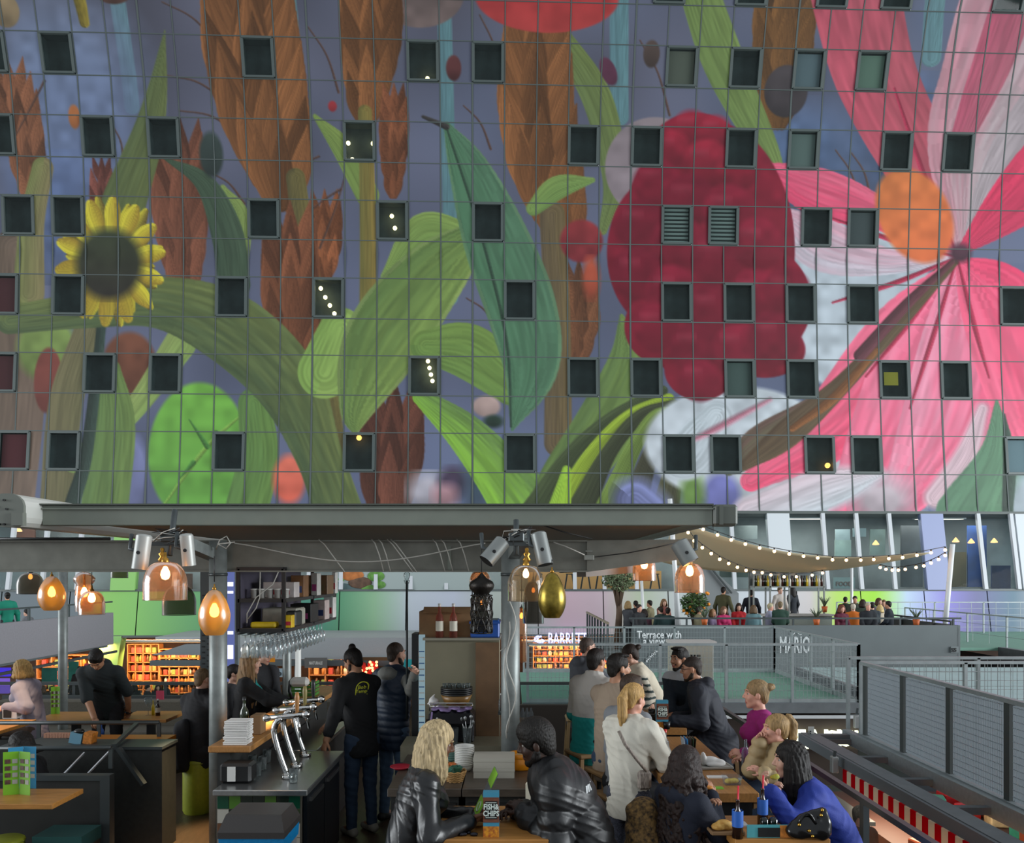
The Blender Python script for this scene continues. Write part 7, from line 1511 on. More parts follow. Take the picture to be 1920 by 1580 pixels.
b.build('stair_symbol', mat('sign_pale'), t); m = text_mb("MARIO'", .66, (X(1461, 23.15), 23.15, Z(1223, 23.15)), bold=.012, xs=.44); m.build('logo_lettering', mat('sign_pale'), t)
b = MB(); b.tube([P(1482+i*3, 1187+3*math.sin(i*1.3), 23.17) for i in range(8)], .012); b.build('script_lettering', mat('sign_pale'), t); b = MB(); b.box(P(1790, 1217.5, 23.17), (.22, .02, .17)); b.build('number_plate', mat('plate_grey', '#6f7778', .5), t); text_mb('55', .15, P(1784, 1221.5, 23.15), depth=.004, bold=.006).build('digits', M_black, t)
b = MB(); b.bar((2.8, 23.3, 1.05), (2.8, 30, 1.05), .06, .06)
t = thing('railing', 'wood topped railing on the left side of the far terrace', 'railing', (2.8, 26, 0)); b.build('top_rail', mat('rail_wood', '#8a7d68', .5), t)
for k in range(8): BOX('baluster', M_anth, 2.77, 2.83, 23.4+.9*k, 23.48+.9*k, .05, 1.02, t)
b = MB(); b.bar((12.85, 23.4, 1.1), (12.85, 27.6, 1.1), .06, .05); t = thing('railing', 'dark railing on the right side of the far terrace', 'railing', (12, 26, 0)); b.build('top_rail', M_anth, t)
for k in range(5): p = Vector((12.85, 23.4+1.0*k, 0)); BOX('baluster', M_anth, p.x-.03, p.x+.03, p.y-.03, p.y+.03, .05, 1.08, t)
# sail
t = thing('sail', 'beige tensioned sail over the far terrace', 'sail', P(1450, 1020, 25)); 
NUM, NVM = 28, 10; vs = []
up_ = lambda u: (1262+(1748-1262)*u, 976+u*59+44*math.sin(math.pi*u)**1.1*(.75), 24+2*u); lo_ = lambda u: (1238+(1748-1238)*u, 1052-u*17+32*math.sin(math.pi*u)**.8*(1-.15*u), 30-4*u)
for j in range(NVM+1):
    for i in range(NUM+1):
        u, v = i/NUM, j/NVM; a, b_ = up_(u), lo_(u); vs.append(P(*[a[k]*(1-v)+b_[k]*v for k in range(3)])+Vector((0, 0, -.12*math.sin(math.pi*v)*(1-u))))
fs = [(j*(NUM+1)+i, j*(NUM+1)+i+1, (j+1)*(NUM+1)+i+1, (j+1)*(NUM+1)+i) for j in range(NVM) for i in range(NUM)]
b = MB(); b.add(vs, fs, 0, True); o = b.build('sail_cloth', glass('sail_cloth', '#e6dcc4', 0., .5, .1, '#e6dcc4'), t); sm = o.modifiers.new('thick', 'SOLIDIFY'); sm.thickness = .01
def pole(label, a, b_, r): b = MB(); b.cyl(a, b_, r, n=12); o = b.build('pole', M_pole, org=b_); return tag(o, label, 'pole')
pole('leaning white pole at the left corner of the sail', P(1256, 935, 23.8), P(1273, 1176, 23.8), .07); pole('second white pole close to the leaning pole left of the sail', P(1263, 990, 23.9), P(1268, 1176, 23.9), .04); pole('leaning white pole at the right tip of the sail', P(1786, 1020, 25.2), P(1768, 1220, 25.2), .075); pole('short white pole beside the olive tree', P(1203, 1088, 27), P(1209, 1211, 27), .05); pole('white pole standing behind the far terrace bar', P(1597, 1062, 29), P(1597, 1201, 29), .05)
def lights(label, pts, Ds):
    t = thing('string_lights', label, 'lights', P(*pts[0], Ds[0])); n = len(pts); q = [P(px, py-2, Ds[0]+(Ds[1]-Ds[0])*i/(n-1)) for i, (px, py) in enumerate(pts)]
    b = MB(); b.tube(q, .012, n=5); b.build('cord', M_cablek, t); bm = None
    for p in q:
        b = MB(); b.cyl(p, p-Vector((0, 0, .06)), .025, n=8, mi=1); b.ball(p-Vector((0, 0, .1)), .05, 8, 6); b.build('bulb', [emis('string_bulb', '#ffc488', 9.), M_black], t)
T4 = lambda L: [(1300+a*.323, 900+b*.323) for a, b in L]
lights('upper string of bulbs along the sail', T4([(57, 272), (140, 304), (220, 333), (302, 357), (385, 380), (470, 399), (557, 415), (640, 428), (722, 438), (808, 449), (888, 451), (972, 451), (1047, 448), (1135, 442), (1215, 436), (1298, 423), (1380, 408), (1462, 392)]), (23.5, 25))
lights('lower string of bulbs from the sail corner to the bar shelf', T4([(-30, 290), (5, 338), (52, 378), (104, 413), (153, 446), (205, 471), (256, 493), (306, 511), (352, 522), (400, 525), (450, 538), (527, 549), (598, 549), (690, 540), (750, 527)]), (23.5, 27)); lights('short string of bulbs to the right pole', T4([(1085, 495), (1118, 505), (1155, 510), (1190, 510), (1230, 505), (1293, 494), (1338, 485), (1380, 468), (1424, 448), (1462, 424)]), (26, 25))
# olive and orange trees
def tree(label, px, py, rpx, D, base, leaf, trunk=True, fruit=None, n=700, sq=1.):
    c = P(px, py, D); r = rpx/F*D; t = thing('tree', label, 'tree', (c.x, c.y, base)); r_ = random.Random(int(px)); b = MB()
    for i in range(n):
        a, z = r_.uniform(0, 6.28), r_.uniform(-1, 1); q = r_.random()**.4; w = math.sqrt(1-z*z); p = c+Vector((r*q*w*math.cos(a), r*q*w*math.sin(a), r*q*z*sq)); d = Vector((r_.uniform(-1, 1), r_.uniform(-1, 1), r_.uniform(-.6, .8))).normalized(); s_ = d.orthogonal().normalized(); l = r_.uniform(.05, .1)
        b.add([p-d*l, p+s_*l*.3, p+d*l, p-s_*l*.3], [(0, 1, 2, 3)], i % 2)
    b.build('leaves', [mat(leaf+'_leaf', {'olive': '#5d6a4a', 'citrus': '#2c4420'}[leaf], .6), mat(leaf+'_leaf2', {'olive': '#7a8a68', 'citrus': '#3f5f2a'}[leaf], .6)], t)
    b = MB(); b.tube([(c.x-.05, c.y, base), (c.x+.02, c.y, base+(c.z-base)*.5), (c.x, c.y, c.z-r*.4)], [.13, .1, .07])
    for i in range(6): a = i*1.05; b.tube([(c.x, c.y, base+(c.z-base)*.55), c+Vector((r*.4*math.cos(a), r*.4*math.sin(a), -r*.1)), c+Vector((r*.7*math.cos(a), r*.7*math.sin(a), r*.3))], [.06, .035, .015])
    b.build('trunk', mat('bark', '#5c4a3a', .8), t)
    if fruit:
        for i in range(9): b = MB(); a = i*2.4; b.ball(c+Vector((r*.9*math.cos(a), -r*.55, r*sq*.8*math.sin(a*1.7))), .05); b.build('orange', mat('orange_fruit', '#e08a1c', .4), t)
tree('olive tree in the corner of the far terrace', 1160, 1084, 32, 25.5, .09, 'olive', n=1100, sq=.8); tree('small orange tree with fruit on the far terrace', 1302, 1132, 26, 24.6, .09, 'citrus', fruit=1, n=900)
# bar rack with bottles on the far terrace
D = 28; t = thing('bar_rack', 'tall metal bottle rack over the far terrace bar', 'rack', (X(1480, D), D, .05)); b = MB()
for px in (1413, 1444, 1480, 1545):
    for dy in (0, .5): b.bar((X(px, D), D+dy, .056), (X(px, D), D+dy, Z(1070, D)), .05, .05)
for py in (1072, 1100): b.box((X(1479, D), D+.25, Z(py, D)), (X(1545, D)-X(1413, D), .55, .04))
b.build('frame', mat('rack_grey', '#8a908e', .4, .4), t); b = MB(); b.box((X(1479, D), D+.45, Z(1085, D)), (X(1545, D)-X(1413, D), .03, .5)); b.build('mirror', mat('mirror_grey', '#8c9698', .2, .6), t)
for k, c_ in enumerate(('#1c2418', '#b8a030', '#d8d4c8', '#3a1c14')):
    b = MB(); b.lathe([(.001, 0), (.05, 0), (.05, .22), (.018, .3), (.018, .38), (.001, .38)], (0, 0, 0), n=8); o = b.build('bottle', mat('far_bottle_%d' % k, c_, .2)); first = True
    for i in range(7):
        q = o if first else dup(o); first = False; q.location = (X(1419+4.6*(i*4+k), D), D+.15, Z(1099, D)); tag(q, '%s bottle on the rack of the far terrace bar' % ['dark green', 'yellow', 'clear pale', 'brown'][k], 'bottle', '%s bottles on the far rack' % ['dark', 'yellow', 'pale', 'brown'][k])
o = MB().tube([P(1410+4*i, 1064-2*(i % 2), 27.9) for i in range(10)], .07).build('garland', mat('yellow_flowers', '#8a8a28', .7, col2='#4a5a28', nscale=20)); tag(o, 'yellow green garland on top of the bottle rack', 'garland')
t = thing('bar_counter', 'pale bar counter on the far terrace', 'counter', (X(1500, 27), 27, .05)); BOX('body', mat('bar_pale', '#9aa49c', .5), X(1440, 27), X(1560, 27), 27, 27.6, .05, 1.06, t); BOX('countertop', mat('bar_top', '#a8a8a4', .4), X(1392, 27), X(1566, 27), 26.9, 27.7, 1.06, 1.12, t)
def pot(label, px, py, D, m='#c8642c'):
    t = thing('plant_pot', label, 'plant', P(px, py, D)); c = P(px, py, D); b = MB(); b.lathe([(.001, -.1), (.07, -.1), (.1, .1), (.001, .09)], c, n=12); b.build('pot', mat('pot_'+m[1:], m, .6), t); b = MB(); r_ = random.Random(int(px))
    for i in range(16): a = r_.uniform(0, 6.28); b.tube([c+Vector((0, 0, .08)), c+Vector((.08*math.cos(a), .08*math.sin(a), .25)), c+Vector((.2*math.cos(a), .2*math.sin(a), .34+.1*r_.random()))], [.012, .014, .003], n=4)
    b.build('leaves', mat('pot_leaf', '#4c5c44', .7), t)
for px, py, D, lb in ((1546, 1142, 26.8, 'plant in an orange pot on the far terrace bar'), (1718, 1167, 23.6, 'plant in an orange pot at the right end of the far terrace'), (1531, 1166, 23.7, 'plant in an orange pot beside the pale menu card'), (1321, 1165, 23.7, 'small plant in an orange pot below the orange tree')): pot(lb, px, py, D)
# guests on the far terrace
FG = [(1176, 1130, 24.75, 60, 'f', '#8a7048', '#3a3c40', 'fair'), (1193, 1129, 25.5, -20, 'm', '#17120f', '#26282c', 'tan'), (1197, 1136, 24.0, 150, 'm', '#2a211c', '#1c1e22', 'rosy'), (1208, 1145, 24.75, 10, 'f', '#241a16', '#4a2a38', 'fair'), (1220, 1128, 26.25, -60, 'm', '#1a1512', '#7a7458', 'tan'), (1240, 1140, 24.75, -30, 'm', '#2a2018', '#1f3a38', 'fair'), (1244, 1126, 25.5, 170, 'f', '#7a5c40', '#8a5048', 'fair'), (1252, 1142, 24.0, 20, 'm', '#1f1814', '#203838', 'tan'), (1309, 1140, 24.0, 80, 'm', '#2a211c', '#8a8468', 'tan'), (1334, 1145, 24.75, 120, 'f', '#a07a58', '#8a7a9a', 'rosy'), (1356, 1140, 24.0, 165, 'f', '#6a4c38', '#a82058', 'fair'), (1385, 1134, 24.75, 190, 'f', '#2a1d16', '#b42028', 'fair'), (1413, 1138, 24.0, 10, 'f', '#5a4630', '#5a7a80', 'fair'), (1442, 1134, 24.75, 100, 'm', '#b0a888', '#9aa0b8', 'rosy'), (1463, 1131, 24.0, 20, 'm', '#6a5a40', '#234034', 'fair'), (1577, 1137, 24.0, 170, 'f', '#6a3c28', '#5a1a30', 'rosy'), (1600, 1135, 24.75, 15, 'm', '#c0b8a8', '#c86a1c', 'fair'), (1603, 1120, 26.25, 200, 'm', '#2a221c', '#3a4038', 'tan'), (1617, 1127, 25.5, 40, 'f', '#241a14', '#3a4a40', 'fair'), (1627, 1133, 24.0, 190, 'm', '#b8aa90', '#20242a', 'rosy'), (1636, 1132, 24.75, 10, 'm', '#1a1614', '#283238', 'fair'), (1646, 1124, 26.25, 150, 'f', '#4a3424', '#6a6a70', 'fair'), (1651, 1137, 25.5, -10, 'f', '#c8b078', '#b8ae9c', 'fair'), (1657, 1127, 27.0, 200, 'm', '#6a5238', '#5a6068', 'fair'), (1668, 1130, 24.0, -60, 'm', '#17130f', '#16202a', 'tan')]
names = {'#3a3c40': 'dark grey', '#26282c': 'charcoal', '#1c1e22': 'black', '#4a2a38': 'plum', '#7a7458': 'khaki', '#8a5048': 'brick red', '#1f3a38': 'dark checked', '#203838': 'teal checked', '#8a8468': 'olive', '#8a7a9a': 'lilac', '#a82058': 'pink', '#b42028': 'red', '#5a7a80': 'pale blue', '#9aa0b8': 'lavender', '#234034': 'bottle green', '#5a1a30': 'burgundy', '#c86a1c': 'orange', '#20242a': 'inky', '#b8ae9c': 'cream', '#16202a': 'navy', '#6a6a70': 'mid grey', '#3a4a40': 'mossy', '#3a4038': 'green grey', '#283238': 'slate', '#5a6068': 'steel grey'}
for px, py, D, fc, sx, hc_, tc, sk in FG:
    zt = Z(py, D); H = 1.72; seat = max(.3, zt-.93*H/1.75-.0)
    person('far terrace guest in %s seated by the parapet' % names[tc] if px < 1300 else 'far terrace guest in %s clothing at the long row of tables' % names[tc], X(px, D), D, fc, H, 'sit', seat, 2, z0=.055, sex=sx, skinc=sk, hair=('short' if sx == 'm' else 'bob', hc_, .1), top=('sweater', cloth('far'+tc[1:], tc), dict(t=.02)), pants=dk, h=.022, fine=False, group=None)
    BOX('chair', M_fenced, X(px, D)-.2, X(px, D)+.2, D-.18, D+.2, .056, .05+seat-.06, label='plain seat under the far terrace guest in %s' % names[tc], cat='chair')
for px, py, D, fc, sx, hc_, tc, sk, lb in ((1356, 1098, 28.2, 40, 'm', '#17120f', '#4a4a30', 'tan', 'waiter in dark green standing with a card on the far terrace'), (1408, 1104, 28.9, 10, 'm', '#17120f', '#141a26', 'tan', 'standing person in a dark navy jacket left of the bottle rack'), (1462, 1098, 29.6, 160, 'm', '#6a5038', '#b8b0a8', 'fair', 'standing bar staff in pale shirt behind the far bar'), (1486, 1097, 30.3, -30, 'f', '#17120f', '#1a2028', 'tan', 'standing person with long dark hair behind the far bar'), (1585, 1117, 27.5, 30, 'm', '#17120f', '#203028', 'tan', 'standing person in dark green at the right end of the far bar')):
    person(lb, X(px, D), D, fc, max(1.3, (Z(py, D)-.05)*.98), 'stand', z0=.05, sex=sx, skinc=sk, hair=('short' if sx == 'm' else 'long', hc_, .25), top=('sweater', cloth('far'+tc[1:], tc), dict(t=.02)), pants=dk, h=.022, fine=False)
# roof and rails at the far right
t = thing('stall_roof', 'green stall roof with rails at the far right', 'roof', (20, 29, 0)); BOX('roof_deck', M_roofg, 13.6, 30, 27, 34.5, -.1, 0, t); BOX('side_fascia', M_beamg, 16.4, 16.6, 20, 27, -.3, .02, t); BOX('deck_extension', M_roofg, 16.6, 30, 20, 27, -.1, 0, t); BOX('shop_fascia', mat('shop_dark', '#26282c', .5), 16.3, 16.4, 19, 31, -2.0, -.3, t)
text_mb('Choc', .8, (16.28, 23.6, -1.3), (0, -1, 0), (0, 0, 1), .02, bold=.01).build('lettering', emis('warm_sign', '#ffb070', 1.2), t)
mesh_fence('wire fence on the far right green roof', (13.6, 33.5, 0), (30, 33.5, 0), 0, 1.3, 9, .5, .25, .012, toe=False); mesh_fence('rail with slim posts along the edge of the far right green roof', (16.7, 20, 0), (16.7, 34, 0), 0, 1.05, 7, 1., .3, .012, toe=False)
# left: terrace parapet across the hall, seen edge on
t = thing('terrace_parapet', 'mauve grey parapet of the terrace across the aisle, far left', 'parapet', (-14.2, 23, .5)); BOX('panel', mat('mauve_fascia', '#858388', .5, noise=.05), -14.3, -14.1, 14, 28.3, 0, 1.12, t); BOX('deck', M_slate, -24, -14.3, 14, 28.3, -.1, .05, t); b = MB(); b.bar((-14.15, 14, 1.5), (-14.15, 28.3, 1.5), .05, .05); b.build('handrail', M_anth, t)
for k in range(7): BOX('rail_post', M_anth, -14.18, -14.12, 15+2.1*k, 15.06+2.1*k, 1.1, 1.5, t)
b = MB(); b.bar((-14.0, 14, -.25), (-14.0, 28.3, -.25), .08, .08); b.build('lower_rail', M_anth, t)
person('person in emerald green standing on the far left terrace', X(14, 24), 24, -40, 1.78, 'stand', z0=.15, skinc='tan', hair=('bun', '#17120f'), sex='f', top=('sweater', cloth('emerald', '#0e7a62'), dict(t=.03)), pants=dk, h=.02, fine=False); person('seated dark haired guest on the far left terrace', X(56, 25.5), 25.5, -90, 1.7, 'sit', .42, 8, z0=.05, skinc='fair', hair=('short', '#17120f'), top=('sweater', cloth('far_grey', '#6a6c70'), dict(t=.02)), pants=dk, h=.022, fine=False)
BOX('chair', M_fenced, X(56, 25.5)-.2, X(56, 25.5)+.2, 25.3, 25.7, .05, .42, label='dark seat under the guest on the far left terrace', cat='chair')
t = thing('number_plate', 'white number plate 10 on the corner of the mauve parapet', 'sign', P(191, 1197, 28)); b = MB(); b.box(P(191, 1198, 28.0), (.22, .02, .34)); b.build('plate', M_white, t); text_mb('10', .2, P(187.5, 1201, 27.97), depth=.003, bold=.004).build('digits', M_black, t)
# ground floor shops
SB = mat('shop_back', '#4c3424', .7, noise=.3, nscale=1.5)
bwall = MB(); bwall.box((0, 42.5, -2.6), (110, .3, 5)); tag(bwall.build('wall_shop_back', SB), kind='structure'); bc = MB(); bc.box((0, 39.9, -.42), (110, 5.2, .1)); tag(bc.build('ceiling_shops', mat('shop_ceiling', '#6a5a4a', .7)), kind='structure')
def shelf_shop(label, px0, px1, D, z0, z1, rows, cols, tones, what):
    x0, x1 = X(px0, D), X(px1, D); t = thing('shelving', label, 'shelves', ((x0+x1)/2, D, z0)); b = MB()
    for i in range(rows+1): b.box(((x0+x1)/2, D+.2, z0+(z1-z0)*i/rows), (x1-x0, .5, .04))
    for i in range(5): b.box((x0+(x1-x0)*i/4, D+.2, (z0+z1)/2), (.05, .5, z1-z0))
    b.build('boards', mat('shelf_pine', '#b07a48', .6), t); BOX('back_board', mat('shelf_back_pine', '#8a5a34', .7), x0, x1, D+.44, D+.47, z0, z1, t)
    r_ = random.Random(rows*cols); src = []
    for k, c_ in enumerate(tones):
        b = MB(); b.box((0, 0, .13), (.2, .2, .26), bev=.02) if k % 2 else b.lathe([(.001, 0), (.09, 0), (.09, .2), (.04, .27), (.04, .32), (.001, .32)], (0, 0, 0), n=8); o = b.build('product', mat('prod_'+c_[1:], c_, .4)); src.append(o)
    used_ = set()
    for i in range(rows):
        for j in range(cols):
            k = r_.randrange(len(src)); o = src[k] if k not in used_ else dup(src[k]); used_.add(k)
            o.location = (x0+.15+(x1-x0-.3)*(j+.5)/cols, D+.1, z0+(z1-z0)*i/rows+.021); sc_ = (z1-z0)/rows/.42; o.scale = (min(1.1, (x1-x0)/cols/.24),)*2+(min(1.2, sc_),)
            tag(o, '%s %s on %s' % (what[k], 'pack' if k % 2 else 'jar', label.split(' of ')[0]), 'product', '%s products of %s' % (what[k], label.split(' of ')[0]))
    for k, o in enumerate(src):
        if k not in used_: bpy.data.objects.remove(o)
W5 = ['amber', 'red', 'cream', 'orange', 'brown', 'green']; T5 = ['#c8843c', '#b0483c', '#e0d4b8', '#d89a5c', '#6a4830', '#7a904c']
shelf_shop('orange lit shelves of the shop left of the leaning white beam', 240, 298, 38.5, -4.4, -.9, 8, 7, T5, W5); shelf_shop('orange lit shelves of the shop behind the perforated post', 300, 372, 38.0, -4.4, -1.1, 8, 8, T5, W5); shelf_shop('long orange lit shelves of the shop below the parapet, left', 70, 180, 37.2, -4.0, -1.3, 5, 8, T5, W5); shelf_shop('glowing orange shelves of the shop behind the green roof', 1000, 1165, 38.5, -3.0, -.85, 7, 15, T5, W5); shelf_shop('brown stocked shelves of the shop behind the bar', 580, 700, 38.0, -4.0, -1.2, 5, 8, T5, W5)
def shop_lamp(label, px, D, z, w, col, strength, power):
    c = (X(px, D), D, z); t = thing('ceiling_or_fill_lamp', label, 'lamp', c); b = MB(); b.box(c, (w, .5, .06)); b.build('housing', M_white, t); b = MB(); b.box((c[0], c[1], z-.035), (w*.95, .4, .02)); b.build('diffuser', emis('shop_diff_%s' % col[1:], col, strength), t)
    l = bpy.data.lights.new('shop_light', 'AREA'); l.shape = 'RECTANGLE'; l.size = w; l.size_y = .6; l.energy = power; l.color = lin(col); o = bpy.data.objects.new('shop_light', l); COL.objects.link(o); o.location = (c[0], c[1], z-.06); o.rotation_euler = (R(28), 0, 0)
shop_lamp('warm ceiling lamp of the shop behind the perforated post', 300, 36.8, -.6, 5, '#ffc488', 3, 800); shop_lamp('warm ceiling lamp of the shop at the far left', 120, 35.8, -.6, 4, '#ffc488', 3, 460); shop_lamp('warm ceiling lamp of the glowing orange shop', 1080, 36.8, -.6, 5, '#ffb070', 3, 1300); shop_lamp('warm ceiling lamp of the shop behind the bar', 650, 36.6, -.6, 5, '#ffc890', 3, 300)
t = thing('sign', 'white lit shop letters over the glowing orange shop', 'sign', P(1050, 1197, 36.6)); text_mb('BARRETT', .78, P(1027, 1208, 36.5), depth=.03, bold=.006, xs=.56).build('letters', emis('sign_white', '#c8c8ff', 2.2), t); b = MB(); b.tube([P(1010+7*math.cos(i*.6), 1198+5*math.sin(i*.6), 36.5) for i in range(9)], .06); b.tube([P(1014+6*math.cos(i*.5), 1199+6*math.sin(i*.5), 36.5) for i in range(11)], .05); b.build('emblem', emis('sign_white', '#c8c8ff', 2.2), t); BOX('rail', M_anth, X(990, 36.6), X(1140, 36.6), 36.6, 36.7, Z(1211, 36.6), Z(1208, 36.6), t)
# pale stall canopy in the middle distance, with its signs
D = 31.5; t = thing('stall_canopy', 'pale grey stall canopy edge behind the hanging wine glasses', 'canopy', (X(590, D), D, 0)); BOX('fascia', mat('canopy_pale', '#a3a8aa', .6, noise=.03), X(378, D), X(800, D), D, D+.3, Z(1236, D), Z(1195, D), t); BOX('roof', mat('canopy_pale'), X(285, D), X(800, D), D+.3, D+4, Z(1200, D), Z(1195, D), t); BOX('gutter', M_slate, X(285, D), X(800, D), D-.2, D, Z(1247, D), Z(1237, D), t); b = MB(); b.prism([(X(283, D), Z(1228, D)), (X(380, D), Z(1228, D)), (X(380, D), Z(1207, D)), (X(345, D), Z(1208, D))], .3, O=(0, D, 0), U=(1, 0, 0), V=(0, 0, 1), N=(0, 1, 0)); b.build('sloped_end', mat('canopy_grey', '#7e8486', .6), t)
BOX('post', M_pole, X(556, D)-.08, X(556, D)+.08, D, D+.2, -4.5, Z(1240, D), t)
def sign(label, px0, px1, py0, py1, D, m, txt=None, th=None, tm=None, xs=.8):
    t = thing('sign', label, 'sign', P((px0+px1)/2, py1, D)); BOX('board', m, X(px0, D), X(px1, D), D, D+.06, Z(py1, D), Z(py0, D), t)
    if txt: text_mb(txt, th/F*D*1.35, P((px0+px1)/2, (py0+py1)/2+th/2, D-.02), depth=.006, align='CENTER', bold=.006, xs=xs).build('lettering', tm, t)
sign('grey hanging shop sign between the white post and the bar tender', 571, 613, 1233, 1252, 31, mat('sign_grey', '#6c6a66', .6), 'NATURALE', 6, M_white, .62); sign('pale direction sign reading park behind the grey post', 497, 532, 1214, 1226, 30, mat('sign_blue', '#a8bcc4', .5), 'park', 8, M_black, .8); sign('pale direction sign reading loo behind the grey post', 500, 534, 1253, 1269, 30, mat('sign_blue'), 'i loo', 10, M_black, .9)
sign('turquoise poster in an orange frame right of the man in the vest', 745, 776, 1236, 1262, 31, mat('turq_poster', '#2aa0a4', .5, noise=.2, nscale=2)); sign('red poster beside the bending man', 158, 178, 1244, 1272, 30, mat('poster_red', '#b03048', .5, noise=.2, nscale=3)); sign('teal banner left of the thin post', 78, 106, 1252, 1280, 28, mat('banner_teal', '#1f6a5c', .7, noise=.2, nscale=3)); sign('teal banner right of the thin post', 128, 146, 1240, 1280, 29, mat('banner_teal')); sign('orange circle sign board under the park sign', 499, 515, 1227, 1241, 30.2, mat('orange_plastic'))
t = thing('sign', 'marquee sign of red letters studded with bulbs behind the bar', 'sign', P(686, 1268, 31)); m = text_mb('ba', 1.25, P(662, 1268, 31), depth=.08, bold=.03, xs=.9); m.build('letters', mat('marquee_red', '#a01c14', .5), t); BOX('board', mat('marquee_wood', '#5a4426', .6), X(655, 31.3), X(730, 31.3), 31.3, 31.4, Z(1270, 31.3), Z(1232, 31.3), t)
for i, (dx, dy) in enumerate(((664, 1241), (664, 1247), (664, 1253), (664, 1259), (664, 1265), (669, 1252), (674, 1252), (678, 1257), (678, 1263), (673, 1267), (668, 1267), (694, 1241), (697, 1246), (698, 1252), (699, 1257), (688, 1253), (686, 1260), (687, 1266), (693, 1252), (706, 1241), (706, 1247))): b = MB(); b.ball(P(dx, dy, 30.85), .055, 8, 6); b.build('bulb', emis('marquee_bulb', '#ff8a5a', 6.), t)
t = thing('screen', 'tall bluish advertising screen behind the round post', 'screen', P(432, 1250, 12)); BOX('panel', emis('screen_blue', '#7684c8', .7), X(424, 12), X(440, 12), 12, 12.1, Z(1290, 12), Z(1072, 12), t); 
for py, h_ in ((1095, 8), (1110, 5), (1186, 6), (1222, 26), (1262, 8)): b = MB(); b.box(P(432, py, 11.98), (.08, .02, h_/F*12)); b.build('lit_block', emis('screen_white', '#e8ecff', 1.6), t)
BOX('edge', M_slate, X(440, 12), X(446, 12), 12, 12.1, -4.5, Z(1072, 12), t)
t = thing('display', 'violet blue lit stall display at the far left edge', 'display', P(10, 1290, 24)); BOX('panel', emis('display_blue', '#4a3ad8', 1.0), X(-10, 24), X(17, 24), 24, 24.1, Z(1268, 24), Z(1252, 24), t); BOX('lower_panel', emis('display_violet', '#8a6ae0', .8), X(-10, 24), X(15, 24), 24, 24.1, Z(1300, 24), Z(1272, 24), t)
# crowd down on the market floor
CR = [(252, 1279, 30, '#16171a', '#17120f'), (276, 1281, 29, '#1b1c20', '#17120f'), (296, 1280, 30, '#202228', '#241a14'), (312, 1276, 31, '#2a2c30', '#3a2a20'), (80, 1282, 29, '#3a3430', '#5a4030'), (96, 1284, 31, '#4a3c38', '#2a2018'), (138, 1282, 30, '#221f22', '#4a3424'), (150, 1246, 27, '#241c1a', '#2a1a14'), (133, 1282, 33, '#50443c', '#7a5a3a')]
for i, (px, py, D, tc, hc_) in enumerate(CR):
    person('dark clothed passer-by on the market floor behind the left railing', X(px, D), D, (i*77) % 360, 1.75, 'stand', z0=Z(py, D)-1.8, skinc='fair', hair=('short' if i % 2 else 'bob', hc_, .15), sex='m' if i % 2 else 'f', top=('coat', cloth('crowd%d' % i, tc), dict(t=.03)), pants=dk, h=.026, fine=False, group='passers-by behind the left railing')
t = thing('gallery', 'lower gallery floor the left passers-by stand on', 'floor', (-16, 30, -3.6)); BOX('deck', mat('market_floor'), -24, -11.5, 26, 34, -4.5, -3.6, t)
person('grey haired shopper in brown below the right handrail', X(1612, 8.6), 8.6, 150, 1.7, 'stand', z0=-1.7, skinc='fair', hair=('short', '#6a6458'), top=('coat', cloth('shopper', '#5a4030'), dict(t=.03)), pants=dk, h=.014, fine=False)
# things seen through the glazed floor
for i, px in enumerate((1068, 1098, 1126, 1228, 1010)):
    D = 39.0; t = thing('bar_stool', ['black stool behind the glass, %s of the row' % q for q in ('second from the left', 'third', 'fourth', 'far right', 'far left')][i], 'stool', (X(px, D), D, -.3)); x_ = X(px, D); zt = Z(1076, D); b = MB(); b.box((x_, D, zt), (.36, .36, .05)); b.build('seat', M_black, t)
    for sx in (-1, 1): b = MB(); b.bar((x_+sx*.12, D, zt), (x_+sx*.25, D, Z(1108, D)), .07, .07); b.build('leg', M_black, t)
tag(BOX('shelf_plank', mat('lit_plank', '#d8a058', .6), X(990, 40.2), X(1240, 40.2), 40.2, 40.3, Z(1112, 40.2), Z(1070, 40.2)), 'warm lit wooden panel behind the row of black stools', 'panel')
for px, py, D, lb in ((1792, 1015, 38.4, 'small glowing pendant behind the right glazing, left of three'), (1821, 1017, 38.6, 'small glowing pendant behind the right glazing, middle of three'), (1864, 1016, 38.6, 'small glowing pendant behind the right glazing, right of three'), (35, 995, 38.4, 'orange glowing lamp behind the left glazing'), (58, 990, 38.6, 'second orange glowing lamp behind the left glazing'), (1642, 1020, 38.4, 'tiny bulb behind the glazing beside the two dark heads')):
    o = MB().lathe([(.02, .2), (.16, .0), (.14, -.03), (.001, -.04)], (0, 0, 0), n=12).build('pendant', emis('far_pendant', '#ffb878', 4.)); o.location = P(px, py, D); tag(o, lb, 'lamp')
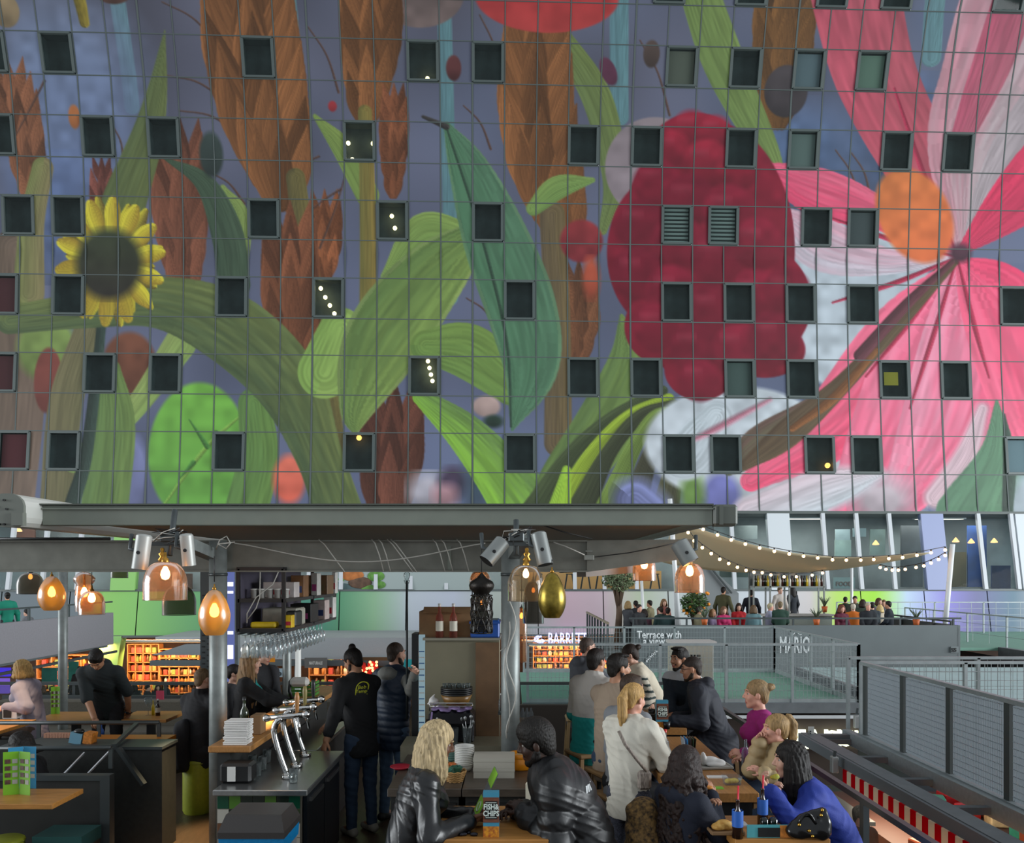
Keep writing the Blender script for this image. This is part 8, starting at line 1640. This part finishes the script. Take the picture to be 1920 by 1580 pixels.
for px0, px1, py0, py1, c_, lb in ((1567, 1594, 992, 1012, '#a8bcc0', 'pale board painted as a lit back window behind the glazing, left'), (1600, 1624, 990, 1006, '#9ab0b4', 'pale board painted as a lit back window behind the glazing, middle'), (1632, 1660, 992, 1040, '#a0b4ac', 'pale tall board painted as a lit back window behind the glazing, right'), (1566, 1596, 1012, 1045, '#a8c0b8', 'green white poster behind the glazing'), (1690, 1730, 985, 1100, '#5a5e60', 'grey column behind the glazing'), (1815, 1850, 985, 1100, '#2f5aa8', 'blue banner behind the right glazing'), (1860, 1895, 1060, 1105, '#2a4a80', 'dark blue board behind the right glazing'), (1780, 1812, 1035, 1100, '#6a5a34', 'olive poster behind the right glazing'), (1340, 1420, 985, 1010, '#8a9494', 'pale bulkhead behind the sail'), (290, 420, 965, 1010, '#6a6866', 'grey panel behind the awning left'), (20, 65, 970, 1012, '#8a4a30', 'orange wall panel behind the left glazing'), (300, 360, 1075, 1105, '#5a3c2c', 'brown panel behind the grey gauze lamp'), (1350, 1440, 1068, 1082, '#4a5a50', 'dark green shelf behind the far bar')):  # three pale boards stand in for lit windows at the back
    o = BOX('board', mat('board_'+c_[1:], c_, .6, noise=.2, nscale=1.5), X(px0, 39.4), X(px1, 39.4), 39.4, 39.5, Z(py1, 39.4), Z(py0, 39.4)); tag(o, lb, 'board')
sign('pale board reading FOOD behind the glazing', 1563, 1603, 1082, 1106, 39, mat('food_board', '#a8bcb8', .6), 'FOOD', 9, mat('food_red', '#8a6a60', .6), .9)
t = thing('panel', 'pale glass panels with printed fruit and leaves below the steel beam', 'panel', P(740, 1090, 36.9)); BOX('sheet', mat('pale_sheet', '#9aa6a4', .5), X(630, 36.9), X(885, 36.9), 36.9, 36.95, Z(1106, 36.9), Z(1040, 36.9), t)
b = MB(); b.ball(P(675, 1092, 36.88), .5, sc=(1.1, .06, .55)); b.build('brown_print', mat('print_brown', '#5c4434', .7, noise=.3, nscale=5), t); b = MB(); b.ball(P(660, 1078, 36.88), .55, sc=(1, .05, .5)); b.build('orange_print', mat('print_orange', '#b06a34', .7, noise=.2, nscale=4), t); b = MB()
for q in ((705, 1080, .5), (712, 1096, .35), (690, 1103, .4), (640, 1086, .2)): b.ball(P(q[0], q[1], 36.88), q[2], sc=(.8, .05, .5))
b.build('leaf_print', mat('print_leaf', '#5a8a3c', .7, noise=.3, nscale=6), t)
t = thing('staircase', 'dark grey stair flank rising behind the far terrace', 'stairs', P(1340, 1100, 33)); b = MB(); b.prism([(X(1300, 33), .4), (X(1385, 33), .4), (X(1385, 33), Z(1112, 33)), (X(1318, 33), Z(1050, 33)), (X(1300, 33), Z(1050, 33))], .3, O=(0, 33, 0), U=(1, 0, 0), V=(0, 0, 1), N=(0, 1, 0)); b.build('flank', mat('stair_grey', '#7a7f80', .6), t); b = MB(); b.bar(P(1328, 1058, 32.9), P(1372, 1112, 32.9), .1, .06); b.build('handrail', M_anth, t)
# ================================================================= light
w = bpy.data.worlds.new('hall_daylight'); sc.world = w; w.use_nodes = True
w.node_tree.nodes['Background'].inputs[0].default_value = (.86, .93, 1., 1); w.node_tree.nodes['Background'].inputs[1].default_value = .57
def area(name, loc, target, sx, sy, power, col=(1, 1, 1)):
    l = bpy.data.lights.new(name, 'AREA'); l.shape = 'RECTANGLE'; l.size = sx; l.size_y = sy; l.energy = power; l.color = col; l.spread = R(125)
    o = bpy.data.objects.new(name, l); COL.objects.link(o); o.location = loc
    o.rotation_euler = (Vector(target)-Vector(loc)).to_track_quat('-Z', 'Y').to_euler(); return o
area('hall_end_glazing_daylight', (60, 2, 9), (0, 22, -1), 40, 20, 26000, (.92, .97, 1))
area('hall_end_glazing_daylight_west', (-58, 0, 9), (0, 20, -1), 40, 20, 12500, (.92, .97, 1))
sc.cycles.max_bounces = 8; sc.cycles.transparent_max_bounces = 16; sc.cycles.diffuse_bounces = 3; sc.cycles.glossy_bounces = 3; sc.cycles.transmission_bounces = 4
sc.cycles.caustics_reflective = False; sc.cycles.caustics_refractive = False; sc.cycles.sample_clamp_indirect = 4
sc.cycles.use_denoising = True
sc.view_settings.exposure = -.12
